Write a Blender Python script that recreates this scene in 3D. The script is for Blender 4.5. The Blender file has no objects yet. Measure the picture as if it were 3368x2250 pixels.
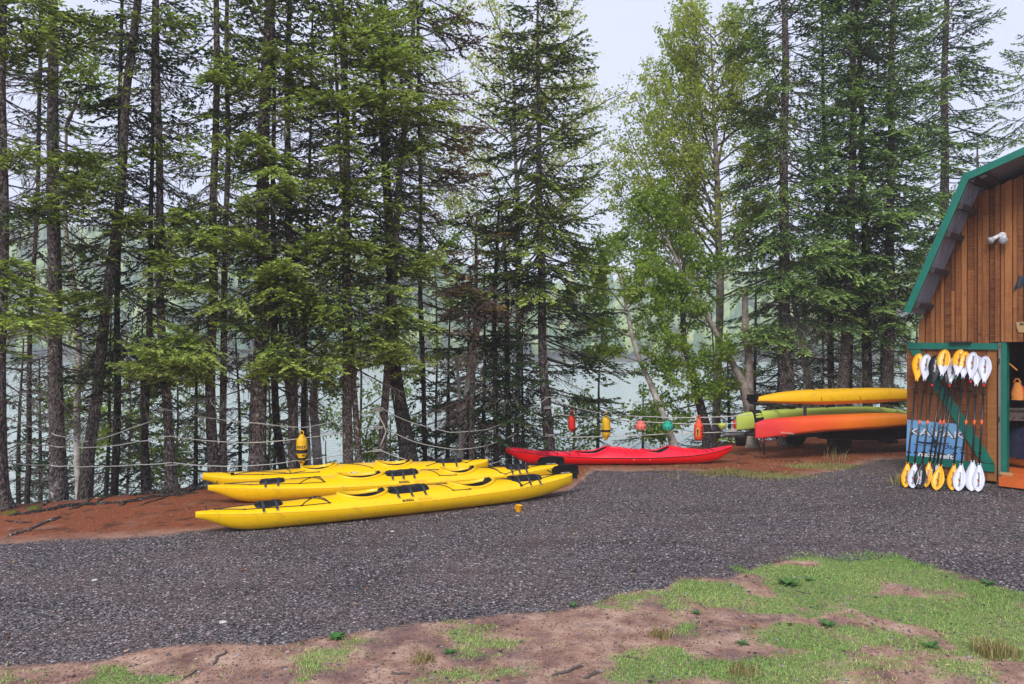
import bpy, math, random
import numpy as np
from mathutils import Vector, Matrix

# ------------------------------------------------------------------ camera, sky, sun, exposure
sc = bpy.context.scene
COL = sc.collection
F = 2430.0; CX = 1684.0; HOR = 1140.0; CH = 2.3          # reference-pixel focal length, centre, horizon, eye height
cam = bpy.data.cameras.new("camera"); camo = bpy.data.objects.new("camera", cam); COL.objects.link(camo)
cam.sensor_width = 36.0; cam.lens = 36.0 * F / 3368.0
cam.shift_y = (HOR - 1125.0) / 3368.0
cam.clip_start = 0.05; cam.clip_end = 3000
camo.location = (0, 0, CH); camo.rotation_euler = (math.radians(90), 0, 0)
sc.camera = camo

SUN_EL, SUN_AZ = 46.0, 200.0      # degrees; azimuth measured from +Y clockwise: behind the camera, a little left
world = bpy.data.worlds.new("World"); sc.world = world; world.use_nodes = True
nt = world.node_tree; nt.nodes.clear()
out = nt.nodes.new("ShaderNodeOutputWorld")
sky = nt.nodes.new("ShaderNodeTexSky"); sky.sky_type = 'NISHITA'; sky.sun_disc = False
sky.sun_elevation = math.radians(SUN_EL); sky.sun_rotation = math.radians(SUN_AZ)
sky.dust_density = 3.0
bg1 = nt.nodes.new("ShaderNodeBackground"); bg1.inputs[1].default_value = 0.1
nt.links.new(sky.outputs[0], bg1.inputs[0])
bg2 = nt.nodes.new("ShaderNodeBackground")               # the even cloud deck over the clear sky
tc = nt.nodes.new("ShaderNodeTexCoord"); nz = nt.nodes.new("ShaderNodeTexNoise")
nz.inputs['Scale'].default_value = 1.6; nz.inputs['Detail'].default_value = 3
cr = nt.nodes.new("ShaderNodeValToRGB")
cr.color_ramp.elements[0].position = 0.3; cr.color_ramp.elements[0].color = (0.70, 0.73, 0.98, 1)
cr.color_ramp.elements[1].position = 0.7; cr.color_ramp.elements[1].color = (0.76, 0.79, 0.98, 1)
nt.links.new(tc.outputs['Generated'], nz.inputs['Vector']); nt.links.new(nz.outputs['Fac'], cr.inputs[0])
nt.links.new(cr.outputs[0], bg2.inputs[0]); bg2.inputs[1].default_value = 0.57
mx = nt.nodes.new("ShaderNodeMixShader"); mx.inputs[0].default_value = 0.88
nt.links.new(bg1.outputs[0], mx.inputs[1]); nt.links.new(bg2.outputs[0], mx.inputs[2])
nt.links.new(mx.outputs[0], out.inputs[0])

sun = bpy.data.lights.new("sun", 'SUN'); sun.energy = 1.5; sun.angle = math.radians(25); sun.color = (1.0, 0.96, 0.9)
suno = bpy.data.objects.new("sun", sun); COL.objects.link(suno)
_a = math.radians(SUN_AZ); _e = math.radians(SUN_EL)
sdir = Vector((math.sin(_a) * math.cos(_e), math.cos(_a) * math.cos(_e), math.sin(_e)))
suno.rotation_euler = sdir.to_track_quat('Z', 'Y').to_euler()
sc.view_settings.view_transform = 'Standard'; sc.view_settings.look = 'None'
sc.view_settings.exposure = 1.0; sc.view_settings.gamma = 1.0; sc.view_settings.use_curve_mapping = False
sc.render.engine = 'CYCLES'
sc.cycles.max_bounces = 6; sc.cycles.diffuse_bounces = 3; sc.cycles.glossy_bounces = 3
sc.cycles.transmission_bounces = 4; sc.cycles.volume_bounces = 2; sc.cycles.transparent_max_bounces = 8
sc.cycles.use_denoising = True; sc.cycles.sample_clamp_indirect = 4.0

rng = np.random.default_rng(7); random.seed(7)
PI = math.pi

# ------------------------------------------------------------------ placing helpers
def P(px, py, Y):  return Vector(((px - CX) / F * Y, Y, CH - (py - HOR) / F * Y))
def G(px, py, z=0.0):
    Y = (CH - z) * F / (py - HOR); return Vector(((px - CX) / F * Y, Y, z))
def zat(py, Y): return CH - (py - HOR) / F * Y

# ------------------------------------------------------------------ mesh helpers
def link(name, me, mats=None, parent=None):
    o = bpy.data.objects.new(name, me); COL.objects.link(o)
    if mats is not None:
        for m in (mats if isinstance(mats, (list, tuple)) else [mats]): me.materials.append(m)
    if parent is not None: o.parent = parent
    return o
def empty(name, loc=(0, 0, 0), rz=0.0):
    o = bpy.data.objects.new(name, None); COL.objects.link(o); o.location = loc; o.rotation_euler = (0, 0, rz)
    o.empty_display_size = 0.1; return o
def tag(o, label=None, cat=None, group=None, kind=None):
    if label: o["label"] = label
    if cat: o["category"] = cat
    if group: o["group"] = group
    if kind: o["kind"] = kind
    return o

class MB:
    """collects polygons; builds one mesh"""
    def __init__(s): s.v = []; s.f = []; s.m = []; s.n = 0
    def add(s, verts, faces, mat=0):
        b = s.n
        for p in verts: s.v.append(tuple(p))
        s.n += len(verts)
        for f in faces: s.f.append(tuple(b + i for i in f)); s.m.append(mat)
    def box(s, c, d, R=None, mat=0):
        x, y, z = d[0] / 2, d[1] / 2, d[2] / 2
        vs = [Vector((sx * x, sy * y, sz * z)) for sx in (-1, 1) for sy in (-1, 1) for sz in (-1, 1)]
        if R is not None: vs = [R @ v for v in vs]
        c = Vector(c); vs = [v + c for v in vs]
        s.add(vs, [(0, 1, 3, 2), (4, 6, 7, 5), (0, 4, 5, 1), (2, 3, 7, 6), (0, 2, 6, 4), (1, 5, 7, 3)], mat)
    def tube(s, pts, r, n=6, mat=0, caps=True):
        pts = [Vector(p) for p in pts]; m = len(pts)
        rs = r if hasattr(r, '__len__') else [r] * m
        vs = []; up = Vector((0, 0, 1)); prev = None
        for i, p in enumerate(pts):
            t = (pts[min(i + 1, m - 1)] - pts[max(i - 1, 0)])
            t = t.normalized() if t.length > 1e-9 else Vector((0, 0, 1))
            if prev is None:
                a = t.cross(up if abs(t.z) < .9 else Vector((1, 0, 0))).normalized()
            else:
                a = prev - t * prev.dot(t); a = a.normalized() if a.length > 1e-6 else t.orthogonal().normalized()
            prev = a; b = t.cross(a)
            for k in range(n):
                q = 2 * PI * k / n; vs.append(p + (a * math.cos(q) + b * math.sin(q)) * rs[i])
        fs = [(i * n + k, i * n + (k + 1) % n, (i + 1) * n + (k + 1) % n, (i + 1) * n + k) for i in range(m - 1) for k in range(n)]
        if caps: fs += [tuple(range(n - 1, -1, -1)), tuple((m - 1) * n + k for k in range(n))]
        s.add(vs, fs, mat)
    def lathe(s, prof, n=20, mat=0, c=(0, 0, 0), R=None, mats=None):
        vs = []
        for r, z in prof:
            for k in range(n):
                q = 2 * PI * k / n; v = Vector((r * math.cos(q), r * math.sin(q), z))
                if R is not None: v = R @ v
                vs.append(v + Vector(c))
        b = s.n; s.add(vs, [], mat)
        for i in range(len(prof) - 1):
            for k in range(n):
                s.f.append((b + i * n + k, b + i * n + (k + 1) % n, b + (i + 1) * n + (k + 1) % n, b + (i + 1) * n + k))
                s.m.append(mats[i] if mats else mat)
        s.f.append(tuple(b + k for k in range(n - 1, -1, -1))); s.m.append(mats[0] if mats else mat)
        s.f.append(tuple(b + (len(prof) - 1) * n + k for k in range(n))); s.m.append(mats[-1] if mats else mat)
    def grid(s, pts, nu, nv, mat=0, closed_v=False):
        fs = []
        for i in range(nu - 1):
            for j in range(nv if closed_v else nv - 1):
                fs.append((i * nv + j, i * nv + (j + 1) % nv, (i + 1) * nv + (j + 1) % nv, (i + 1) * nv + j))
        s.add(pts, fs, mat)
    def build(s, name, mats=None, parent=None, smooth=False):
        me = bpy.data.meshes.new(name); me.from_pydata(s.v, [], s.f); me.update()
        if any(s.m): me.polygons.foreach_set("material_index", s.m)
        if smooth: me.polygons.foreach_set("use_smooth", [True] * len(me.polygons))
        return link(name, me, mats, parent)

def np_mesh(name, V, quads=None, tris=None, smooth=False, attr=None, mi=None):
    V = np.asarray(V, dtype=np.float32).reshape(-1, 3)
    q = np.zeros((0, 4), np.int32) if quads is None else np.asarray(quads, np.int32).reshape(-1, 4)
    t = np.zeros((0, 3), np.int32) if tris is None else np.asarray(tris, np.int32).reshape(-1, 3)
    me = bpy.data.meshes.new(name)
    me.vertices.add(len(V)); me.vertices.foreach_set("co", V.ravel())
    loops = np.concatenate([q.ravel(), t.ravel()])
    me.loops.add(len(loops)); me.loops.foreach_set("vertex_index", loops)
    ls = np.concatenate([np.arange(len(q)) * 4, len(q) * 4 + np.arange(len(t)) * 3]).astype(np.int32)
    me.polygons.add(len(q) + len(t)); me.polygons.foreach_set("loop_start", ls)
    if smooth: me.polygons.foreach_set("use_smooth", np.ones(len(q) + len(t), bool))
    if mi is not None: me.polygons.foreach_set("material_index", np.asarray(mi, np.int32))
    me.update(calc_edges=True)
    if attr:
        for k, a in attr.items():
            at = me.attributes.new(k, 'FLOAT', 'POINT'); at.data.foreach_set("value", np.asarray(a, np.float32))
    return me

# ------------------------------------------------------------------ material helpers
def newmat(name):
    m = bpy.data.materials.new(name); m.use_nodes = True; nt = m.node_tree
    return m, nt, nt.nodes['Principled BSDF']
def N(nt, t, **kw):
    n = nt.nodes.new(t)
    for k, v in kw.items():
        if k in n.inputs: n.inputs[k].default_value = v
        else: setattr(n, k, v)
    return n
def ramp(nt, src, stops):
    r = nt.nodes.new("ShaderNodeValToRGB"); e = r.color_ramp.elements
    while len(e) < len(stops): e.new(0.5)
    for i, (p, c) in enumerate(stops):
        e[i].position = p; e[i].color = (*c, 1) if len(c) == 3 else c
    nt.links.new(src, r.inputs[0]); return r.outputs[0]
def mixc(nt, fac, a, b, mode='MIX'):
    m = nt.nodes.new("ShaderNodeMix"); m.data_type = 'RGBA'; m.blend_type = mode
    for s, v in ((m.inputs[0], fac), (m.inputs[6], a), (m.inputs[7], b)):
        if hasattr(v, 'is_output'): nt.links.new(v, s)
        elif isinstance(v, (int, float)): s.default_value = v
        else: s.default_value = (*v, 1)
    return m.outputs[2]
def mth(nt, op, a, b=0.0, c=None, clamp=False):
    m = nt.nodes.new("ShaderNodeMath"); m.operation = op; m.use_clamp = clamp
    for s, v in zip(m.inputs, (a, b) if c is None else (a, b, c)):
        if hasattr(v, 'is_output'): nt.links.new(v, s)
        else: s.default_value = v
    return m.outputs[0]
def noise(nt, vec, scale, detail=3, rough=.55, out='Fac'):
    n = N(nt, "ShaderNodeTexNoise"); n.inputs['Scale'].default_value = scale; n.inputs['Detail'].default_value = detail
    n.inputs['Roughness'].default_value = rough; nt.links.new(vec, n.inputs['Vector']); return n.outputs[out]
def mapping(nt, vec, scale=(1, 1, 1), rot=(0, 0, 0)):
    m = N(nt, "ShaderNodeMapping"); m.inputs['Scale'].default_value = scale; m.inputs['Rotation'].default_value = rot
    nt.links.new(vec, m.inputs['Vector']); return m.outputs[0]
def bump(nt, h, strength, dist, bsdf, nrm=None):
    b = N(nt, "ShaderNodeBump"); b.inputs['Strength'].default_value = strength; b.inputs['Distance'].default_value = dist
    nt.links.new(h, b.inputs['Height'])
    if nrm: nt.links.new(nrm, b.inputs['Normal'])
    nt.links.new(b.outputs[0], bsdf.inputs['Normal']); return b.outputs[0]
def coord(nt, which='Object'):
    return N(nt, "ShaderNodeTexCoord").outputs[which]
def simple(name, col, rough=.6, metal=0.0, spec=.4, var=.12, scale=14.0, bmp=0.0, coat=0.0):
    m, nt, b = newmat(name); v = coord(nt)
    f = noise(nt, v, scale, 4); c = mixc(nt, f, tuple(x * (1 - var) for x in col), tuple(min(1, x * (1 + var)) for x in col))
    nt.links.new(c, b.inputs['Base Color']); b.inputs['Roughness'].default_value = rough
    b.inputs['Metallic'].default_value = metal; b.inputs['Specular IOR Level'].default_value = spec
    b.inputs['Coat Weight'].default_value = coat
    r = noise(nt, v, scale * .4, 3); nt.links.new(mth(nt, 'MULTIPLY_ADD', r, .25, rough - .12), b.inputs['Roughness'])
    if bmp: bump(nt, noise(nt, v, scale * 4, 4), .5, bmp, b)
    return m

def plastic(name, col, rough=.32, dirt=.3, stretch=False):
    m, nt, b = newmat(name); v = coord(nt)
    f = noise(nt, v, 2.0, 3); c = mixc(nt, f, tuple(x * .93 for x in col), col)
    d = noise(nt, v, 7.0, 6, .7); dm = ramp(nt, d, [(.54, (0, 0, 0)), (.68, (1, 1, 1))])
    c = mixc(nt, mth(nt, 'MULTIPLY', dm, dirt), c, (.22, .13, .06))
    nt.links.new(c, b.inputs['Base Color'])
    sv = mapping(nt, v, (2, 45, 45)); s = noise(nt, sv, 2.0, 5, .7)
    nt.links.new(mth(nt, 'MULTIPLY_ADD', s, .3, rough - .12), b.inputs['Roughness'])
    b.inputs['Specular IOR Level'].default_value = .45
    bump(nt, noise(nt, v, 5, 2), .25, .012, b)
    return m

M = {}
M['black'] = simple('black_rubber', (.010, .010, .011), .5, spec=.3)
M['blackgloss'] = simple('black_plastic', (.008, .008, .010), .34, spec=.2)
M['steel'] = simple('galvanised_steel', (.32, .33, .34), .45, .7)
M['darksteel'] = simple('dark_steel', (.03, .03, .032), .5, .3)
M['cord'] = simple('black_cord', (.02, .02, .022), .7)
M['grey_strap'] = simple('grey_webbing', (.035, .037, .042), .7)
M['rope'] = simple('pale_rope', (.6, .6, .55), .85, var=.25, scale=60, bmp=.004)
M['yellow'] = plastic('yellow_hull', (1.0, .60, .0), .30, .25)
M['red'] = plastic('red_hull', (.92, .002, .004), .3, .12)
M['reddeck'] = plastic('red_deck', (.92, .008, .04), .32, .1)
M['lime'] = plastic('lime_hull', (.50, .62, .10), .4, .2)
M['yelhull2'] = plastic('sunny_yellow_hull', (.9, .50, .003), .45, .3)
M['white'] = simple('white_blade', (.58, .61, .72), .3, var=.04)
M['yblade'] = simple('orange_yellow_blade', (.90, .42, .004), .3, var=.05)
M['bblade'] = simple('black_blade', (.008, .010, .015), .35, spec=.3, var=.1)
M['orangeband'] = simple('orange_band', (.85, .14, .03), .5)
M['redband'] = simple('red_band', (.6, .02, .02), .4)
M['shaft'] = simple('black_shaft', (.014, .014, .015), .3, spec=.6)
M['tire'] = simple('tyre_rubber', (.02, .02, .02), .8)
M['ink'] = simple('black_ink', (.012, .012, .014), .6)
M['navy'] = simple('navy_ink', (.008, .03, .075), .6)
M['whiteink'] = simple('white_ink', (.8, .82, .85), .6, var=.03)
M['redink'] = simple('red_ink', (.8, .05, .02), .6)
M['buoy_red'] = plastic('buoy_red', (.72, .03, .015), .45, .4)
M['buoy_yellow'] = plastic('buoy_yellow', (.85, .50, .01), .45, .35)
M['buoy_pink'] = plastic('buoy_pink', (.85, .20, .15), .5, .25)
M['buoy_teal'] = plastic('buoy_teal', (.01, .38, .27), .5, .25)
M['buoy_lime'] = plastic('buoy_lime', (.5, .58, .1), .55, .4)
M['buoy_orange'] = plastic('buoy_orange', (.80, .08, .02), .5, .4)

def orange_mat():
    m, nt, b = newmat('sunset_hull'); v = coord(nt)
    s = N(nt, "ShaderNodeSeparateXYZ"); nt.links.new(v, s.inputs[0])
    f = mth(nt, 'ADD', s.outputs[0], mth(nt, 'MULTIPLY', noise(nt, v, 1.6, 4), 1.6))
    c = ramp(nt, mth(nt, 'MULTIPLY', f, .22), [(.18, (.72, .03, .03)), (.45, (.82, .10, .02)), (.85, (.85, .24, .01))])
    nt.links.new(c, b.inputs['Base Color']); b.inputs['Roughness'].default_value = .42
    return m
M['sunset'] = orange_mat()

def wood(name, stops, gs=1.0, rough=.75, saw=True):
    """rough sawn boards: grain along local Z, diagonal saw marks, knots, hue by object"""
    m, nt, b = newmat(name); v = coord(nt)
    oi = N(nt, "ShaderNodeObjectInfo")
    off = N(nt, "ShaderNodeVectorMath", operation='ADD'); nt.links.new(v, off.inputs[0])
    sc_ = N(nt, "ShaderNodeVectorMath", operation='SCALE'); cmb = N(nt, "ShaderNodeCombineXYZ")
    for i in range(3): nt.links.new(oi.outputs['Random'], cmb.inputs[i])
    nt.links.new(cmb.outputs[0], sc_.inputs[0]); sc_.inputs['Scale'].default_value = 37.0
    nt.links.new(sc_.outputs[0], off.inputs[1]); v = off.outputs[0]
    g = noise(nt, mapping(nt, v, (18 * gs, 18 * gs, 1.1)), 2.0, 6, .65)
    k = noise(nt, mapping(nt, v, (5, 5, 3.2)), 1.6, 2); kn = ramp(nt, k, [(.66, (0, 0, 0)), (.74, (1, 1, 1))])
    big = noise(nt, mapping(nt, v, (1.5, 1.5, .5)), 1.5, 3)
    f = mth(nt, 'ADD', mth(nt, 'MULTIPLY', g, .55), mth(nt, 'ADD', mth(nt, 'MULTIPLY', big, .35), mth(nt, 'MULTIPLY', oi.outputs['Random'], .42)))
    c = ramp(nt, mth(nt, 'SUBTRACT', f, .17), stops)
    c = mixc(nt, mth(nt, 'MULTIPLY', kn, .75), c, (.03, .012, .008))
    h = g
    if saw:
        w = noise(nt, mapping(nt, v, (5, 5, 75), (0, .42, 0)), 1.0, 3, .6)
        w = ramp(nt, w, [(.38, (0, 0, 0)), (.62, (1, 1, 1))])
        c = mixc(nt, mth(nt, 'MULTIPLY', w, .34), c, (.50, .23, .07))
        h = mth(nt, 'ADD', g, mth(nt, 'MULTIPLY', w, .5))
    nt.links.new(c, b.inputs['Base Color']); b.inputs['Roughness'].default_value = rough; b.inputs['Specular IOR Level'].default_value = .2
    bump(nt, h, .6, .004, b)
    return m
M['siding'] = wood('stained_siding', [(.22, (.06, .012, .006)), (.42, (.14, .042, .018)), (.6, (.29, .108, .038)), (.85, (.43, .20, .075))])
M['doorwood'] = wood('door_planks', [(.15, (.05, .016, .01)), (.5, (.14, .042, .018)), (.9, (.25, .09, .03))])
M['goldwood'] = wood('golden_plank', [(.1, (.12, .045, .012)), (.5, (.26, .10, .025)), (.9, (.34, .15, .045))])
M['greywood'] = wood('weathered_wood', [(.1, (.06, .045, .04)), (.5, (.16, .12, .105)), (.9, (.28, .23, .2))], saw=False)
M['tealpaint'] = simple('teal_paint', (.004, .16, .115), .5, var=.3, scale=9, bmp=.002)
M['darkwood'] = simple('dark_purlin', (.05, .04, .038), .85, var=.3, scale=8)
M['palewood'] = simple('pale_wood', (.42, .28, .13), .7, var=.25, scale=12)
M['orangefloor'] = simple('orange_floor_paint', (.62, .125, .02), .5, var=.25, scale=5, bmp=.004)
M['roofing'] = simple('grey_roofing', (.10, .11, .13), .5, .35, var=.3, scale=6)
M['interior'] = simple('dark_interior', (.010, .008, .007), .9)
M['galv'] = simple('corrugated_steel', (.34, .37, .44), .42, .6, var=.2, scale=5)
M['pvcwhite'] = simple('white_lamp_housing', (.75, .76, .78), .4, var=.05)
m, nt, b = newmat('clear_bulb_glass'); b.inputs['Base Color'].default_value = (.6, .62, .66, 1); b.inputs['Roughness'].default_value = .12
b.inputs['Transmission Weight'].default_value = .35; M['glass'] = m
M['vest'] = simple('orange_vest_fabric', (.75, .28, .06), .8, var=.2)
M['bluefab'] = simple('dark_blue_fabric', (.010, .014, .045), .8, var=.3)
M['wire'] = simple('pale_wire', (.3, .25, .22), .4, .4)
M['sandal'] = M['palewood']

def signmat():
    m, nt, b = newmat('faded_blue_sign'); v = coord(nt)
    f = noise(nt, v, 3, 5, .6)
    s = N(nt, "ShaderNodeSeparateXYZ"); nt.links.new(v, s.inputs[0])
    c = ramp(nt, mth(nt, 'ADD', mth(nt, 'MULTIPLY', f, .6), mth(nt, 'MULTIPLY', s.outputs[2], .25)),
             [(.2, (.09, .27, .62)), (.5, (.17, .42, .75)), (.8, (.32, .60, .82))])
    st = noise(nt, mapping(nt, v, (30, 30, 3)), 2, 5, .7)
    c = mixc(nt, ramp(nt, st, [(.6, (0, 0, 0)), (.8, (.5, .5, .5))]), c, (.5, .6, .7))
    nt.links.new(c, b.inputs['Base Color']); b.inputs['Roughness'].default_value = .5; return m
M['sign'] = signmat()

def barkmat(name, lo, mid, hi, lich=(.5, .51, .48), lf=.60, birch=False):
    m, nt, b = newmat(name); v = coord(nt)
    oi = N(nt, "ShaderNodeObjectInfo")
    off = N(nt, "ShaderNodeVectorMath", operation='ADD'); nt.links.new(v, off.inputs[0])
    cmb = N(nt, "ShaderNodeCombineXYZ"); nt.links.new(mth(nt, 'MULTIPLY', oi.outputs['Random'], 60), cmb.inputs[0]); nt.links.new(cmb.outputs[0], off.inputs[1])
    v = off.outputs[0]
    if not birch:
        vo = N(nt, "ShaderNodeTexVoronoi"); vo.inputs['Scale'].default_value = 34; vo.feature = 'F1'
        nt.links.new(mapping(nt, v, (1, 1, .55)), vo.inputs['Vector'])
        g = noise(nt, mapping(nt, v, (1, 1, .4)), 30, 5, .7)
        f = mth(nt, 'ADD', mth(nt, 'MULTIPLY', g, .6), mth(nt, 'MULTIPLY', vo.outputs['Distance'], .7))
        c = ramp(nt, f, [(.25, hi), (.5, mid), (.8, lo)])
        l = noise(nt, v, 11, 6, .72); l2 = noise(nt, v, 1.3, 2)
        lm = ramp(nt, mth(nt, 'ADD', l, mth(nt, 'MULTIPLY', l2, .25)), [(lf + .11, (0, 0, 0)), (lf + .16, (1, 1, 1))])
        c = mixc(nt, mth(nt, 'MULTIPLY', lm, .8), c, lich)
        nt.links.new(c, b.inputs['Base Color']); bump(nt, mth(nt, 'SUBTRACT', 1.0, f), 1.0, .02, b)
    else:
        g = noise(nt, mapping(nt, v, (3, 3, 26)), 2.2, 5, .65)
        lm = ramp(nt, g, [(.60, (0, 0, 0)), (.66, (1, 1, 1))])
        big = noise(nt, v, 5, 4); c = ramp(nt, big, [(.35, lo), (.5, mid), (.65, hi)])
        c = mixc(nt, mth(nt, 'MULTIPLY', lm, .85), c, (.05, .04, .035))
        nt.links.new(c, b.inputs['Base Color']); bump(nt, g, .6, .006, b)
    b.inputs['Roughness'].default_value = .9; b.inputs['Specular IOR Level'].default_value = .15
    return m
M['bark'] = barkmat('spruce_bark', (.04, .032, .03), (.165, .138, .128), (.34, .30, .285))
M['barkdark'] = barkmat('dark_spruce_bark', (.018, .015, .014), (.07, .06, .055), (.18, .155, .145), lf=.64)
M['birch'] = barkmat('birch_bark', (.30, .25, .22), (.55, .49, .44), (.72, .69, .65), birch=True)
M['birchgrey'] = barkmat('grey_birch_bark', (.13, .105, .09), (.25, .21, .18), (.38, .34, .30), birch=True)
M['twig'] = simple('bare_twig', (.10, .085, .075), .9, var=.4, scale=3)
M['twigred'] = simple('reddish_dead_twig', (.17, .12, .105), .9, var=.3, scale=3)
M['lichen'] = simple('beard_lichen', (.22, .25, .17), .95, var=.3, scale=5)

def leafmat(name, stops, trans=.25, rough=.6, objvar=.2):
    m, nt, b = newmat(name)
    a = N(nt, "ShaderNodeAttribute"); a.attribute_name = 'v'
    oi = N(nt, "ShaderNodeObjectInfo")
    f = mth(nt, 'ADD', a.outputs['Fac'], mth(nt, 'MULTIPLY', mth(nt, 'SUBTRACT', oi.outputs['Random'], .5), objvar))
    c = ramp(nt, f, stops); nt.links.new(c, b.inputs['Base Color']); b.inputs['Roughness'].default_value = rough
    b.inputs['Specular IOR Level'].default_value = .3
    tr = N(nt, "ShaderNodeBsdfTranslucent")
    tcx = mixc(nt, .5, c, (.75, .9, .15), 'MULTIPLY'); nt.links.new(mixc(nt, .6, c, tcx), tr.inputs[0])
    mix = N(nt, "ShaderNodeMixShader"); mix.inputs[0].default_value = trans
    nt.links.new(b.outputs[0], mix.inputs[1]); nt.links.new(tr.outputs[0], mix.inputs[2])
    nt.links.new(mix.outputs[0], nt.nodes['Material Output'].inputs[0]); return m
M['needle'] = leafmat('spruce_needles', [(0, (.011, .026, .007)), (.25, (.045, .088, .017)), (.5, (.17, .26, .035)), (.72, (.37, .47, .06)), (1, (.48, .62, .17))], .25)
M['needleblue'] = leafmat('cool_spruce_needles', [(0, (.010, .026, .011)), (.26, (.044, .098, .030)), (.5, (.165, .29, .070)), (.72, (.33, .50, .11)), (1, (.44, .62, .22))], .22)
M['needledark'] = leafmat('shaded_spruce_needles', [(0, (.008, .02, .008)), (.5, (.028, .065, .02)), (1, (.08, .15, .035))], .2)  # understory shade put into a darker needle colour
M['needledead'] = leafmat('dead_needles', [(0, (.08, .05, .04)), (.5, (.19, .12, .085)), (.85, (.32, .20, .09)), (1, (.42, .28, .06))], .15)
M['leaf'] = leafmat('birch_leaves', [(0, (.10, .17, .03)), (.4, (.28, .38, .05)), (.75, (.50, .55, .08)), (1, (.68, .58, .10))], .5, .5)
M['leafbright'] = leafmat('fresh_maple_leaves', [(0, (.08, .16, .02)), (.5, (.24, .37, .04)), (1, (.56, .64, .09))], .5, .45)
# ------------------------------------------------------------------ value noise in numpy (for terrain and masks)
_pn = np.random.default_rng(3).random((64, 64))
def vnoise(x, y):
    x = np.asarray(x, float); y = np.asarray(y, float)
    xi = np.floor(x).astype(int); yi = np.floor(y).astype(int); fx = x - xi; fy = y - yi
    fx = fx * fx * (3 - 2 * fx); fy = fy * fy * (3 - 2 * fy)
    g = lambda a, b: _pn[a % 64, b % 64]
    return (g(xi, yi) * (1 - fx) + g(xi + 1, yi) * fx) * (1 - fy) + (g(xi, yi + 1) * (1 - fx) + g(xi + 1, yi + 1) * fx) * fy
def fbm(x, y, s, o=4):
    t = 0; a = .5
    for i in range(o): t = t + a * vnoise(x * s + 7.3 * i, y * s + 3.1 * i); s *= 2.03; a *= .5
    return t
# boundary curves on the ground, from survey points (pixel on the flat ground -> metres)
def curve(pts):
    w = sorted([tuple(G(px, py))[:2] for px, py in pts]); return np.array([a for a, _ in w]), np.array([b for _, b in w])
far_x, far_y = curve([(0, 1793), (300, 1776), (560, 1762), (720, 1748), (1100, 1715), (1500, 1680), (1860, 1618), (1915, 1580), (1950, 1546),
                      (2300, 1550), (2480, 1568), (2620, 1572), (2760, 1545), (2900, 1512), (3100, 1508)])
near_x, near_y = curve([(0, 2183), (345, 2179), (460, 2137), (690, 2121), (920, 2129), (1073, 2091), (1303, 2060), (1457, 2045), (1687, 2014),
                        (1800, 2010), (1920, 1994), (2034, 1957), (2200, 1940), (2234, 1903), (2401, 1907), (2468, 1880), (2535, 1853), (2668, 1830),
                        (2769, 1847), (2969, 1833), (3036, 1867), (3169, 1887), (3270, 1927), (3368, 1954)])
bank_x = np.array([-14, -7, -5.4, -4, -1, 1, 3.5, 6, 10, 16.]); bank_y = np.array([10.2, 10.8, 11.9, 12.15, 13.9, 14.9, 16.4, 18, 20.5, 23.])
def ybank(x): return np.interp(x, bank_x, bank_y)
WATER_Z = -1.3
def gz(x, y):
    x = np.asarray(x, float); y = np.asarray(y, float)
    d = y - ybank(x) - (fbm(x, y, .8, 3) - .45) * .5
    drop = np.clip(d, 0, None)
    z = -np.minimum(drop * .15 + np.clip(drop - .4, 0, None) * .5, 3.2)
    z = z + (fbm(x, y, 1.1, 4) - .47) * .05 * np.clip(np.abs(y - 9) / 4, .3, 1)
    return z
def gz1(x, y): return float(gz(x, y))
def masks(x, y):
    n = (fbm(x, y, 1.3, 4) - .47) * 1.1 + (fbm(x + 31, y + 11, 5, 3) - .44) * .35
    near = y - np.interp(x, near_x, near_y); far = np.interp(x, far_x, far_y) - y
    edge = np.minimum(near * 1.6, far)
    grav = edge + n * .35
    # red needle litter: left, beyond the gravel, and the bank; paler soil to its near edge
    left = np.clip(-far / .5, 0, 1)  # round the trailer its darker tone also stands in for shade
    # grass
    gr = np.zeros_like(x)
    def blob(px, py, rx, ry, s):
        c = G(px, py); return s * np.exp(-(((x - c.x) / rx) ** 2 + ((y - c.y) / ry) ** 2) ** 1.5)
    for a in ((2850, 1890, 1.9, 1.15, 1.28), (2380, 1950, .8, .62, .95), (2100, 1985, .5, .3, .8), (2700, 2090, .9, .3, .95), (3350, 2020, 1.1, 1.1, 1.15), (2620, 2200, 1.0, .3, .8), (3000, 2220, .9, .3, .7),
              (1700, 2215, 1.2, .13, .55), (1150, 2110, .4, .10, .55), (1600, 2110, .5, .2, .5), (490, 2235, .28, .07, 1.0), (200, 2200, .4, .08, .3), (1300, 2235, .5, .1, .5), (2130, 2160, .5, .25, .5)):
        gr = np.maximum(gr, blob(*a))
    gr = gr - np.clip(near * 1.4 + .02, 0, 1) * 2.0 * (near > 0)
    n2 = fbm(x + 5, y + 9, 2.2, 4) - .47
    gr = gr + n2 * 2.6 + (fbm(x * 1.0 + 40, y * 1.5, 5.5, 3) - .44) * 1.1 - .04
    for a in ((2450, 1562, 1.3, .55, 1.0), (2720, 1530, .8, .5, .9), (2250, 1540, .8, .25, .45)):
        gr = np.where(y > 11.5, np.maximum(gr, blob(*a) + n2 * 1.6), gr)
    return grav, left, gr

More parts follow.
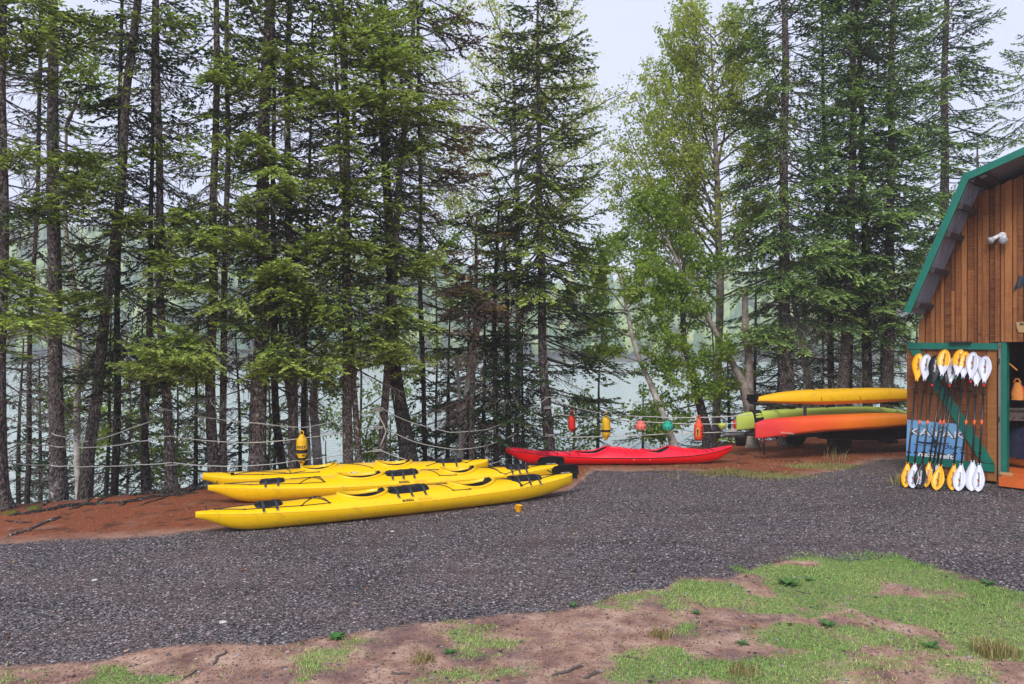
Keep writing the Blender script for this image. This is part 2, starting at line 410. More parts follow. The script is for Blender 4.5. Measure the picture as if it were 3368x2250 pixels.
def ground_material():
    m, nt, b = newmat('ground'); v = coord(nt)
    def at(n): a = N(nt, "ShaderNodeAttribute"); a.attribute_name = n; return a.outputs['Fac']
    jag = mth(nt, 'MULTIPLY', mth(nt, 'SUBTRACT', noise(nt, v, 22, 5, .7), .5), .45)
    gm = mth(nt, 'MULTIPLY_ADD', mth(nt, 'ADD', at('gravel'), jag), 9.0, .5, clamp=True)
    # gravel
    vo = N(nt, "ShaderNodeTexVoronoi"); vo.inputs['Scale'].default_value = 60; nt.links.new(v, vo.inputs['Vector'])
    vo2 = N(nt, "ShaderNodeTexVoronoi"); vo2.inputs['Scale'].default_value = 31; nt.links.new(v, vo2.inputs['Vector'])
    sx = N(nt, "ShaderNodeSeparateColor"); nt.links.new(vo.outputs['Color'], sx.inputs[0])
    cg = ramp(nt, sx.outputs[0], [(0, (.022, .019, .020)), (.4, (.108, .096, .098)), (.8, (.245, .22, .224)), (1, (.42, .385, .39))])
    gap = ramp(nt, vo.outputs['Distance'], [(.45, (1, 1, 1)), (.85, (.3, .28, .28))])
    cg = mixc(nt, 1.0, cg, gap, 'MULTIPLY')
    cg = mixc(nt, ramp(nt, noise(nt, v, .9, 4), [(.42, (0, 0, 0)), (.68, (.45, .45, .45))]), cg, (.21, .14, .13))
    trk = ramp(nt, noise(nt, mapping(nt, v, (.22, 1.25, 1), (0, 0, -.12)), 1.0, 4, .6), [(.38, (.72, .70, .70)), (.5, (1, 1, 1)), (.64, (1.0, .97, .95))])
    cg = mixc(nt, 1.0, cg, trk, 'MULTIPLY')              # packed tracks along the drive
    hg = mth(nt, 'MULTIPLY', mth(nt, 'SUBTRACT', 1.0, vo.outputs['Distance']), mth(nt, 'ADD', .4, sx.outputs[1]))
    # soil
    sn = noise(nt, v, 3.2, 6, .7); sf = noise(nt, v, 45, 4, .7)
    cs = ramp(nt, sn, [(.34, (.16, .085, .07)), (.5, (.36, .215, .155)), (.66, (.53, .365, .27))])
    cs = mixc(nt, ramp(nt, sf, [(.58, (0, 0, 0)), (.66, (.75, .75, .75))]), cs, (.07, .045, .04))
    cs = mixc(nt, ramp(nt, noise(nt, v, 1.7, 5, .7), [(.5, (0, 0, 0)), (.64, (.7, .7, .7))]), cs, (.15, .10, .105))
    cs = mixc(nt, ramp(nt, noise(nt, v, 90, 2), [(.66, (0, 0, 0)), (.72, (1, 1, 1))]), cs, (.42, .3, .24))
    # needle litter
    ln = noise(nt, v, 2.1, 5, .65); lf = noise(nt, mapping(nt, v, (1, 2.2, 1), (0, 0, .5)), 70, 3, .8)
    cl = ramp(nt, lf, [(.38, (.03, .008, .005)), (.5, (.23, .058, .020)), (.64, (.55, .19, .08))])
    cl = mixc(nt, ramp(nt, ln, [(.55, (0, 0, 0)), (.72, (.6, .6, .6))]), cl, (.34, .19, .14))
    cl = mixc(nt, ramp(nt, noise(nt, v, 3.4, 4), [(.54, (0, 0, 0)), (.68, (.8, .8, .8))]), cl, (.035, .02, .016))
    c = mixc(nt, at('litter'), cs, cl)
    # turf underlay
    tn = noise(nt, v, 30, 4, .7)
    ctf = ramp(nt, tn, [(.35, (.08, .14, .035)), (.55, (.19, .30, .07)), (.7, (.36, .40, .16))])
    tm = mth(nt, 'MULTIPLY_ADD', mth(nt, 'SUBTRACT', mth(nt, 'ADD', at('turf'), jag), .42), 3.0, 0.0, clamp=True)
    c = mixc(nt, mth(nt, 'MULTIPLY', tm, .8), c, ctf)
    c = mixc(nt, gm, c, cg)
    wet = ramp(nt, noise(nt, v, .5, 3), [(.3, (.82, .82, .84)), (.6, (1, 1, 1))]); c = mixc(nt, 1.0, c, wet, 'MULTIPLY')
    dk = mth(nt, 'MULTIPLY', at('bank'), .8); c = mixc(nt, dk, c, (.022, .018, .016))
    nt.links.new(c, b.inputs['Base Color']); b.inputs['Roughness'].default_value = .85; b.inputs['Specular IOR Level'].default_value = .25
    h = mth(nt, 'ADD', mth(nt, 'MULTIPLY', hg, gm), mth(nt, 'MULTIPLY', sf, .5))
    bump(nt, h, 1.0, .02, b); return m
M['ground'] = ground_material()

def axis(lo, hi, segs):
    a = [lo]
    for end, st in segs:
        while a[-1] + st < end - 1e-6: a.append(a[-1] + st)
        a.append(end)
    return np.array(a)
gx = axis(-900, 900, [(-120, 60), (-30, 9), (-12, 1.0), (-8, .2), (9, .09), (14, .2), (30, 1.0), (120, 9), (900, 60)])
gy = axis(-300, 900, [(-60, 40), (-6, 6), (3, .6), (4.6, .2), (9, .06), (13, .09), (19, .16), (30, 1.), (120, 9), (900, 60)])
XX, YY = np.meshgrid(gx, gy, indexing='ij'); ZZ = gz(XX, YY)
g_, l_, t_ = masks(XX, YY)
g_ = np.where(YY > 24, -3, g_); bk = np.clip((YY - ybank(XX) + .55 + (fbm(XX, YY, 1.8, 4) - .47) * 1.6) / 1.0, 0, 1) * np.clip(1.2 - .0 * XX, 0, 1)
nu, nv = XX.shape; I = np.arange(nu * nv).reshape(nu, nv)
q = np.stack([I[:-1, :-1], I[1:, :-1], I[1:, 1:], I[:-1, 1:]], -1).reshape(-1, 4)
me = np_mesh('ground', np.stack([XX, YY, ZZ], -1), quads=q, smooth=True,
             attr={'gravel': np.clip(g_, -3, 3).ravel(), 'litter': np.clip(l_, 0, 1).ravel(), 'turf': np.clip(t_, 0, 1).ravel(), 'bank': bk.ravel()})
ground = tag(link('ground', me, M['ground']), kind='structure')

# ------------------------------------------------------------------ water
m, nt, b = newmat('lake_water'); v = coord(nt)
b.inputs['Base Color'].default_value = (.50, .60, .56, 1); b.inputs['Roughness'].default_value = .10  # pale base colour stands in for bright sky reflected on the water
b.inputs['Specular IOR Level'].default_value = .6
w1 = noise(nt, mapping(nt, v, (1.0, 1.7, 1)), 3.2, 4, .6); w2 = noise(nt, mapping(nt, v, (.6, 1, 1)), .35, 3)
calm = ramp(nt, noise(nt, mapping(nt, v, (.02, .035, 1)), 1.0, 2), [(.35, (.35, .35, .35)), (.6, (1, 1, 1))])
hh = mth(nt, 'MULTIPLY', mth(nt, 'ADD', w1, mth(nt, 'MULTIPLY', w2, .6)), calm)
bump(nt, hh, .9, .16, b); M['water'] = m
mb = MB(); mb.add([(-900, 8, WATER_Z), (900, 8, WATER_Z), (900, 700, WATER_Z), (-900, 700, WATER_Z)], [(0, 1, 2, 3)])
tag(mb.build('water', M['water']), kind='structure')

# ------------------------------------------------------------------ far shore hills
def hillz(x, y):
    d = np.clip(y - 168 - 6 * np.sin(x * .03), 0, None)
    top = np.interp(x, [-400, -170, -110, -70, -45, -20, 10, 45, 80, 160, 400], [34, 34, 33, 31, 26, 19, 14, 15, 19, 24, 26])
    r = np.clip(d / 85, 0, 1); r = r * r * (3 - 2 * r)
    return WATER_Z - .3 + top * r + fbm(x, y, .03, 4) * 9 * np.clip(d / 30, 0, 1) + np.clip(d, 0, 3) * .35
hx = np.arange(-380, 381, 8.); hy = np.arange(160, 330, 5.)
HX, HY = np.meshgrid(hx, hy, indexing='ij'); HZ = hillz(HX, HY); I = np.arange(HX.size).reshape(HX.shape)
q = np.stack([I[:-1, :-1], I[1:, :-1], I[1:, 1:], I[:-1, 1:]], -1).reshape(-1, 4)
M['hillside'] = simple('hillside_soil', (.07, .065, .04), .95, var=.4, scale=.2)
tag(link('hills', np_mesh('hills', np.stack([HX, HY, HZ], -1), quads=q, smooth=True), M['hillside']), kind='structure')
# the far wood: thousands of low conifers and round crowns joined into one mass
def far_forest():
    r = np.random.default_rng(11); V = []; T = []; A = []; n = 0
    cnt = 2600; xs = r.uniform(-230, 230, cnt); ys = 166 + r.random(cnt) ** 1.1 * 100
    for x, y in zip(xs, ys):
        if abs(x) > .8 * y + 15: continue
        z = float(hillz(x, y)); 
        if z < WATER_Z + .2: continue
        con = r.random() < .5; h = r.uniform(5, 10) * (1.1 if con else .8); w = h * (.17 if con else .36)
        k = 7; rows = 6 if con else 5; base = n
        for i in range(rows):
            t = i / (rows - 1)
            rr = (w * (1 - t) + .15) * (1.15 if i % 2 else .7) if con else w * math.sin(PI * (.12 + .83 * t))
            zz = z + h * (.1 + .9 * t)
            for j in range(k):
                a = 2 * PI * j / k + i * .5; q_ = rr * r.uniform(.7, 1.25)
                V.append((x + q_ * math.cos(a), y + q_ * math.sin(a), zz + r.uniform(-.25, .25))); A.append(.5 * r.random() + (.1 if con else .5))
        n += rows * k
        for i in range(rows - 1):
            for j in range(k):
                a, b_, c_, d_ = base + i * k + j, base + i * k + (j + 1) % k, base + (i + 1) * k + (j + 1) % k, base + (i + 1) * k + j
                T.append((a, b_, c_)); T.append((a, c_, d_))
    return np_mesh('far_forest', V, tris=T, attr={'v': A})
M['farleaf'] = leafmat('far_shore_foliage', [(0, (.06, .13, .06)), (.45, (.12, .23, .09)), (.8, (.30, .42, .13)), (1, (.42, .45, .16))], .2)  # raised stops put the paling of the mist into the foliage colour
tag(link('far_forest', far_forest(), M['farleaf']), label='mixed green wood on the misty far shore of the lake', cat='forest', kind='stuff')

# ------------------------------------------------------------------ haze over lake and clearing
HAZE_DENSITY = 0.0015
m = bpy.data.materials.new('mist'); m.use_nodes = True; nt = m.node_tree; nt.nodes.clear()
o_ = nt.nodes.new("ShaderNodeOutputMaterial"); pv = nt.nodes.new("ShaderNodeVolumePrincipled")
pv.inputs['Color'].default_value = (.90, .95, 1.0, 1); pv.inputs['Density'].default_value = HAZE_DENSITY
nt.links.new(pv.outputs[0], o_.inputs['Volume'])
mb = MB(); mb.box((0, 300, 24.5), (1840, 1240, 61)); hz = mb.build('haze', m); tag(hz, kind='stuff')
# ------------------------------------------------------------------ kayaks
def t_of_px(B, S, px):
    k = (px - CX) / F; return (k * B[1] - B[0]) / ((S[0] - B[0]) - k * (S[1] - B[1]))
class Kayak:
    """local frame: x along the boat from bow (0) to stern (L), y across (+y away from camera side), z up"""
    def __init__(s, L, beam, keel, seam, crown, fine=.55, cockpits=(), chine=.35):
        s.L, s.beam, s.keel, s.seam, s.crown, s.fine, s.cock, s.chine = L, beam, keel, seam, crown, fine, cockpits, chine
    def fn(s, tab, t): return float(np.interp(t, [a for a, _ in tab], [b for _, b in tab]))
    def sm(s, tab, t):
        x = [a for a, _ in tab]; y = [b for _, b in tab]
        # smoothed piecewise-linear
        return float(np.mean([np.interp(t + d, x, y) for d in (-.03, -.015, 0, .015, .03)]))
    def half(s, t):
        return max(.012, s.beam / 2 * (max(0.0, 4 * t * (1 - t)) ** s.fine) )
    def rim(s, t):
        """height the deck rises towards each cockpit's edge"""
        return 0.0
    def deckz(s, x, y):
        t = min(max(x / s.L, 0), 1); b = s.half(t); u = min(abs(y) / b, 1)
        z0, z1 = s.sm(s.seam, t), s.sm(s.crown, t)
        return z0 + (z1 - z0) * (1 - u ** 2.3) ** .75
    def in_cock(s, x, y, grow=0.0):
        for (xc, rx, ry) in s.cock:
            if ((x - xc) / (rx + grow)) ** 2 + (y / (ry + grow)) ** 2 < 1: return True
        return False
    def hull(s, name, mats, parent, nt_=150, deck_mat=0, flip_seam=False):
        nd, nh = 18, 12; rows = []; mb = MB(); ts = [0.5 - .5 * math.cos(PI * i / (nt_ - 1)) for i in range(nt_)]
        ts = [.55 * a + .45 * (i / (nt_ - 1)) for i, a in enumerate(ts)]
        nv = 2 * (nd + nh) ; pts = []
        for t in ts:
            b = s.half(t); zk, zs = s.sm(s.keel, t), s.sm(s.seam, t); x = t * s.L
            row = []
            for k in range(nh + 1):            # keel -> seam on -y side
                a = k / nh; e = .75
                y = -b * math.sin(a * PI / 2) ** e; z = zk + (zs - zk) * (1 - math.cos(a * PI / 2) ** 1.0) ** (1.0 + s.chine * .3)
                row.append((x, y, z))
            for k in range(1, nd + 1):          # seam -> crown -> seam
                y = -b * math.cos(PI * k / (2 * nd) * 1.0); row.append((x, y, s.deckz(x, y)))
            half = row[:]
            for (xx, yy, zz) in half[-2:0:-1]: row.append((xx, -yy, zz))
            pts.append(row)
        nv = len(pts[0]); base = [p for r in pts for p in r]; faces = []; mi = []
        for i in range(nt_ - 1):
            for j in range(nv):
                q = (i * nv + j, i * nv + (j + 1) % nv, (i + 1) * nv + (j + 1) % nv, (i + 1) * nv + j)
                c = [sum(base[k][a] for k in q) / 4 for a in range(3)]
                deck = nh <= j < nv - nh
                if deck and s.in_cock(c[0], c[1], .012): continue
                faces.append(q[::-1]); mi.append(1 if (deck and len(mats) > 1) else 0)
        faces.append(tuple(range(nv))); mi.append(0)
        faces.append(tuple((nt_ - 1) * nv + k for k in range(nv - 1, -1, -1))); mi.append(0)
        mb.v = base; mb.f = faces; mb.m = mi; mb.n = len(base)
        return mb.build(name, list(mats), parent, smooth=True)
    def coaming(s, ck, mat, parent, rise=.034, peak=0.0, width=.035):
        xc, rx, ry = ck; n = 48; prof = [(.035, -.012), (.03, rise * .6), (.03, rise), (.012, rise + .006), (-.012, rise), (-.014, -.004)]
        pts = []
        for k in range(n):
            a = 2 * PI * k / n
            for (g, h) in prof:
                x = xc + (rx + g) * math.cos(a); y = (ry + g) * math.sin(a)
                x0 = xc + (rx + .03) * math.cos(a); y0 = (ry + .03) * math.sin(a)
                z = s.deckz(x0, y0) + h + (peak * max(0, -math.cos(a)) ** 2 if h > 0 else 0)
                pts.append((x, y, z))
        lin = MB(); lp = []
        for k in range(n):
            a = 2 * PI * k / n
            for f_, dz in ((-.013, -.004), (-.010, -.10), (-.03, -.20), (-ry * .6, -.235)):
                x = xc + (rx + f_) * math.cos(a); y = (ry + f_) * math.sin(a); x0 = xc + (rx + .03) * math.cos(a); y0 = (ry + .03) * math.sin(a)
                t = x / s.L; zf = s.sm(s.keel, t) + .03
                lp.append((x, y, max(zf, s.deckz(x0, y0) + dz)))
        lin.grid([p for p in lp], n, 4); lin.f += [((n - 1) * 4 + j, (n - 1) * 4 + j + 1, j + 1, j) for j in range(3)] + [tuple(k * 4 + 3 for k in range(n))]; lin.m += [0] * 4
        lin.build('cockpit_shade', M['black'], parent, smooth=True)  # black bowl standing in for the shade inside the hull
        m_ = len(prof); faces = [(k * m_ + j, k * m_ + j + 1, ((k + 1) % n) * m_ + j + 1, ((k + 1) % n) * m_ + j) for k in range(n) for j in range(m_ - 1)]
        mb = MB(); mb.add(pts, faces); return mb.build('coaming', mat, parent, smooth=True)
    def seat(s, x, parent, back=.13, side=1):
        """pan, and a rounded backrest showing above the rim; parts piping"""
        mb = MB(); z = s.sm(s.keel, x / s.L)
        pts = []
        for i in range(9):
            for j in range(9):
                u, v = i / 8 - .5, j / 8 - .5
                pts.append((x - .22 + u * .36, v * .38, z + .07 + .10 * (abs(v) * 2) ** 3 + .04 * (u + .5) ** 2))
        mb.grid(pts, 9, 9)
        mb.grid([(p[0], p[1], p[2] - .03) for p in pts], 9, 9)
        top = s.sm(s.crown, x / s.L) + back
        pb = []
        for i in range(13):
            for j in range(17):
                v = i / 12; a = 2 * PI * j / 16
                w = .17 * (1 - (2 * max(v, .5) - 1) ** 2.6) ** .5; d = .035 * (1 - v ** 4) ** .5 + .004
                pb.append((x + .02 + .08 * v + d * math.cos(a), w * math.sin(a), z + .08 + (top - z - .08) * v))
        mb.grid(pb, 13, 17)
        st = mb.build('seat', M['black'], parent, smooth=True)
        p = MB()
        for off in (-.06, .06):
            p.tube([(x - .02 + .08 * v, off * (1 - .3 * v), z + .08 + (top - z - .075) * v) for v in (.45, .6, .75, .9, .99)], .004, 5)
        p.build('piping', M['grey_strap'], st); return st
    def hatch(s, x, lx, ly, parent, nstrap=2, flat=False):
        """black hatch cover bulging over the deck, straps with buckles"""
        n1, n2 = 20, 14; mb = MB(); pts = []
        for i in range(n1):
            for j in range(n2):
                u, v = i / (n1 - 1) * 2 - 1, j / (n2 - 1) * 2 - 1
                e = (abs(u) ** 6 + abs(v) ** 6) ** (1 / 6.); kx = max(abs(u), abs(v)) / e if e > 1e-6 else 1
                xx, yy = x + u * kx * lx / 2, v * kx * ly / 2
                edge = max(abs(u), abs(v)); h = .032 * (1 - max(0, (edge - .86) / .14) ** 2) + .006 * math.cos(u * 1.3) - (.012 if edge > .999 else 0)
                pts.append((xx, yy, s.deckz(xx, yy) + h))
        mb.grid(pts, n1, n2); hc = mb.build('hatch_cover', M['blackgloss'], parent, smooth=True)
        for k in range(nstrap):
            xs = x + (k - (nstrap - 1) / 2) * lx / nstrap * .95
            st = MB(); pp = []
            W = ly / 2 + .075
            for j in range(22):
                y = -W + 2 * W * j / 21
                inn = max(0, min(1, (ly / 2 + .012 - abs(y)) / .02))
                z = s.deckz(xs, y) + .006 + inn * .036
                pp += [(xs - .016, y, z), (xs + .016, y, z)]
            st.grid(pp, 22, 2); pp2 = [(a, b_, c - .004) for a, b_, c in pp]; st.grid(pp2, 22, 2)
            so = st.build('strap', M['grey_strap'], hc, smooth=True)
            for sg in (-1, 1):
                bk = MB(); y = sg * (W + .008); z = s.deckz(xs, y) + .010
                bk.tube([(xs - .018, y - sg * .012, z), (xs + .018, y - sg * .012, z), (xs + .012, y + sg * .02, z - .004), (xs - .012, y + sg * .02, z - .004), (xs - .018, y - sg * .012, z)], .0035, 5)
                bo = bk.build('buckle', M['steel'], hc)
        return hc
    def line(s, pts, parent, r=.0062, lift=.006, name='deck_line', mat=None):
        pp = []
        for (a, b_) in zip(pts[:-1], pts[1:]):
            for k in range(8):
                u = k / 8; x = a[0] + (b_[0] - a[0]) * u; y = a[1] + (b_[1] - a[1]) * u
                pp.append((x, y, s.deckz(x, y) + lift))
        x, y = pts[-1]; pp.append((x, y, s.deckz(x, y) + lift))
        mb = MB(); mb.tube(pp, r, 5)
        for (x, y) in pts:
            mb.box((x, y, s.deckz(x, y) + .007), (.026, .018, .013))
        return mb.build(name, mat or M['cord'], parent)
def place(root, B, S, z=0.0):
    root.location = (B[0], B[1], z); root.rotation_euler = (0, 0, math.atan2(S[1] - B[1], S[0] - B[0]))
def W2(px, Y): return ((px - CX) / F * Y, Y)
def text(body, size, mat, parent, mtx, name='lettering', extrude=.0008, align='CENTER', shear=0.0, bold=0.0, spacing=1.0):
    cu = bpy.data.curves.new(name, 'FONT'); cu.body = body; cu.size = size; cu.extrude = extrude; cu.align_x = align; cu.align_y = 'CENTER'
    cu.shear = shear; cu.offset = bold; cu.space_character = spacing; cu.materials.append(mat); cu.resolution_u = 3
    key = (body, size, extrude, align, shear, bold, mat.name)
    if key not in _TXT:                                  # glyph outlines become an ordinary mesh
        tmp = bpy.data.objects.new(name, cu); me = bpy.data.meshes.new_from_object(tmp); bpy.data.objects.remove(tmp)
        me.name = name; me.materials.clear(); me.materials.append(mat); _TXT[key] = me
    o = bpy.data.objects.new(name, _TXT[key]); COL.objects.link(o); o.parent = parent; o.matrix_local = mtx
    bpy.data.curves.remove(cu); return o
_TXT = {}
def frame(o, xdir, ydir):
    x = Vector(xdir).normalized(); y = Vector(ydir); y = (y - x * y.dot(x)).normalized(); z = x.cross(y)
    return Matrix(((x.x, y.x, z.x, o[0]), (x.y, y.y, z.y, o[1]), (x.z, y.z, z.z, o[2]), (0, 0, 0, 1)))

def rudder_blade(parent, base, up, length=.42, rise=.10, tilt=0.0, mat=None, word=True):
    """folded-up rudder: head bracket and long black blade lying over the stern"""
    mb = MB(); x0, y0, z0 = base
    mb.box((x0, y0, z0), (.08, .05, .09)); mb.box((x0 + .03, y0, z0 + .05), (.10, .03, .05))
    mb.tube([(x0 + .05, y0, z0 - .06), (x0 + .05, y0, z0 + .10)], .012, 8)
    hd = mb.build('rudder_head', M['black'], parent)
    prof = [(-.02, .0), (-.02, .12), (.04, .155), (.30, .165), (length - .05, .15), (length, .10), (length - .02, .02), (.30, -.01)]
    R = Matrix.Rotation(tilt, 3, 'Y'); bl = MB(); vs = []
    for sy in (-.008, .008):
        for (a, h) in prof:
            v = R @ Vector((-a, 0, h * 1.0 + rise)); vs.append((x0 + v.x + .06, y0 + sy + .0, z0 + v.z - .06))
    n = len(prof); bl.add(vs, [tuple(range(n)), tuple(range(2 * n - 1, n - 1, -1))] + [(i, i + n, (i + 1) % n + n, (i + 1) % n) for i in range(n)])
    b_ = bl.build('rudder', mat or M['blackgloss'], parent)
    return b_

def tandem(name, label, group, B, S, kz, sz, cz, beam, px_hatch, px_cock, px_rim, words=True, rudder=True, seats=True, front_y=1):
    root = empty(name); tag(root, label, 'kayak', group); L = math.hypot(S[0] - B[0], S[1] - B[1])
    X = lambda px: t_of_px(B, S, px) * L
    cocks = []
    for (pa, pb) in px_cock: cocks.append(((X(pa) + X(pb)) / 2, (X(pb) - X(pa)) / 2, .205))
    k = Kayak(L, beam, kz, sz, cz, cockpits=cocks)
    k.hull('hull', [M['yellow']], root)
    for c in cocks:
        k.coaming(c, M['yellow'], root)
        if seats: k.seat(c[0] + c[1] * .55, root, back=.055)
    for (pa, pb, w, ns) in px_hatch:
        k.hatch((X(pa) + X(pb)) / 2, X(pb) - X(pa), w, root, ns)
    place(root, B, S)
    return root, k, X, cocks

# front yellow tandem
B1, S1 = W2(643, 9.02), W2(1882, 11.5)
KZ = [(0, .235), (.015, .20), (.045, .10), (.085, .02), (.13, 0), (.8, 0), (.88, .03), (.95, .10), (1, .19)]
SZ = [(0, .27), (.1, .235), (.3, .20), (.6, .20), (.8, .22), (.92, .27), (1, .315)]
CZ = [(0, .285), (.06, .285), (.14, .29), (.25, .305), (.36, .335), (.40, .325), (.5, .32), (.58, .345), (.66, .325), (.72, .335), (.8, .325), (.9, .325), (1, .335)]
k1, K1, X1, C1 = tandem('kayak', 'nearest yellow tandem kayak, black hatches, bow towards the tree roots', 'yellow kayaks on the gravel', B1, S1, KZ, SZ, CZ, .66,
    [(836, 928, .26, 2), (1268, 1405, .36, 3), (1672, 1775, .30, 3)], [(1115, 1268), (1480, 1618)], None)
B2, S2 = W2(684, 10.75), W2(1836, 12.35)
k2, K2, X2, C2 = tandem('kayak', 'middle yellow tandem kayak, between the nearest one and the one with the oval badge', 'yellow kayaks on the gravel', B2, S2, KZ, SZ, CZ, .66,
    [(852, 938, .26, 2), (1265, 1375, .36, 3), (1660, 1735, .30, 3)], [(1110, 1258), (1450, 1560)], None)
for (root, K, X, Cc, (fa, fb, fc, fd), (ra, rb, rc)) in ((k1, K1, X1, C1, (740, 800, 982, 1072), (1500, 1660, 1820)), (k2, K2, X2, C2, (770, 825, 985, 1065), (1520, 1620, 1780))):
    h = lambda px, f=.62: K.half(X(px) / K.L) * f
    K.line([(X(fa) - .12, .0), (X(fb), -h(fb)), (X(fc), -h(fc, .72))], root)
    K.line([(X(fa) - .12, .0), (X(fb), h(fb)), (X(fc), h(fc, .72))], root)
    K.line([(X(fc), -h(fc, .72)), (X(fd), -h(fd, .72))], root)
    K.line([(X(fc), -h(fc, .72)), (X(fc) + .16, .0), (X(fc), h(fc, .72))], root)
    K.line([(X(fd), -h(fd, .72)), (X(fc) + .20, .02), (X(fd), h(fd, .72))], root)
    K.line([(X(fd), -h(fd, .72)), (X(fd) - .12, .12), (X(fc) - .12, .1)], root)
    c2 = Cc[1]; xm = X(1405 if K is K1 else 1375)
    K.line([(xm + .06, .18), (xm + .30, -.23), (xm + .56, -.23), (xm + .22, .18)], root)
    K.line([(xm + .16, .20), (xm + .42, -.05), (xm + .56, -.23)], root)
    xr = c2[0] + c2[1] + .10
    K.line([(xr, .18), (xr + .28, -h(rb, .78)), (xr + .12, .12)], root)
    K.line([(xr + .28, -h(rb, .78)), (X(rb) + .15, -h(rb, .88)), (X(rc) - .30, -h(rc, .8)), (K.L - .28, 0)], root)
    K.line([(xr + .28, h(rb, .78)), (X(rc) - .30, h(rc, .8)), (K.L - .28, 0)], root)
    # carry toggle, bolts
    mb = MB(); xt = .12; mb.tube([(xt, -.02, K.deckz(xt, 0) + .01), (xt, .02, K.deckz(xt, 0) + .05)], .007, 6); mb.build('carry_toggle', M['cord'], root)
    xb = K.L - .42; mb = MB(); mb.tube([(xb - .05, -.04, K.deckz(xb, 0) + .09), (xb + .07, -.03, K.deckz(xb, 0) + .03)], .011, 6); mb.build('carry_toggle', M['cord'], root)
    for xs in (.22, .34, .56, .63):
        x = xs * K.L; mb = MB(); t = xs; b = K.half(t)
        mb.lathe([(.0, 0), (.009, 0), (.009, .006), (.004, .008)], 8, c=(x, -b * .985, K.sm(K.keel, t) + .11), R=Matrix.Rotation(PI / 2, 3, 'X')); mb.build('bolt', M['steel'], root)
    rudder_blade(root, (K.L + .03, 0, K.sm(K.crown, 1) - .04), 1, .46, .075)
    for sg in (-1, 1):
        sl = MB(); sl.tube([(t * K.L, sg * (K.half(t) + .0005), K.sm(K.seam, t)) for t in np.linspace(.012, .985, 70)], .0032, 5); sl.build('seam_line', M['yelhull2'], root, smooth=True)
    # worn maker's name on the near side below the centre hatch
    t = X(1318 if K is K1 else 1320) / K.L; x = t * K.L; b = K.half(t)
    yy = -b * .93; zz = K.deckz(x, yy)
    text('BORÉAL', .046, M['ink'], root, frame((x, yy - .012, zz + .004), (1, 0, 0), (0, .35, .94)), bold=.0012)
    text('DESIGN', .058, M['buoy_yellow'], root, frame((x + .24, yy - .012, zz + .005), (1, 0, 0), (0, .35, .94)))
    text('BORÉAL DESIGN', .022, M['whiteink'], root, frame((K.L - .13, -.0145, K.sm(K.crown, 1) + .015), (1, 0, 0), (0, 0, 1)))
# farthest yellow kayak with the oval badge
B3, S3 = W2(667, 11.65), W2(1606, 12.75)
KZ3 = [(0, .22), (.03, .16), (.08, .05), (.14, 0), (.8, 0), (.9, .04), (.97, .14), (1, .22)]
SZ3 = [(0, .28), (.1, .24), (.3, .22), (.6, .22), (.85, .24), (1, .33)]
CZ3 = [(0, .31), (.08, .30), (.2, .29), (.34, .315), (.45, .36), (.55, .37), (.62, .36), (.78, .35), (.9, .35), (1, .36)]
root, k, X, cocks = tandem('kayak', 'farthest yellow kayak with a white oval badge, beside the rope fence', 'yellow kayaks on the gravel', B3, S3, KZ3, SZ3, CZ3, .68,
    [(1430, 1520, .24, 2)], [(995, 1105), (1240, 1350)], None, rudder=False)
h = lambda px, f=.7: k.half(X(px) / k.L) * f
k.line([(X(735), .0), (X(775), -h(775)), (X(868), -h(868)), (X(958), -h(958)), (X(1050), -h(1050, .75))], root)
k.line([(X(735), .0), (X(775), h(775)), (X(868), h(868)), (X(958), h(958))], root)
k.line([(X(775), -h(775)), (X(835), .02), (X(955), -h(955))], root)
k.line([(X(940), .1), (X(960), -h(960)), (X(1060), -.1)], root)
k.line([(X(1120), .1), (X(1160), -.05), (X(1222), -h(1222))], root)
k.line([(X(1400), -h(1400)), (X(1470), .0), (X(1530), -h(1530)), (X(1560), 0)], root)
mb = MB(); x = X(1345); mb.box((X(768), -h(768), k.deckz(X(768), -h(768)) + .02), (.05, .03, .04)); mb.build('rope_cleat', M['black'], root)
t = X(1162) / k.L; b = k.half(t); yy = -b * .95; zz = k.deckz(X(1162), yy) + .0
fr = frame((X(1162), -b * .93 - .006, zz - .005), (1, 0, 0), (0, .30, .95))
bd = MB(); n = 32
bd.add([(.092 * math.cos(2 * PI * i / n), .045 * math.sin(2 * PI * i / n), .002) for i in range(n)] + [(.092 * math.cos(2 * PI * i / n), .045 * math.sin(2 * PI * i / n), -.006) for i in range(n)],
       [tuple(range(n))] + [(i, i + n, (i + 1) % n + n, (i + 1) % n) for i in range(n)])
bo = bd.build('oval_badge', M['whiteink'], root); bo.matrix_local = fr
rg = MB(); rg.tube([(.084 * math.cos(2 * PI * i / n), .038 * math.sin(2 * PI * i / n), .004) for i in range(n + 1)], .003, 5); rg.build('badge_ring', M['navy'], bo)
text('R', .075, M['navy'], bo, Matrix.Translation((-.04, 0, .006)), bold=.002); text('IOT', .034, M['navy'], bo, Matrix.Translation((.03, 0, .006)), bold=.001)

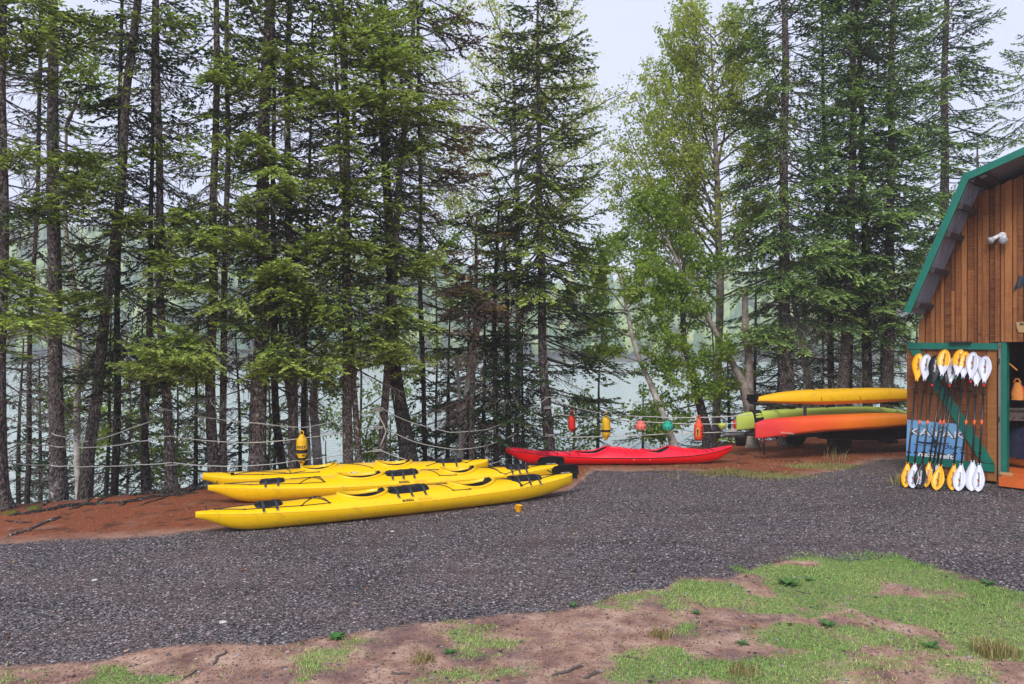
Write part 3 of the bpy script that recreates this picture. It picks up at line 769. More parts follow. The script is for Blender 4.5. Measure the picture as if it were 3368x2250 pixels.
# red tandem by the rope line
BR, SR = W2(1663, 14.45), W2(2408, 14.6)
rt = empty('kayak'); tag(rt, 'red tandem kayak lying under the hanging buoys', 'kayak')
L = math.hypot(SR[0] - BR[0], SR[1] - BR[1]); X = lambda px: t_of_px(BR, SR, px) * L
ck = [((X(1885) + X(2002)) / 2, (X(2002) - X(1885)) / 2, .21), ((X(2110) + X(2204)) / 2, (X(2204) - X(2110)) / 2, .21)]
zk = [(0, .26), (.02, .20), (.05, .10), (.09, .02), (.13, 0), (.84, 0), (.91, .04), (.96, .11), (1, .30)]
zs = [(0, .29), (.08, .25), (.2, .19), (.4, .155), (.65, .15), (.82, .18), (.93, .25), (1, .335)]
zc = [(0, .33), (.04, .33), (.15, .255), (.3, .235), (.38, .27), (.455, .355), (.5, .32), (.58, .27), (.66, .29), (.725, .355), (.77, .30), (.88, .27), (.95, .31), (1, .36)]
KR = Kayak(L, .64, zk, zs, zc, cockpits=ck); KR.hull('hull', [M['red'], M['reddeck']], rt)
for c in ck: KR.coaming(c, M['reddeck'], rt, rise=.012); KR.seat(c[0] + c[1] * .35, rt, back=-.03)
h = lambda px, f=.7: KR.half(X(px) / KR.L) * f
for a, b_ in ((1770, 1800), (1800, 1830), (1830, 1870), (1870, 1900)):
    KR.line([(X(a), h(a)), (X(b_), -h(b_, .85)), (X(b_) + .06, h(b_))], rt)
for a in (2030, 2050, 2075, 2215, 2235, 2262): KR.line([(X(a), .02), (X(a) + .13, -h(a, .9))], rt, mat=M['red'])
KR.line([(X(2295), h(2295)), (X(2318), -h(2318, .8))], rt); KR.line([(X(2320), h(2320)), (X(2340), -h(2340, .8))], rt)
for sg in (-1, 1):
    sl = MB(); sl.tube([(t * L, sg * (KR.half(t) + .003), KR.sm(zs, t)) for t in np.linspace(.01, .99, 60)], .007, 6); sl.build('seam_trim', M['black'], rt, smooth=True)
rb = rudder_blade(rt, (-.05, 0, .27), 1, .02, .02); bpy.data.objects.remove(rb)
bl = MB(); pr = [(-.16, 0), (-.10, .045), (.10, .06), (.32, .05), (.42, .01), (.36, -.015), (0, -.03)]
bl.add([(a + .02, sy, h_ + .385 - max(0, a) * .1) for sy in (-.012, .012) for a, h_ in pr], [tuple(range(7)), tuple(range(13, 6, -1))] + [(i, i + 7, (i + 1) % 7 + 7, (i + 1) % 7) for i in range(7)])
bl.build('rudder', M['blackgloss'], rt)
for xx in (.55, .62):
    mb = MB(); mb.lathe([(0, 0), (.008, 0), (.008, .005)], 8, c=(xx * L, -KR.half(xx) * .995, .12), R=Matrix.Rotation(PI / 2, 3, 'X')); mb.build('bolt', M['whiteink'], rt)
place(rt, BR, SR)

# kayaks on the trailer: upside-down hulls
def racked(name, label, col, px0, Y0, zc_top, Lk, ang, depth=.34, up=True, beam=.62, deep=False):
    r = empty(name); tag(r, label, 'kayak')
    k = Kayak(Lk, beam, [(0, .14), (.04, .10), (.12, .05), (.25, .01), (.35, 0), (.65, 0), (.8, .02), (.92, .06), (1, .16)],
              [(0, .20), (.1, .22), (.3, .235), (.7, .235), (.9, .24), (1, .24)], [(0, .22), (.1, .27), (.35, .33), (.65, .33), (.9, .29), (1, .25)], fine=.55)
    if deep:
        k.keel = [(0, .13), (.012, .07), (.05, .035), (.15, .015), (.3, 0), (.65, 0), (.8, .02), (1, .16)]
        k.seam = [(0, .40), (.03, .39), (.08, .355), (.16, .31), (.3, .26), (.7, .24), (1, .24)]
        k.crown = [(0, .41), (.06, .40), (.16, .37), (.35, .33), (.65, .33), (1, .26)]; k.fine = .62
    h = k.hull('hull', [M[col]], r)
    x0 = (px0 - CX) / F * Y0
    r.location = (x0, Y0, zc_top); r.rotation_euler = (PI if up else 0, 0, ang)
    return r, k
ANG = math.radians(20)
ry, ky = racked('kayak', 'yellow kayak upside down on top of the trailer rack', 'yelhull2', 2490, 15.1, 1.40, 4.6, ANG)
ro, ko = racked('kayak', 'orange red kayak upside down, lowest on the front of the rack', 'sunset', 2484, 14.75, .875, 4.7, ANG, beam=.66, deep=True)
rl, kl = racked('kayak', 'lime green kayak upside down behind the orange one', 'lime', 2422, 15.75, .93, 4.9, ANG, deep=True)
# upswept ends for the two lower hulls: end bulbs and grab loops
text('NECKY LOOKSHA', .04, M['whiteink'], ro, frame((.58, .245, .30), (1, 0, .12), (0, .1, -.99)), bold=.0)
for (r_, k_) in ((ry, ky), (ro, ko), (rl, kl)):
    for xx in (.55, 1.4, 2.4):
        mb = MB(); pp = [(xx, k_.half(xx / k_.L) * math.cos(a), k_.sm(k_.seam, xx / k_.L) * (1 - math.sin(a)) - .006) for a in np.linspace(0, PI, 13)]
        if r_ is ry and xx < 1: continue
        if r_ is ro: continue
        mb.tube(pp, .008, 5); mb.build('tie_strap', M['cord'], r_)
mb = MB(); mb.grid([(xx, (kl.half(xx / kl.L) + .008) * math.cos(a), kl.sm(kl.seam, xx / kl.L) * (1 - math.sin(a)) - .008) for a in np.linspace(0, PI, 13) for xx in (.36, .58)], 13, 2); mb.build('wide_strap', M['black'], rl)
rudder_blade(ry, (-.02, 0, .14), 1, .30, .0)

# yellow bailer cup
c = G(1705, 1683); mb = MB(); R = Matrix.Rotation(math.radians(6), 3, 'Y')
mb.lathe([(.062, 0), (.066, .006), (.082, .125), (.087, .128), (.082, .13), (.076, .125), (.060, .012), (.0, .010)], 24)
cup = empty('bailer_cup', (c.x, c.y, gz1(c.x, c.y) - .002)); cup.scale = (.62, .62, .72); cup.rotation_euler = (0, .12, .5); tag(cup, 'small orange yellow cup standing on the gravel beside the nearest kayak', 'cup')
mb.build('cup_body', M['yblade'], cup, smooth=True)
mb = MB(); mb.tube([(-.075, 0, .105), (-.095, 0, .10), (-.098, 0, .06), (-.07, 0, .035)], .009, 6); mb.build('handle', M['yblade'], cup, smooth=True)
# ------------------------------------------------------------------ barn frame of reference
TH = math.radians(46)
D = Vector((math.cos(TH), -math.sin(TH), 0)); NN = Vector((-math.sin(TH), -math.cos(TH), 0)); UP = Vector((0, 0, 1))
_Yh = (CH - .05) * F / (1583 - HOR); H0 = P(3273, 1583, _Yh) - NN * .10; H0.z = 0
def isect(px, o0, off=0.0):
    """along-wall coordinate where the view direction px meets the plane `off` in front of the wall"""
    k = (px - CX) / F; q = o0 + NN * off
    s = (k * q.y - q.x) / (D.x - k * D.y); pt = q + D * s; return s, pt
sC, Cc_ = isect(3024, H0); C0 = Vector((Cc_.x, Cc_.y, 0))
def sp(px, py, off=0.0):
    s, pt = isect(px, C0, off); return s, zat(py, pt.y)
def WP(s, off, z): return C0 + D * s + NN * off + UP * z
WM = Matrix(((D.x, -NN.x, 0, C0.x), (D.y, -NN.y, 0, C0.y), (0, 0, 1, 0), (0, 0, 0, 1)))     # local x=s, y=-off, z=z
def slab(poly, o1, o2):
    """closed prism from an (s,z) outline between two offsets, in barn-local coordinates"""
    mb = MB(); n = len(poly)
    mb.add([(s, -o2, z) for s, z in poly] + [(s, -o1, z) for s, z in poly],
           [tuple(range(n)), tuple(range(2 * n - 1, n - 1, -1))] + [(i, i + n, (i + 1) % n + n, (i + 1) % n) for i in range(n)]); return mb

barn = empty('barn'); barn.matrix_world = WM; tag(barn, 'brown board barn with teal trim and a gambrel roof', 'barn')
OV = .82                                                 # roof overhang
se, ze = sp(2976, 1024, OV); sk, zk_ = sp(3170, 577, OV); su, zu = sp(3368, 488, OV)
slope2 = (zu - zk_) / (su - sk); BW = 5.6; sR = BW / 2; zR = zk_ + slope2 * (sR - sk)
def roofz(s):
    s = min(s, BW - s)
    return ze + (zk_ - ze) * (s - se) / (sk - se) if s < sk else zk_ + slope2 * (s - sk)
s_open0 = sp(3313, 1300)[0]; z_open = sp(3300, 1125)[1]; s_open1 = s_open0 + 2.3
# wall boards, board over board, irregular widths
r = random.Random(5); s = 0.0; i = 0; HD = 6.5
marks = [3024, 3045, 3064, 3078, 3098, 3108, 3132, 3143, 3166, 3183, 3208, 3216, 3234, 3256, 3275, 3292, 3308, 3332, 3350, 3368]
xs = [0.0] + [sp(p, 900)[0] for p in marks[1:]]
while xs[-1] < BW: xs.append(xs[-1] + r.choice([.09, .13, .15, .17]))
xs[-1] = BW
for a, b in zip(xs[:-1], xs[1:]):
    up = i % 2 == 0; i += 1
    ov = -.003 if up else -.006; aa, bb = max(0, a - ov), min(BW, b + ov)
    if up: aa, bb = aa + .0, bb - .0
    o1, o2 = (.024, .060) if up else (.0, .022 + r.uniform(-.003, .002))
    top = lambda q: roofz(q) - .20
    poly_top = [(bb, top(bb)), (aa, top(aa))]
    if aa < sR < bb: poly_top.insert(1, (sR, top(sR)))
    z0 = z_open + r.uniform(-.004, .004) if (bb > s_open0 - .12 and aa < s_open1) else .06
    if a < .1: z0 = .06
    cuts = [z0]
    if r.random() < .3: cuts.append(z_open + r.uniform(.5, 1.6))
    for c0, c1 in zip(cuts, cuts[1:] + [None]):
        if c1 is None: pl = [(aa, c0 + .004), (bb, c0 + .004)] + poly_top
        else: pl = [(aa, c0), (bb, c0), (bb, c1 - .003), (aa, c1 - .003)]
        if min(p[1] for p in poly_top) <= c0 + .05: continue
        slab(pl, o1, o2).build('board', M['siding'], barn)
# frame behind the boards, side walls, back wall, floor, inner lining
LEN = 7.0
def bbox(name, s0, s1, o1, o2, z0, z1, mat, parent=barn):
    return slab([(s0, z0), (s1, z0), (s1, z1), (s0, z1)], o1, o2).build(name, mat, parent)
zw = roofz(.02) - .25
bbox('side_wall', -.0, .05, -LEN, -.104, .06, zw, M['siding']); bbox('side_wall', BW - .05, BW, -LEN, -.104, .06, zw, M['siding'])
slab([(.0, .06), (s_open0 - .1, .06), (s_open0 - .1, z_open), (s_open1 + .1, z_open), (s_open1 + .1, .06), (BW, .06), (BW, zw), (BW - sk, zk_ - .25), (sR, zR - .25), (sk, zk_ - .25), (0, zw)], -.10, -.004).build('wall_sheathing', M['darkwood'], barn)
pts = [(0.052, .06), (BW - .052, .06), (BW - .052, zw), (BW - sk, zk_ - .25), (sR, zR - .25), (sk, zk_ - .25), (.052, zw)]
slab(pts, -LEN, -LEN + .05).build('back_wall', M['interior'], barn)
bbox('header_beam', s_open0 - .1, s_open1 + .1, -.26, -.104, z_open + .004, z_open + .22, M['darkwood'])
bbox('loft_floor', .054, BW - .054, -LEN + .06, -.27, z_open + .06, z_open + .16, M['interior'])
bbox('floor', .054, BW - .054, -LEN + .06, -.02, .02, .20, M['orangefloor'])
zs0, zs1 = .03, .175
bbox('door_step', s_open0 - .03, s_open1 + .05, .004, .42, zs0, zs1, M['orangefloor'])
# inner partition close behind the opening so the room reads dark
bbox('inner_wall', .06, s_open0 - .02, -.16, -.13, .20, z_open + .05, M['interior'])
# jamb posts
for (sa, sb, oa, ob, mt) in ((sp(3286, 1300)[0], sp(3294, 1300)[0], -.10, .05, 'greywood'), (sp(3294.5, 1300)[0], s_open0, -.14, .03, 'tealpaint')):
    bbox('door_jamb', sa, sb, oa, ob, .055, z_open - .004, M[mt])
bbox('door_jamb', s_open1, s_open1 + .14, -.1, .05, .055, z_open - .004, M['tealpaint'])
bbox('hinge', sp(3284, 1300)[0], sp(3291, 1300)[0], .051, .075, 2.02, 2.10, M['darksteel'])
bbox('hinge', sp(3284, 1300)[0], sp(3291, 1300)[0], .051, .075, 1.05, 1.13, M['darksteel'])
c = sp(3310, 1548); bbox('wood_block', c[0] - .06, c[0] + .12, .10, .16, zs1 + .002, zs1 + .045, M['palewood'])
# roof: panels, fascia boards, purlins
T = .07
def roof_panel(p0, p1, name):
    (a, za), (b, zb) = p0, p1; L_ = math.hypot(b - a, zb - za); nx, nz = -(zb - za) / L_, (b - a) / L_
    if nz < 0: nx, nz = -nx, -nz
    poly = [(a, za - .0), (b, zb - .0), (b - nx * T, zb - nz * T), (a - nx * T, za - nz * T)]
    return slab(poly, -LEN - .3, OV - .006).build(name, M['galv'], barn)
EV = (se, ze); KN = (sk, zk_); RG = (sR, zR); KN2 = (BW - sk, zk_); EV2 = (BW - se, ze)
for nm, p0, p1 in (('roof_panel', EV, KN), ('roof_panel', KN, RG), ('roof_panel', RG, KN2), ('roof_panel', KN2, EV2)): roof_panel(p0, p1, nm)
def strip(p0, p1, w, o1, o2, name, mat, lift=0.0, e0=(0, 0), e1=(0, 0)):
    (a, za), (b, zb) = p0, p1; L_ = math.hypot(b - a, zb - za); nx, nz = -(zb - za) / L_, (b - a) / L_
    if nz < 0: nx, nz = -nx, -nz
    poly = [(a + nx * lift, za + nz * lift), (b + nx * lift, zb + nz * lift), (b - nx * w + e1[0], zb - nz * w + e1[1]), (a - nx * w + e0[0], za - nz * w + e0[1])]
    return slab(poly, o1, o2).build(name, mat, barn)
for p0, p1 in ((EV, KN), (KN, RG), (RG, KN2), (KN2, EV2)): strip(p0, p1, .10, OV - .002, OV + .026, 'fascia', M['tealpaint'], .014)
# ribs of the corrugated underside, seen between the purlins
for (p0, p1) in ((EV, KN),):
    L_ = math.hypot(p1[0] - p0[0], p1[1] - p0[1]); ux, uz = (p1[0] - p0[0]) / L_, (p1[1] - p0[1]) / L_
    for o in np.arange(.06, OV - .03, .115):
        a = (p0[0] + uz * (T + .0), p0[1] - ux * (T + .0)); b = (p1[0] + uz * T, p1[1] - ux * T)
        poly = [(a[0], a[1]), (b[0], b[1]), (b[0] + uz * .014, b[1] - ux * .014), (a[0] + uz * .014, a[1] - ux * .014)]
        slab(poly, o, o + .028).build('roof_rib', M['galv'], barn)
    for fr_ in (.07, .335, .60, .80, .99):
        cx_, cz_ = p0[0] + ux * L_ * fr_, p0[1] + uz * L_ * fr_
        w = .045; d0, d1 = T + .016, T + .105
        poly = [(cx_ + uz * d0 - ux * w, cz_ - ux * d0 - uz * w), (cx_ + uz * d0 + ux * w, cz_ - ux * d0 + uz * w), (cx_ + uz * d1 + ux * w, cz_ - ux * d1 + uz * w), (cx_ + uz * d1 - ux * w, cz_ - ux * d1 - uz * w)]
        slab(poly, .046, OV - .008).build('purlin', M['darkwood'], barn)
L_ = math.hypot(RG[0] - KN[0], RG[1] - KN[1]); ux, uz = (RG[0] - KN[0]) / L_, (RG[1] - KN[1]) / L_
for fr_ in (.12, .5, .9):
    cx_, cz_ = KN[0] + ux * L_ * fr_, KN[1] + uz * L_ * fr_; w = .045; d0, d1 = T + .002, T + .10
    slab([(cx_ + uz * d0 - ux * w, cz_ - ux * d0 - uz * w), (cx_ + uz * d0 + ux * w, cz_ - ux * d0 + uz * w), (cx_ + uz * d1 + ux * w, cz_ - ux * d1 + uz * w), (cx_ + uz * d1 - ux * w, cz_ - ux * d1 - uz * w)], .046, OV - .008).build('purlin', M['darkwood'], barn)

# ------------------------------------------------------------------ open door leaf (child of the barn: part "door")
door = empty('door'); door.parent = barn
DO = .075                                                # planks' back offset from the wall
pb = [2982, 3018, 3047, 3082, 3118, 3157, 3180, 3208, 3246, 3278]
for j in range(len(pb) - 1):
    s0, _ = sp(pb[j], 1300, DO + .03); s1, _ = sp(pb[j + 1], 1300, DO + .03)
    zt = sp(pb[j], 1137, DO)[1]; zb = .05
    g = .004; w = M['goldwood'] if j == len(pb) - 2 else M['doorwood']
    slab([(s0 + g, zb), (s1 - g, zb), (s1 - g, zt), (s0 + g, zt)], DO, DO + .028 + .004 * (j % 2)).build('plank', w, door)
def dq(name, quad, o1, o2, mat, parent=door): return slab([sp(x, y, o2) for x, y in quad], o1, o2).build(name, mat, parent)
Q0, Q1 = DO + .036, DO + .062
dq('rail', [(2979, 1522), (3271, 1553), (3271, 1528), (2981, 1498)][:: 1], Q0, Q1, M['tealpaint'])
dq('rail', [(2986, 1148), (3281, 1150), (3281, 1129), (2985, 1127)], Q0, Q1 + .01, M['tealpaint'])
dq('brace', [(2991, 1151), (3025, 1150.5), (3270, 1524), (3246, 1524.5), (3222, 1514)], Q0, Q1 - .002, M['tealpaint'])
dq('hinge', [(3120, 1128.5), (3191, 1128.5), (3191, 1123), (3120, 1123)], Q0, Q1 + .08, M['darksteel'])
mb = MB(); s_, z_ = sp(2997, 1272, Q1)
mb.tube([(s_ + .06, -Q1, z_ + .05), (s_ + .05, -Q1 - .02, z_), (s_ - .05, -Q1 - .01, z_ - .03)], .006, 6); mb.build('latch_hook', M['steel'], door)
# a small coiled cable lock hanging between the paddles
lk = MB(); s_, z_ = sp(3153, 1285, Q0)
lk.tube([(s_ + .06 * math.cos(a), -Q0 - .02 - .004 * a / 3, z_ + .06 * math.sin(a)) for a in np.linspace(0, 14, 50)], .008, 6)
lk.tube([(s_ - .05, -Q0 - .03, z_ - .02), (s_ - .05, -Q0 - .03, z_ - .16), (s_ + .0, -Q0 - .03, z_ - .16), (s_ + .0, -Q0 - .03, z_ - .10)], .008, 6)
lock = lk.build('cable_lock', M['darksteel']); lock.matrix_world = WM; tag(lock, 'dark coiled cable lock hanging on the barn door behind the paddles', 'lock')

# ------------------------------------------------------------------ blue sign on the door
sg = empty('sign'); sg.matrix_world = WM; tag(sg, 'faded blue kayak tours sign fixed to the barn door behind the paddles', 'sign')
so = DO + .034
q = [(2980, 1500), (3171, 1516), (3173, 1400), (3149, 1394), (2984, 1381)]
slab([sp(x, y, so + .006) for x, y in q], so, so + .006).build('sign_board', M['sign'], sg)
def st(body, px, py, size, mat, bold=0.0, shear=0.0, lay=0, sx=1.0, name='lettering'):
    s_, z_ = sp(px, py, so + .01); o = text(body, size, mat, sg, Matrix.Translation((s_, -(so + .0085 + lay * .0022), z_)) @ Matrix.Rotation(PI / 2, 4, 'X') @ Matrix.Diagonal((sx, 1, 1, 1)), name, bold=bold, shear=shear); return o
st('KAYAK', 3081, 1427, .17, M['navy'], .010, 0, 0, 1.62); st('KAYAK', 3079, 1426, .17, M['whiteink'], .002, 0, 1, 1.62)
st('Tours', 3122, 1470, .125, M['navy'], .001, .35, 0, 1.45)
st('next left', 3077, 1498, .115, M['navy'], .012, 0, 0, 1.45); st('next left', 3076, 1498, .115, M['whiteink'], .004, 0, 1, 1.45)
st('No.1  Sea', 3065, 1403, .07, M['tealpaint'], 0, .4, 0, 1.6)
# kayak and paddler emblem with its waterline
def emb(poly, mat): slab([sp(3012 + x, 1453 + y, so + .01) for x, y in poly], so + .0065, so + .0085).build('emblem', mat, sg)
emb([(8, -2), (40, 3), (109, 5), (108, 8), (70, 10), (30, 8), (6, 3)], M['navy'])
emb([(50, 4), (52, -6), (57, -10), (60, -12), (63, -9), (68, -4), (71, 4)], M['navy']); emb([(55, -12), (56, -17), (61, -17), (62, -12)], M['navy'])
emb([(34, 1), (84, 2), (84, 3.3), (34, 2.3)], M['navy'])
emb([(48, 11), (76, 12), (70, 15), (68, 20), (60, 22), (56, 15)], M['navy']); emb([(-8, 8), (30, 11), (48, 12), (30, 13), (-8, 10)], M['navy']); emb([(76, 13), (118, 12), (100, 15)], M['navy'])
for (x, y) in ((2989, 1388),):
    mb = MB(); s_, z_ = sp(x, y, so); mb.lathe([(0, 0), (.008, 0), (.008, .004)], 8, c=(s_, -so - .006, z_), R=Matrix.Rotation(PI / 2, 3, 'X')); mb.build('screw', M['tealpaint'], sg)

# ------------------------------------------------------------------ paddles leaning on the door
def blade_outline(n=26):
    """asymmetric touring blade, length 1, neck at 0, tip at 1"""
    xs = np.linspace(0, 1, n)
    w1 = .17 * np.sin(np.clip(xs, 0, 1) ** .80 * PI) ** .62 * (1 - .10 * (1 - xs)); w2 = .17 * np.sin(np.clip(xs, 0, 1) ** .95 * PI) ** .55 * (1 - .05 * (1 - xs))
    tp = .70 + .38 * np.minimum(1, xs / .55); w1 = .175 * np.sin(xs ** 1.30 * PI) ** .52 * tp; w2 = .17 * np.sin(xs ** 1.15 * PI) ** .55 * tp
    w1 = np.maximum(w1, .045 * (1 - xs) + .004); w2 = np.maximum(w2, .045 * (1 - xs) + .004)
    return xs, w1, w2
def blade(name, parent, base, axis, nrm, length, mats, split=None, flip=1, feather=0.0, width=1.0, spoon=.05):
    A = axis.normalized(); Sd = A.cross(nrm).normalized(); Nn = Sd.cross(A)
    if feather: 
        Rm = Matrix.Rotation(feather, 3, A); Sd = Rm @ Sd; Nn = Rm @ Nn
    xs, w1, w2 = blade_outline(); mb = MB(); nj = 7
    for layer in (0, 1):
        pts = []
        for x, a, b_ in zip(xs, w1, w2):
            for j in range(nj):
                u = j / (nj - 1) * 2 - 1; y = (u * (a if u < 0 else b_)) * length * flip * width
                th = .004 + .010 * math.exp(-(u / .22) ** 2) * (1 - x * .75)
                z = spoon * length * (x ** 2) + .02 * abs(u) ** 2 + (th if layer else -.003)
                pts.append(base + A * (x * length) + Sd * y + Nn * z)
        k0 = len(mb.f); mb.grid(pts, len(xs), nj)
        if split is not None:
            for fi in range(k0, len(mb.f)):
                row = (fi - k0) // (nj - 1)
                if row < split * len(xs): mb.m[fi] = 1
    # rim joining the two faces
    n = len(xs); off = n * nj
    for i in range(n - 1):
        for j in (0, nj - 1):
            a, b_ = i * nj + j, (i + 1) * nj + j; mb.f.append((a, b_, b_ + off, a + off)); mb.m.append(1 if split is not None and i < split * n else 0)
    mb.f.append(tuple((n - 1) * nj + j for j in range(nj)) + tuple(off + (n - 1) * nj + j for j in range(nj - 1, -1, -1))); mb.m.append(0)
    return mb.build(name, mats, parent, smooth=True), A, Sd, Nn
cx7 = lambda x: 2940 + x / 2.703
cy7 = lambda y: 1080 + y / 2.703
# (top tip x,y), (top neck x,y), (bottom neck), (bottom tip), top colour, bottom colour, band?, side offset of blade
PD = [((222, 233), (200, 472), (130, 1192), (100, 1425), 'yblade', 'yblade', None, 'orange yellow paddle with plain blades, first on the left of the row', 0),
      ((300, 240), (262, 470), (178, 1198), (158, 1432), 'white', 'white', 'b', 'white bladed paddle second from the left, beside the first orange yellow one', 0),
      ((372, 250), (335, 490), (253, 1190), (226, 1438), 'bblade', 'bblade', 'r', 'black bladed paddle third from the left, leaning in front', 0),
      ((460, 195), (412, 428), (283, 1185), (283, 1435), 'split', 'yblade', 't', 'orange and white split blade paddle between the two black ones', 1),
      ((500, 280), (445, 497), (355, 1185), (318, 1430), 'bblade', 'bblade', 'b', 'black bladed paddle half hidden behind the orange and white one', 1),
      ((535, 262), (497, 495), (402, 1205), (352, 1425), 'white', 'white', 'r', 'white bladed paddle mostly hidden between a black and a split blade', 1),
      ((592, 195), (560, 428), (400, 1215), (378, 1447), 'split', 'yblade', 't', 'orange and white split blade paddle left of the touching pair, lower blade all orange', 0),
      ((640, 212), (625, 448), (542, 1205), (508, 1443), 'split', 'yblade', None, 'orange and white split blade paddle right of the touching pair', 0),
      ((712, 217), (675, 458), (590, 1203), (572, 1452), 'white', 'white', 'r', 'white paddle with a printed lower blade, right of the split blade pair', 0),
      ((745, 250), (738, 515), (705, 1175), (685, 1447), 'white', 'white', 'b', 'white paddle with unprinted blades, second from the right end', 0),
      ((815, 250), (793, 490), (755, 1200), (745, 1452), 'white', 'white', 'r', 'white paddle with a printed upper blade at the right end of the row', 0)]
for i, (tt, tn, bn, bt, ct, cb, bandk, lab, hid) in enumerate(PD):
    # foot on the ground, neck leaning on the door
    bx, by = cx7(bt[0]), cy7(bt[1]) + (-5 if hid else 0); g0 = G(bx, by); g0.z = gz1(g0.x, g0.y) - .002
    offt = Q1 + .03 + (.0 if hid else .035)
    st_, zt_ = sp(cx7(tt[0]), cy7(tt[1]), offt); top = WP(st_, offt, zt_)
    ax = (top - g0).normalized(); Lt = (top - g0).length
    yfac = lambda y: (y - bt[1]) / (tt[1] - bt[1])
    # perspective-correct fraction along the leaning shaft
    def frac(y):
        py = cy7(y); lo, hi = 0.0, 1.0
        for _ in range(30):
            m_ = (lo + hi) / 2; q_ = g0 + (top - g0) * m_; v_ = HOR - (q_.z - CH) / q_.y * F
            if v_ > py: lo = m_
            else: hi = m_
        return lo
    f1, f2 = frac(bn[1]), frac(tn[1]); p1, p2 = g0 + (top - g0) * f1, g0 + (top - g0) * f2
    root = empty('paddle', g0); tag(root, lab, 'paddle', 'kayak paddles leaning on the barn door'); mi_ = Matrix.Translation(-g0)
    loc = lambda v: v - g0
    mb = MB(); mb.tube([loc(p1 - ax * .03), loc(p2 + ax * .03)], .0155, 10); mb.build('shaft', M['shaft'], root, smooth=True)
    fm = .5; 
    if bandk in ('b', 'r'):
        fb = frac(838); pc = g0 + (top - g0) * fb; mb = MB(); mb.tube([loc(pc - ax * .035), loc(pc + ax * .04)], .0185, 10); mb.build('ferrule_band', M['orangeband'], root, smooth=True)
    if bandk in ('r', 't'):
        mb = MB(); mb.tube([loc(p2 - ax * .06), loc(p2 - ax * .015)], .0175, 10); mb.build('neck_band', M['redband' if bandk == 'r' else 'tealpaint'], root, smooth=True)
    for fr_ in (.12, .86):
        q_ = p1 + (p2 - p1) * fr_; mb = MB(); mb.lathe([(.016, -.006), (.034, -.003), (.034, .003), (.016, .006)], 12, c=loc(q_), R=ax.to_track_quat('Z', 'Y').to_matrix()); mb.build('drip_ring', M['black'], root)
    mt = [M['yblade'], M['white']] if ct == 'split' else [M[ct]]
    tocam = (Vector((0, 0, CH)) - top).normalized()
    bo, A, Sd, Nn = blade('upper_blade', root, loc(p2), ax, tocam, (top - p2).length, mt, .36 if ct == 'split' else None, 1, random.Random(i).uniform(-.25, .25), [.95, .95, 1.0, 1.1, .95, .9, 1.05, 1.0, 1.0, 1.05, 1.12][i])
    bo2, A2, Sd2, Nn2 = blade('lower_blade', root, loc(p1), -ax, tocam, (p1 - g0).length, [M[cb]], None, -1, random.Random(i + 50).uniform(-.2, .2), [.85, .95, 1.0, .8, .75, .9, 1.1, .95, 1.05, 1.1, 1.0][i])
    ink = M['whiteink'] if ct == 'bblade' else M['ink']
    for (A_, Sd_, Nn_, pp, ln, okk, par) in ((A, Sd, Nn, p2, (top - p2).length, i not in (4, 9), bo), (A2, Sd2, Nn2, p1, (p1 - g0).length, i not in (5, 9), bo2)):
        if not okk: continue
        cpt = loc(pp) + A_ * ln * .60 + Nn_ * (.05 * ln * .36 + .021)
        sx_ = A_ if A_.z > 0 else -A_
        z_ = Nn_ if Nn_.dot(tocam) > 0 else -Nn_
        text('AquaBound', .052, ink, par, frame(cpt, sx_, z_.cross(sx_)), shear=.35)
        mb = MB(); n = 14; y_ = z_.cross(sx_); cc = cpt + sx_ * -.01 - z_ * .002
        mb.add([cc + (sx_ * math.cos(2 * PI * k / n) + y_ * math.sin(2 * PI * k / n)) * .015 for k in range(n)] + [cc - z_ * .012 + (sx_ * math.cos(2 * PI * k / n) + y_ * math.sin(2 * PI * k / n)) * .015 for k in range(n)],
               [tuple(range(n))] + [(k, k + n, (k + 1) % n + n, (k + 1) % n) for k in range(n)]); mb.build('sun_mark', M['redink'], par)

# ------------------------------------------------------------------ twin flood lamp on the gable
s_, z_ = sp(3297, 776, .045); lamp = empty('flood_lamp'); lamp.matrix_world = WM @ Matrix.Translation((s_, -.046, z_)); tag(lamp, 'twin white flood lamp with two clear bulbs on the barn gable', 'lamp')
mb = MB(); mb.lathe([(.0, 0), (.062, 0), (.062, .02), (.05, .045), (.0, .05)], 20, R=Matrix.Rotation(PI / 2, 3, 'X')); mb.build('base_plate', M['pvcwhite'], lamp, smooth=True)
for (dx, dz, az, el, sc_) in ((-.055, -.01, -1.0, -.55, 1.0), (.035, -.01, .15, -.75, 1.15)):
    d_ = Vector((math.sin(az) * math.cos(el), -math.cos(az) * math.cos(el), math.sin(el))); R = d_.to_track_quat('Z', 'Y').to_matrix(); c_ = Vector((dx, -.06, dz))
    mb = MB(); mb.lathe([(.0, -.03), (.03 * sc_, -.02), (.034 * sc_, .05), (.04 * sc_, .07)], 16, c=c_, R=R); hd = mb.build('lamp_head', M['pvcwhite'], lamp, smooth=True)
    mb = MB(); mb.lathe([(.034 * sc_, .065), (.058 * sc_, .11), (.062 * sc_, .135), (.05 * sc_, .15), (.0, .156)], 18, c=c_, R=R); mb.build('bulb', M['glass'], lamp, smooth=True)

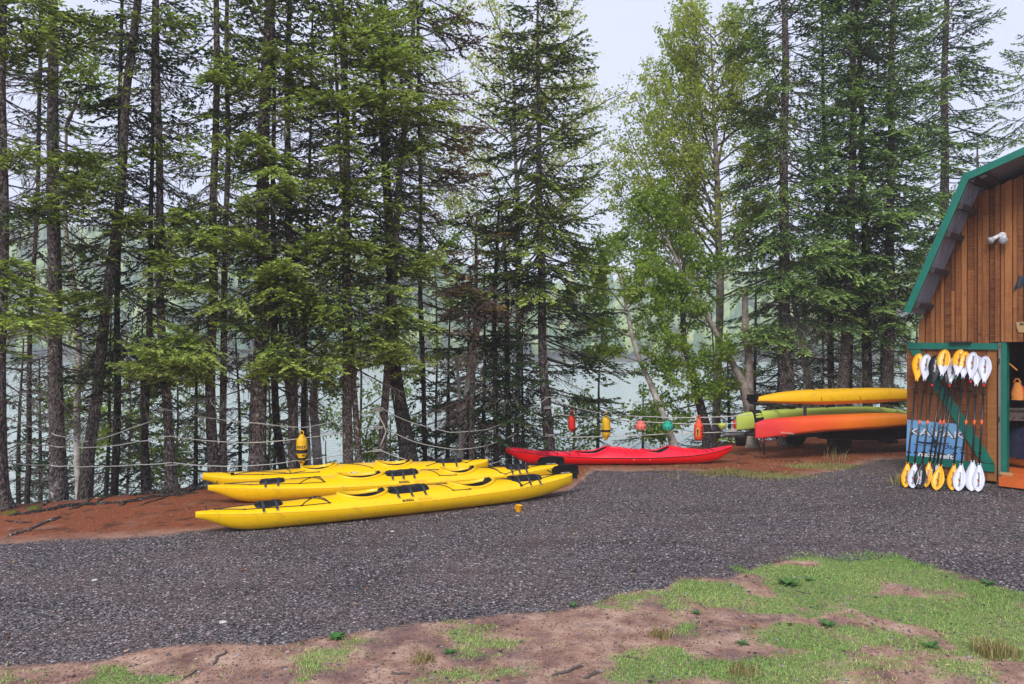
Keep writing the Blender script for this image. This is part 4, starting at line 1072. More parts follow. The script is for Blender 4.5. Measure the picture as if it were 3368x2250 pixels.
# dark teal cut-out ornament at the edge of the picture: an angled figure of overlapping slats
orn = empty('wall_ornament'); s_, z_ = sp(3352, 928, .045); orn.matrix_world = WM @ Matrix.Translation((s_, -.046, z_)); tag(orn, 'dark teal wooden cut out ornament on the barn gable at the right edge', 'ornament')
M['darkteal'] = simple('dark_teal_paint', (.006, .035, .06), .5)
for poly in ([(-.075, -.115), (-.05, -.125), (.035, .085), (.0, .10)], [(-.015, -.10), (.03, -.11), (.10, .09), (.05, .11)], [(.05, -.03), (.09, -.05), (.20, .12), (.15, .14)], [(.10, -.02), (.30, .0), (.34, .06), (.14, .06)]):
    slab(poly, .0, .018).build('slat', M['darkteal'], orn)
# small wooden plaque
pl = empty('plaque'); s_, z_ = sp(3343, 1060, .045); pl.matrix_world = WM @ Matrix.Translation((s_, -.046, z_)); tag(pl, 'small pale wooden plaque above the barn door opening', 'plaque')
slab([(0, 0), (.34, .012), (.31, -.165), (.04, -.17), (.012, -.10)], .0, .022).build('board', M['palewood'], pl)
text('BRANDON', .052, M['ink'], pl, Matrix.Translation((.045, -.0235, -.035)) @ Matrix.Rotation(PI / 2, 4, 'X'), align='LEFT', shear=.2, bold=.002)

# ------------------------------------------------------------------ things inside the door
def inside(name, px, py, off): s_, z_ = sp(px, py, off); e = empty(name); e.matrix_world = WM @ Matrix.Translation((s_, -off, z_)); return e
rod = inside('clothes_rail', 3322, 1352, -.55); tag(rod, 'dark rail across the barn doorway holding pale hangers', 'rail')
mb = MB(); mb.tube([(-.1, 0, 0), (1.9, 0, 0)], .012, 8); mb.build('bar', M['darksteel'], rod)
for k in range(8):
    hg = inside('wire_hanger', 3324 + k * 7.5, 1352, -.55); tag(hg, ['leftmost', 'second from the left', 'third from the left', 'fourth from the left', 'fourth from the right', 'third from the right', 'second from the right', 'rightmost'][k] + ' pale wire hanger on the rail inside the barn doorway', 'hanger', 'wire hangers on the rail inside the barn')
    mb = MB(); q = .35 + .1 * random.random()
    cs, sn_ = math.cos(q + .9), math.sin(q + .9)
    pth = [(-.03, .03), (-.02, .045), (0, .05), (.018, .038), (.015, .015), (0, 0), (0, -.03), (.17, -.11), (.185, -.14), (.17, -.155), (-.17, -.155), (-.185, -.14), (-.17, -.11), (0, -.03)]
    mb.tube([(x * cs, x * sn_, z) for x, z in pth], .006, 5); mb.build('wire', M['wire'], hg)
v = inside('life_vest', 3346, 1258, -.5); tag(v, 'yellow orange life vest hanging inside the barn doorway', 'life vest')
def garment(w, h, d, mat, parent, nm, seed):
    r_ = np.random.default_rng(seed); mb = MB(); pts = []
    for i in range(13):
        for j in range(14):
            t = i / 12; a = 2 * PI * j / 14; ww = w * (.45 + .55 * math.sin(min(1, t * 1.6) * PI / 2)) * (1 + .08 * r_.standard_normal()); dd = d * (1 + .1 * r_.standard_normal())
            pts.append((ww * math.cos(a), dd * math.sin(a), -h * t))
    mb.grid(pts, 13, 14, closed_v=True); mb.add([pts[k] for k in range(14)], [tuple(range(14))]); return mb.build(nm, mat, parent, smooth=True)
garment(.09, .30, .05, M['vest'], v, 'front_panel', 1); mb = MB(); mb.tube([(-.05, 0, 0), (-.02, -.02, .06), (.02, -.02, .06), (.05, 0, 0)], .014, 6); mb.build('shoulder_strap', M['vest'], v)
for (px, py, w, h, mt, nm, lab, cat, sd) in ((3334, 1262, .07, .32, 'bluefab', 'rain_jacket', 'dark jacket hanging left of the yellow orange vest', 'jacket', 3), (3364, 1270, .06, .18, 'buoy_red', 'dry_bag', 'small red dry bag hanging at the right edge inside the barn', 'bag', 4),
                                            (3345, 1410, .16, .50, 'bluefab', 'spray_skirt', 'dark blue spray skirt hanging under the wire hangers', 'spray skirt', 5), (3372, 1405, .15, .55, 'bluefab', 'wetsuit', 'dark blue wetsuit hanging at the right under the hangers', 'wetsuit', 6)):
    e = inside(nm, px, py, -.62); tag(e, lab, cat); garment(w, h, .05, M[mt], e, 'body', sd); mb = MB(); mb.tube([(0, 0, -.01), (0, .0, .05), (.02, 0, .07)], .006, 5); mb.build('hook', M['darksteel'], e)
e = inside('wooden_stick', 3318, 1200, -.25); tag(e, 'orange brown stick leaning at the top of the doorway', 'stick'); mb = MB(); mb.tube([(-.03, 0, .06), (.12, 0, -.09)], .012, 6); mb.build('rod', M['vest'], e)

# ------------------------------------------------------------------ trailer under the racked kayaks
tr = empty('trailer'); Y0 = 15.3; tr.location = ((2440 - CX) / F * Y0, Y0, 0); tr.rotation_euler = (0, 0, ANG); tag(tr, 'dark steel boat trailer carrying the stacked kayaks behind the barn door', 'trailer')
def tb(name, a, b, r_=.03, mat='darksteel', n=4):
    mb = MB(); mb.tube([a, b], r_, n); return mb.build(name, M[mat], tr)
Zf = .42
tb('tongue', (-.1, .45, Zf), (1.2, .45, Zf), .045, 'steel')
tb('frame_rail', (1.0, -.05, Zf - .02), (4.6, -.05, Zf - .02), .045); tb('frame_rail', (1.0, .95, Zf - .02), (4.6, .95, Zf - .02), .045)
tb('tongue_brace', (.35, .45, Zf), (1.2, -.05, Zf), .03); tb('tongue_brace', (.35, .45, Zf), (1.2, .95, Zf), .03)
for x in (1.0, 2.6, 4.55): tb('crossbar', (x, -.1, Zf + .05), (x, 1.0, Zf + .05), .035)
for x in (1.05, 3.9): tb('upright', (x, .45, Zf), (x, .45, 1.02), .045)
for x in (1.05, 3.9): tb('rack_arm', (x, -.45, .50), (x, 1.3, .50), .03); tb('rack_arm', (x, -.35, 1.03), (x, 1.1, 1.03), .03)
for y in (-.38, 1.1): tb('upright', (1.05, y, .46), (1.05, y, .74), .02, 'darksteel')
tb('upright', (1.25, -.42, .80), (1.25, -.42, 1.06), .045)
tb('jack_stand', (.72, .2, .0), (.72, .2, .48), .022, 'darksteel', 8)
bk = MB(); bk.lathe([(.0, 0), (.10, .0), (.125, .18), (.13, .20), (.0, .2)], 18, c=(.12, .2, .22)); bk.build('jack_wheel_cover', M['black'], tr, smooth=True)
for sy in (-.22, 1.12):
    R = Matrix.Rotation(PI / 2, 3, 'X')
    for x in (2.35,):
        w = MB(); w.lathe([(.17, -.07), (.24, -.085), (.285, -.06), (.295, 0), (.285, .06), (.24, .085), (.17, .07)], 30, c=(x, sy, .295), R=R); ty = w.build('tyre', M['tire'], tr, smooth=True)
        w = MB(); w.lathe([(.0, -.05), (.06, -.055), (.12, -.03), (.172, -.06), (.172, .06), (.0, .04)], 24, c=(x, sy, .295), R=R); w.build('rim', M['steel'], ty, smooth=True)
    f_ = MB(); f_.grid([(2.35 + .37 * math.cos(a), sy + dy, .295 + .37 * math.sin(a)) for a in np.linspace(.15, PI - .15, 14) for dy in (-.11, .11)], 14, 2); f_.build('mudguard', M['darksteel'], tr)
mb = MB(); mb.box((.62, .40, Zf), (.035, .06, .10)); mb.build('winch_plate', M['steel'], tr)
mb = MB(); mb.box((.98, -.12, Zf + .0), (.10, .02, .05)); mb.build('marker_light', M['buoy_red'], tr)
mb = MB(); mb.tube([(.50, -.02, .50), (.51, -.03, .30)], .012, 6); mb.build('warning_ribbon', M['buoy_red'], tr)
# coiled pale line on the tongue
mb = MB(); mb.tube([(.1 + .12 * math.cos(a) * (1 + .1 * math.sin(3 * a)), .45 + .05 * math.sin(a), Zf + .055 + .004 * a) for a in np.linspace(0, 16, 60)], .008, 5)
cl_ = mb.build('coiled_line', M['rope']); cl_.matrix_world = Matrix.Translation(tr.location) @ Matrix.Rotation(ANG, 4, 'Z'); tag(cl_, 'pale line coiled on the trailer tongue', 'rope')
# dark hull and boards under the stack
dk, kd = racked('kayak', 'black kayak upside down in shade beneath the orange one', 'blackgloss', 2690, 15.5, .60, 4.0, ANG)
for k, (zz, lab) in enumerate(((1.12, 'weathered plank lying on the rack behind the yellow kayak'),)):
    b_ = MB(); b_.box((0, 0, 0), (1.1, .18, .05)); o = b_.build('plank', M['greywood']); o.location = P(2560, 1318, 16.2); o.rotation_euler = (.2, 0, ANG); tag(o, lab, 'plank')
# ------------------------------------------------------------------ ropes strung between the trunks
def sag(a, b, s, n=14):
    return [a.lerp(b, k / n) - Vector((0, 0, s * 4 * (k / n) * (1 - k / n))) for k in range(n)]
def rope(label, pts, coils=(), r=.009, sags=None):
    """pts: (px, py, Y); coils: (px, py, Y, radius, turns)"""
    V_ = [P(*p) for p in pts]; path = []
    for i in range(len(V_) - 1): path += sag(V_[i], V_[i + 1], (sags[i] if sags else .012))
    path.append(V_[-1]); root = empty('rope', V_[0]); tag(root, label, 'rope', 'pale ropes strung along the trees')
    mb = MB(); mb.tube([p - V_[0] for p in path], r, 6); mb.build('strand', M['rope'], root, smooth=True)
    for (px, py, Y, rr, turns) in coils:
        c = P(px, py, Y); mb = MB(); n = int(14 * turns)
        mb.tube([c - V_[0] + Vector((rr * math.cos(2 * PI * k / 14 + 1), rr * math.sin(2 * PI * k / 14 + 1), .026 * k / 14 - .013 * turns + .008 * math.sin(k * .9))) for k in range(n + 1)], r * 1.05, 5)
        mb.build('coil', M['rope'], root, smooth=True)
rope('highest rope left of the leaning trunk, from the left edge', [(18, 1372, 10.6), (165, 1424, 11.75), (210, 1436, 11.75), (290, 1452, 11.9)], [(290, 1452, 12.1, .115, 1.2)])
rope('rope rising from the leaning trunk to the fifth trunk', [(320, 1446, 11.9), (430, 1408, 12.0), (532, 1370, 12.0)], [(536, 1348, 12.15, .085, 2.2)])
rope('middle rope of the left group, nearly level', [(18, 1453, 10.6), (165, 1465, 11.75), (212, 1470, 11.75), (330, 1470, 11.85), (450, 1453, 12.0), (548, 1436, 12.0)], [(552, 1434, 12.15, .09, 1.5)])
rope('lowest rope of the left group, just above the shore', [(18, 1522, 10.6), (165, 1530, 11.75), (212, 1533, 11.75), (300, 1534, 11.85), (450, 1528, 12.0), (565, 1521, 12.0)], [(565, 1528, 12.15, .095, 1.5)])
rope('upper rope behind the yellow kayaks', [(540, 1345, 12.0), (705, 1377, 12.2), (850, 1392, 12.35), (1000, 1406, 12.7), (1135, 1376, 12.85), (1245, 1344, 13.15)], [(1250, 1346, 13.3, .10, 3.5)])
rope('middle rope behind the yellow kayaks', [(556, 1434, 12.0), (720, 1452, 12.2), (850, 1455, 12.35), (1000, 1440, 12.7), (1140, 1420, 12.85), (1240, 1402, 13.15)], [(1250, 1405, 13.3, .10, 2.5)])
rope('lowest rope behind the yellow kayaks', [(570, 1522, 12.0), (710, 1533, 12.2), (850, 1530, 12.35), (975, 1515, 12.7), (1130, 1494, 12.85), (1232, 1482, 13.15)], [(1245, 1480, 13.3, .10, 2.5)])
rope('upper rope sagging between the two rope wound trunks', [(1258, 1344, 13.15), (1340, 1385, 13.5), (1480, 1422, 13.9), (1600, 1413, 14.3), (1700, 1372, 14.7), (1805, 1305, 15.0)], [(1797, 1306, 15.2, .115, 1.5), (1799, 1340, 15.2, .12, 2.5)])
rope('lower rope sagging between the two rope wound trunks', [(1270, 1410, 13.15), (1370, 1456, 13.5), (1500, 1479, 13.9), (1600, 1466, 14.3), (1700, 1425, 14.7), (1795, 1368, 15.0)], [(1801, 1385, 15.2, .12, 1.4)])
rope('rope running down to the ground behind the farthest yellow kayak', [(1255, 1482, 13.15), (1330, 1510, 13.3), (1420, 1534, 13.4)])
rope('short rope rising to the bow of the red kayak', [(1600, 1528, 14.0), (1672, 1508, 14.6)])
rope('top rope above the hanging buoys', [(1812, 1308, 15.05), (1900, 1342, 15.1), (2000, 1362, 15.1), (2150, 1371, 15.2), (2300, 1373, 15.3), (2470, 1364, 15.5)])
rope('rope that the buoys hang from', [(1818, 1360, 15.05), (1993, 1377, 15.1), (2196, 1391, 15.2), (2298, 1394, 15.3), (2425, 1392, 15.5)])
rope('lowest rope below the hanging buoys', [(1818, 1437, 15.05), (2000, 1435, 15.1), (2200, 1426, 15.2), (2425, 1418, 15.5)], [(1806, 1430, 15.2, .125, 2.5)])
# ropes' knots hanging on the trunk
mb = MB(); c = P(1262, 1380, 13.05); mb.tube([P(1242, 1350, 13.1) , P(1250, 1375, 13.05), P(1262, 1398, 13.05), P(1270, 1420, 13.1), P(1262, 1440, 13.1), P(1250, 1470, 13.1)], .011, 6)
tag(mb.build('rope', M['rope'], None, smooth=True), 'loose rope end hanging down the rope wound trunk near the yellow kayaks', 'rope')

# ------------------------------------------------------------------ buoys
def buoy(label, px, py_top, py_bot, Y, prof, mats, hang_py=None, extra=None, name='buoy', mlist=None, loop=True, cap=True, tilt=0.0):
    """prof: (radius px, fraction of height from the top) from top to bottom"""
    zt, zb = zat(py_top, Y), zat(py_bot, Y); H = zt - zb; k = Y / F; o = P(px, py_bot, Y)
    root = empty(name, o); tag(root, label, 'buoy', 'buoys hung on the ropes'); root.rotation_euler = (0, tilt, 0)
    mb = MB(); mb.lathe([(r_ * k, H * (1 - f_)) for r_, f_ in prof][::-1], 28, mats=(mlist[::-1] if mlist else None)); b_ = mb.build('float', mats, root, smooth=True)
    if loop:
        mb = MB(); r_ = 5.5 * k; mb.tube([(r_ * math.cos(a), 0, H + r_ * .75 + r_ * 1.25 * math.sin(a)) for a in np.linspace(-.9, PI + .9, 16)], 1.7 * k, 7); mb.build('eye', mats[0] if isinstance(mats, list) else mats, root, smooth=True)
    if hang_py:
        mb = MB(); zh = zat(hang_py, Y) - zb; mb.tube([(0, 0, H + 4 * k), (0.004, 0, (H + zh) / 2), (0, 0, zh)], .006, 5); mb.build('hanging_cord', M['cord'], root)
    return root, H, k
Bk = M['ink']
root, H, k = buoy('big yellow buoy with black bands hanging behind the farthest yellow kayak', 993, 1428, 1552, 12.3,
    [(4, 0), (8, .03), (10, .07), (16, .12), (17.5, .18), (17.8, .40), (17.8, .405), (17.8, .50), (17.8, .505), (15, .56), (12.5, .62), (12.5, .625), (12.2, .69), (12.2, .695), (8.5, .76), (4.5, .80), (3.6, .98), (3.2, 1)],
    [M['buoy_yellow'], Bk], 1400, mlist=[0] * 6 + [1] + [1] + [0] * 3 + [1] + [1] + [0] * 5)
for q, ch in enumerate('E0E23'):
    a = -.95 + q * .36 - PI / 2 + .28; rr = 17.9 * k
    text(ch, .062, Bk, root, frame((rr * math.cos(a), rr * math.sin(a), H * .665), (-math.sin(a), math.cos(a), 0), (0, 0, 1)) @ Matrix.Diagonal((-1, 1, 1, 1)), bold=.0015)
a = -PI / 2 + .55; text('M', .05, Bk, root, frame((16.2 * k * math.cos(a), 16.2 * k * math.sin(a), H * .455), (-math.sin(a), math.cos(a), 0), (0, 0, 1)), bold=.001)
a = -PI / 2; text('Mb', .045, Bk, root, frame((12.3 * k * math.cos(a), 12.3 * k * math.sin(a), H * .27), (1, 0, 0), (0, 0, 1)), bold=.001)
buoy('plain red buoy, leftmost on the rope above the red kayak', 1880, 1363, 1423, 15.05,
    [(3, 0), (7, .04), (9, .12), (12, .22), (12.3, .35), (12.3, .72), (11.5, .80), (6, .88), (4, .92), (4, .98), (2, 1)], M['buoy_red'], 1346, tilt=.02)
root, H, k = buoy('yellow buoy with one black band on the rope above the red kayak', 1993, 1368, 1448, 15.05,
    [(3.5, 0), (7, .03), (10, .09), (13.5, .18), (14.2, .28), (14.4, .56), (14.4, .562), (14.4, .66), (14.4, .665), (14, .75), (10, .86), (5, .92), (5, .98), (3, 1)], [M['buoy_yellow'], Bk], 1364, mlist=[0] * 6 + [1] + [1] + [0] * 6)
a = -PI / 2 + .45; text('8', .05, Bk, root, frame((13.2 * k * math.cos(a), 13.2 * k * math.sin(a), H * .19), (-math.sin(a), math.cos(a), 0), (.0, .3, 1)), bold=.001); a += .45
text('6', .05, Bk, root, frame((13.2 * k * math.cos(a), 13.2 * k * math.sin(a), H * .19), (-math.sin(a), math.cos(a), 0), (.0, .3, 1)), bold=.001)
def dome(label, px, pt, pb_, mat, Y):
    root, H, k = buoy(label, px, pt, pb_, Y, [(2, 0), (8, .03), (11, .2), (17, .45), (18, .5), (18, .95), (17, 1)], mat, loop=False)
    mb = MB(); r_ = 6 * k
    mb.tube([(r_ * .8 * math.cos(a), 0, H - .01 + r_ * 1.3 * math.sin(a)) for a in np.linspace(0, PI, 10)], 1.1 * k, 6); mb.build('eye', M['cord'], root)
    mb = MB(); mb.tube([(-10 * k, 0, .0), (-6 * k, 0, -7 * k), (0, 0, -8 * k), (6 * k, 0, -7 * k), (10 * k, 0, 0)], 1.0 * k, 6); mb.build('lower_loop', M['cord'], root)
    for q in range(10):
        a = 2 * PI * q / 10 + .3; s_ = MB(); rr = 18.1 * k
        s_.box((0, 0, 0), (1.6 * k, 1.2 * k, 7 * k)); o = s_.build('slot', M['ink'], root); o.location = (rr * math.cos(a), rr * math.sin(a), H * .28); o.rotation_euler = (0, 0, a + PI / 2)
        s_ = MB(); s_.box((0, 0, 0), (1.4 * k, 1.2 * k, 5 * k)); o = s_.build('slot', M['ink'], root); rr = 14.2 * k; o.location = (rr * math.cos(a + .3), rr * math.sin(a + .3), H * .68); o.rotation_euler = (0, 0, a + .3 + PI / 2)
dome('pink dome buoy with dark slots, hung between the yellow and the teal one', 2107, 1383, 1412, M['buoy_pink'], 15.1)
dome('teal dome buoy with dark slots, hung right of the pink one', 2196, 1384, 1413, M['buoy_teal'], 15.15)
root, H, k = buoy('orange cylinder buoy with a black arrow sticker and lettering', 2298, 1378, 1450, 15.25,
    [(4, 0), (7, .03), (8, .12), (13, .24), (14.8, .32), (15.2, .42), (15.4, .86), (13, .94), (7, .99), (3, 1)], M['buoy_orange'], 1372)
for q, ch in enumerate('OG98'):
    a = -PI / 2 + .52; text(ch, .068, Bk, root, frame((15.5 * k * math.cos(a), 15.5 * k * math.sin(a), H * (.62 - .145 * q)), (0, 0, -1), (-math.sin(a) * 1, math.cos(a), 0)), bold=.003)
a = -PI / 2 - .45; rr = 15.2 * k; fr = frame((rr * math.cos(a), rr * math.sin(a), H * .42), (-math.sin(a), math.cos(a), 0), (0, 0, 1))
s_ = MB(); s_.add([(-5.5 * k, -14 * k, .003), (5.5 * k, -14 * k, .003), (5.5 * k, 14 * k, .003), (-5.5 * k, 14 * k, .003), (-5.5 * k, -14 * k, -.003), (5.5 * k, -14 * k, -.003), (5.5 * k, 14 * k, -.003), (-5.5 * k, 14 * k, -.003)], [(0, 1, 2, 3), (4, 7, 6, 5), (0, 4, 5, 1), (2, 6, 7, 3), (1, 5, 6, 2), (0, 3, 7, 4)])
so_ = s_.build('sticker', M['vest'], root); so_.matrix_local = fr
s_ = MB(); s_.add([(-1.8 * k, -12 * k, .0045), (1.8 * k, -12 * k, .0045), (1.8 * k, 2 * k, .0045), (4 * k, 2 * k, .0045), (0, 12 * k, .0045), (-4 * k, 2 * k, .0045), (-1.8 * k, 2 * k, .0045)], [(0, 1, 2, 3, 4, 5, 6)]); s_.build('arrow', Bk, so_)
root, H, k = buoy('small lime cone buoy on a wire loop, rightmost of the hanging buoys', 2375, 1392, 1414, 15.35, [(6, 0), (13, .06), (14, .2), (13, .45), (8, .8), (3, .97), (2, 1)], M['buoy_lime'], loop=False)
mb = MB(); mb.tube([(-5 * k, 0, H), (-6 * k, 0, H + 12 * k), (0, 0, H + 19 * k), (5 * k, 0, H + 12 * k), (5 * k, 0, H)], 1.0 * k, 6); mb.build('wire_loop', M['cord'], root)
root, H, k = buoy('red and teal disc buoy beside the lime kayak bow', 2421, 1380, 1420, 16.0, [(1, 0), (6, .06), (8.5, .3), (9, .5), (8.5, .7), (6, .94), (1, 1)], M['buoy_red'], loop=False)
mb = MB(); mb.lathe([(3.0 * k, H * .05), (9.4 * k, H * .4), (9.4 * k, H * .6), (3.0 * k, H * .95)], 20, c=(4 * k, 0, 0)); mb.build('float', M['buoy_teal'], root, smooth=True)
# ------------------------------------------------------------------ conifer branch templates (branch along +x, z up)
def unit(v): return v / np.maximum(np.linalg.norm(v, axis=-1, keepdims=True), 1e-9)
def make_branch(L, seed, dead=False, spacing=.085, tw=.052, tl=.085):
    r = np.random.default_rng(seed); a, b_ = r.uniform(.12, .50), r.uniform(.05, .36); w0 = r.uniform(-.12, .12)
    ax = lambda s: np.stack([s * L, w0 * L * np.sin(s * 2.6) * s, L * (-a * s + b_ * s * s)], -1)
    S = np.linspace(0, 1, 9); A = ax(S); rad = (.004 + .011 * L ** .8 * (1 - S))
    wood = [(A[i], A[i + 1], rad[i], rad[i + 1]) for i in range(8)]
    base, dr, ln, vv, lich = [], [], [], [], []
    s = .10 if dead else .16 + .05 * r.random()
    side = 1
    while s < .99:
        p = ax(np.array(s)); t = ax(np.array(min(1, s + .02))) - ax(np.array(s - .02)); t = t / np.linalg.norm(t)
        env = (1 - s) ** .75 * min(1, .35 + s * 2.2)
        bl = (.08 + .36 * L ** .75 * env) * r.uniform(.5, 1.25)
        ang = math.radians(r.uniform(36, 62)) * side
        d = np.array([t[0] * math.cos(ang) - t[1] * math.sin(ang), t[0] * math.sin(ang) + t[1] * math.cos(ang), t[2] + r.uniform(-.30, .10)]); d /= np.linalg.norm(d)
        k = max(2, int(bl / .12)); pts = [p + d * bl * q / k + np.array([0, 0, -.18 * bl * (q / k) ** 2 + .0]) + (r.normal(0, .010, 3) if q else 0) for q in range(k + 1)]
        if not dead or r.random() < .85:
            wr = .0055 if dead else .004
            for q in range(k): wood.append((pts[q], pts[q + 1], wr * (1 - .5 * q / k), wr * (1 - .5 * (q + 1) / k)))
        if dead:
            for q in range(1, k + 1):
                for sg in (-1, 1):
                    if r.random() < .75:
                        dd = unit(d + sg * np.array([-d[1], d[0], 0]) * .9 + np.array([0, 0, r.uniform(-.5, .2)])); l2 = r.uniform(.05, .14)
                        wood.append((pts[q], pts[q] + dd * l2, .0035, .002))
            if r.random() < .10: lich.append(pts[-1])
        else:
            q = bl * r.uniform(.10, .25) if s > .35 else bl * .45
            while q < bl:
                f = q / bl; i0 = min(k - 1, int(f * k)); pp = pts[i0] + (pts[i0 + 1] - pts[i0]) * (f * k - i0)
                for sg in (-1, 1):
                    pr = np.array([-d[1], d[0], 0]) * sg
                    dd = unit(d * r.uniform(.7, 1.2) + pr * r.uniform(.5, .95) + np.array([0, 0, r.uniform(-.42, .22)]))
                    base.append(pp); dr.append(dd); ln.append(tl * r.uniform(.7, 1.35) * (1.15 - .4 * f)); vv.append(.0 + .45 * f ** 1.5 + .30 * s + r.uniform(-.14, .2))  # young tips paler; light on tips and inner shade also in this tint
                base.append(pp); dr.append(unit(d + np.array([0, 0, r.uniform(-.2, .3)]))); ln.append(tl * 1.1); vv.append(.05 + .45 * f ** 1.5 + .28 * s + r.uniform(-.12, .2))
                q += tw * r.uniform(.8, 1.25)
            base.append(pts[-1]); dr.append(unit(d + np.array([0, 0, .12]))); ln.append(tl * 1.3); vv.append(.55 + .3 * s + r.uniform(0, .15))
        side = -side; s += spacing / 2 / L * r.uniform(.7, 1.3) * (1.7 if dead else 1)
    if not dead:
        for s in np.arange(.3, 1, .04 / L):
            p = ax(np.array(s)); base.append(p); dr.append(unit(np.array([1, r.uniform(-.5, .5), r.uniform(-.1, .6)]))); ln.append(tl); vv.append(.3 + .4 * s + r.uniform(-.1, .15))
        for j in range(5): base.append(A[-1]); dr.append(unit(np.array([1, r.uniform(-.8, .8), r.uniform(-.3, .3)]))); ln.append(tl * 1.3); vv.append(.9)
    W = (np.array([w[0] for w in wood]), np.array([w[1] for w in wood]), np.array([w[2] for w in wood]), np.array([w[3] for w in wood]))
    T = (np.array(base).reshape(-1, 3), np.array(dr).reshape(-1, 3), np.array(ln), np.array(vv)) if base else None
    return dict(L=L, W=W, T=T, tip=ax(np.array(1.0)), lich=np.array(lich).reshape(-1, 3))
SIZES = (.45, .8, 1.2, 1.7)
LIVE = {L: [make_branch(L, 100 + i * 7 + int(L * 10), spacing=.145, tw=.060, tl=.076) for i in range(5)] for L in SIZES}
COARSE = {L: [make_branch(L, 300 + i * 7 + int(L * 10), spacing=.16, tw=.095, tl=.135) for i in range(3)] for L in SIZES}
DEAD = {L: [make_branch(L, 500 + i * 7 + int(L * 10), dead=True) for i in range(3)] for L in SIZES}

def tubes3(a, b_, ra, rb):
    """many three-sided prisms"""
    d = unit(b_ - a); up = np.where(np.abs(d[:, 2:3]) < .9, np.array([[0, 0, 1.]]), np.array([[1., 0, 0]]))
    u = unit(np.cross(d, up)); w = np.cross(d, u); n = len(a); V = np.zeros((n, 6, 3))
    for k in range(3):
        q = 2 * PI * k / 3; o = u * math.cos(q) + w * math.sin(q); V[:, k] = a + o * ra[:, None]; V[:, 3 + k] = b_ + o * rb[:, None]
    f = np.array([[0, 1, 4, 3], [1, 2, 5, 4], [2, 0, 3, 5]]); Q = (f[None] + (np.arange(n) * 6)[:, None, None]).reshape(-1, 4)
    return V.reshape(-1, 3), Q
def ribbons(a, b_, ra, rb, r):
    """thin twigs: one narrow two-triangle blade each, turned at random"""
    d = unit(b_ - a); u = unit(np.cross(d, r.normal(0, 1, d.shape) * np.array([1, 1, .5]) + np.array([0, 1.2, 0]))); n = len(a)
    V = np.stack([a - u * ra[:, None], a + u * ra[:, None], b_ + u * rb[:, None], b_ - u * rb[:, None]], 1)
    return V.reshape(-1, 3), np.arange(n * 4).reshape(-1, 4)
def wood_mesh(W_, r, cut=.0062):
    a, b_, ra, rb = (np.concatenate([t[i] for t in W_]) for i in range(4)); th = ra > cut
    V1, Q1 = tubes3(a[th], b_[th], ra[th], rb[th]); V2, Q2 = ribbons(a[~th], b_[~th], ra[~th], rb[~th], r)
    return np.concatenate([V1, V2]), np.concatenate([Q1, Q2 + len(V1)])
def kites(base, d, ln, wid, r):
    """needle-clad shoots: two crossed kites each"""
    n = len(base); up = np.tile([[0, 0, 1.]], (n, 1)); u = unit(np.cross(d, up) + r.normal(0, .35, (n, 3))); u = unit(u - d * (u * d).sum(1, keepdims=True)); w = np.cross(d, u)
    mid = base + d * (ln * .55)[:, None]; tip = base + d * ln[:, None] - np.array([0, 0, .006])
    V = np.stack([base, mid + u * wid[:, None], mid - u * wid[:, None], tip, mid + w * wid[:, None] * .8, mid - w * wid[:, None] * .8], 1)
    f = np.array([[0, 1, 3, 2], [0, 4, 3, 5]]); Q = (f[None] + (np.arange(n) * 6)[:, None, None]).reshape(-1, 4)
    return V.reshape(-1, 3), Q

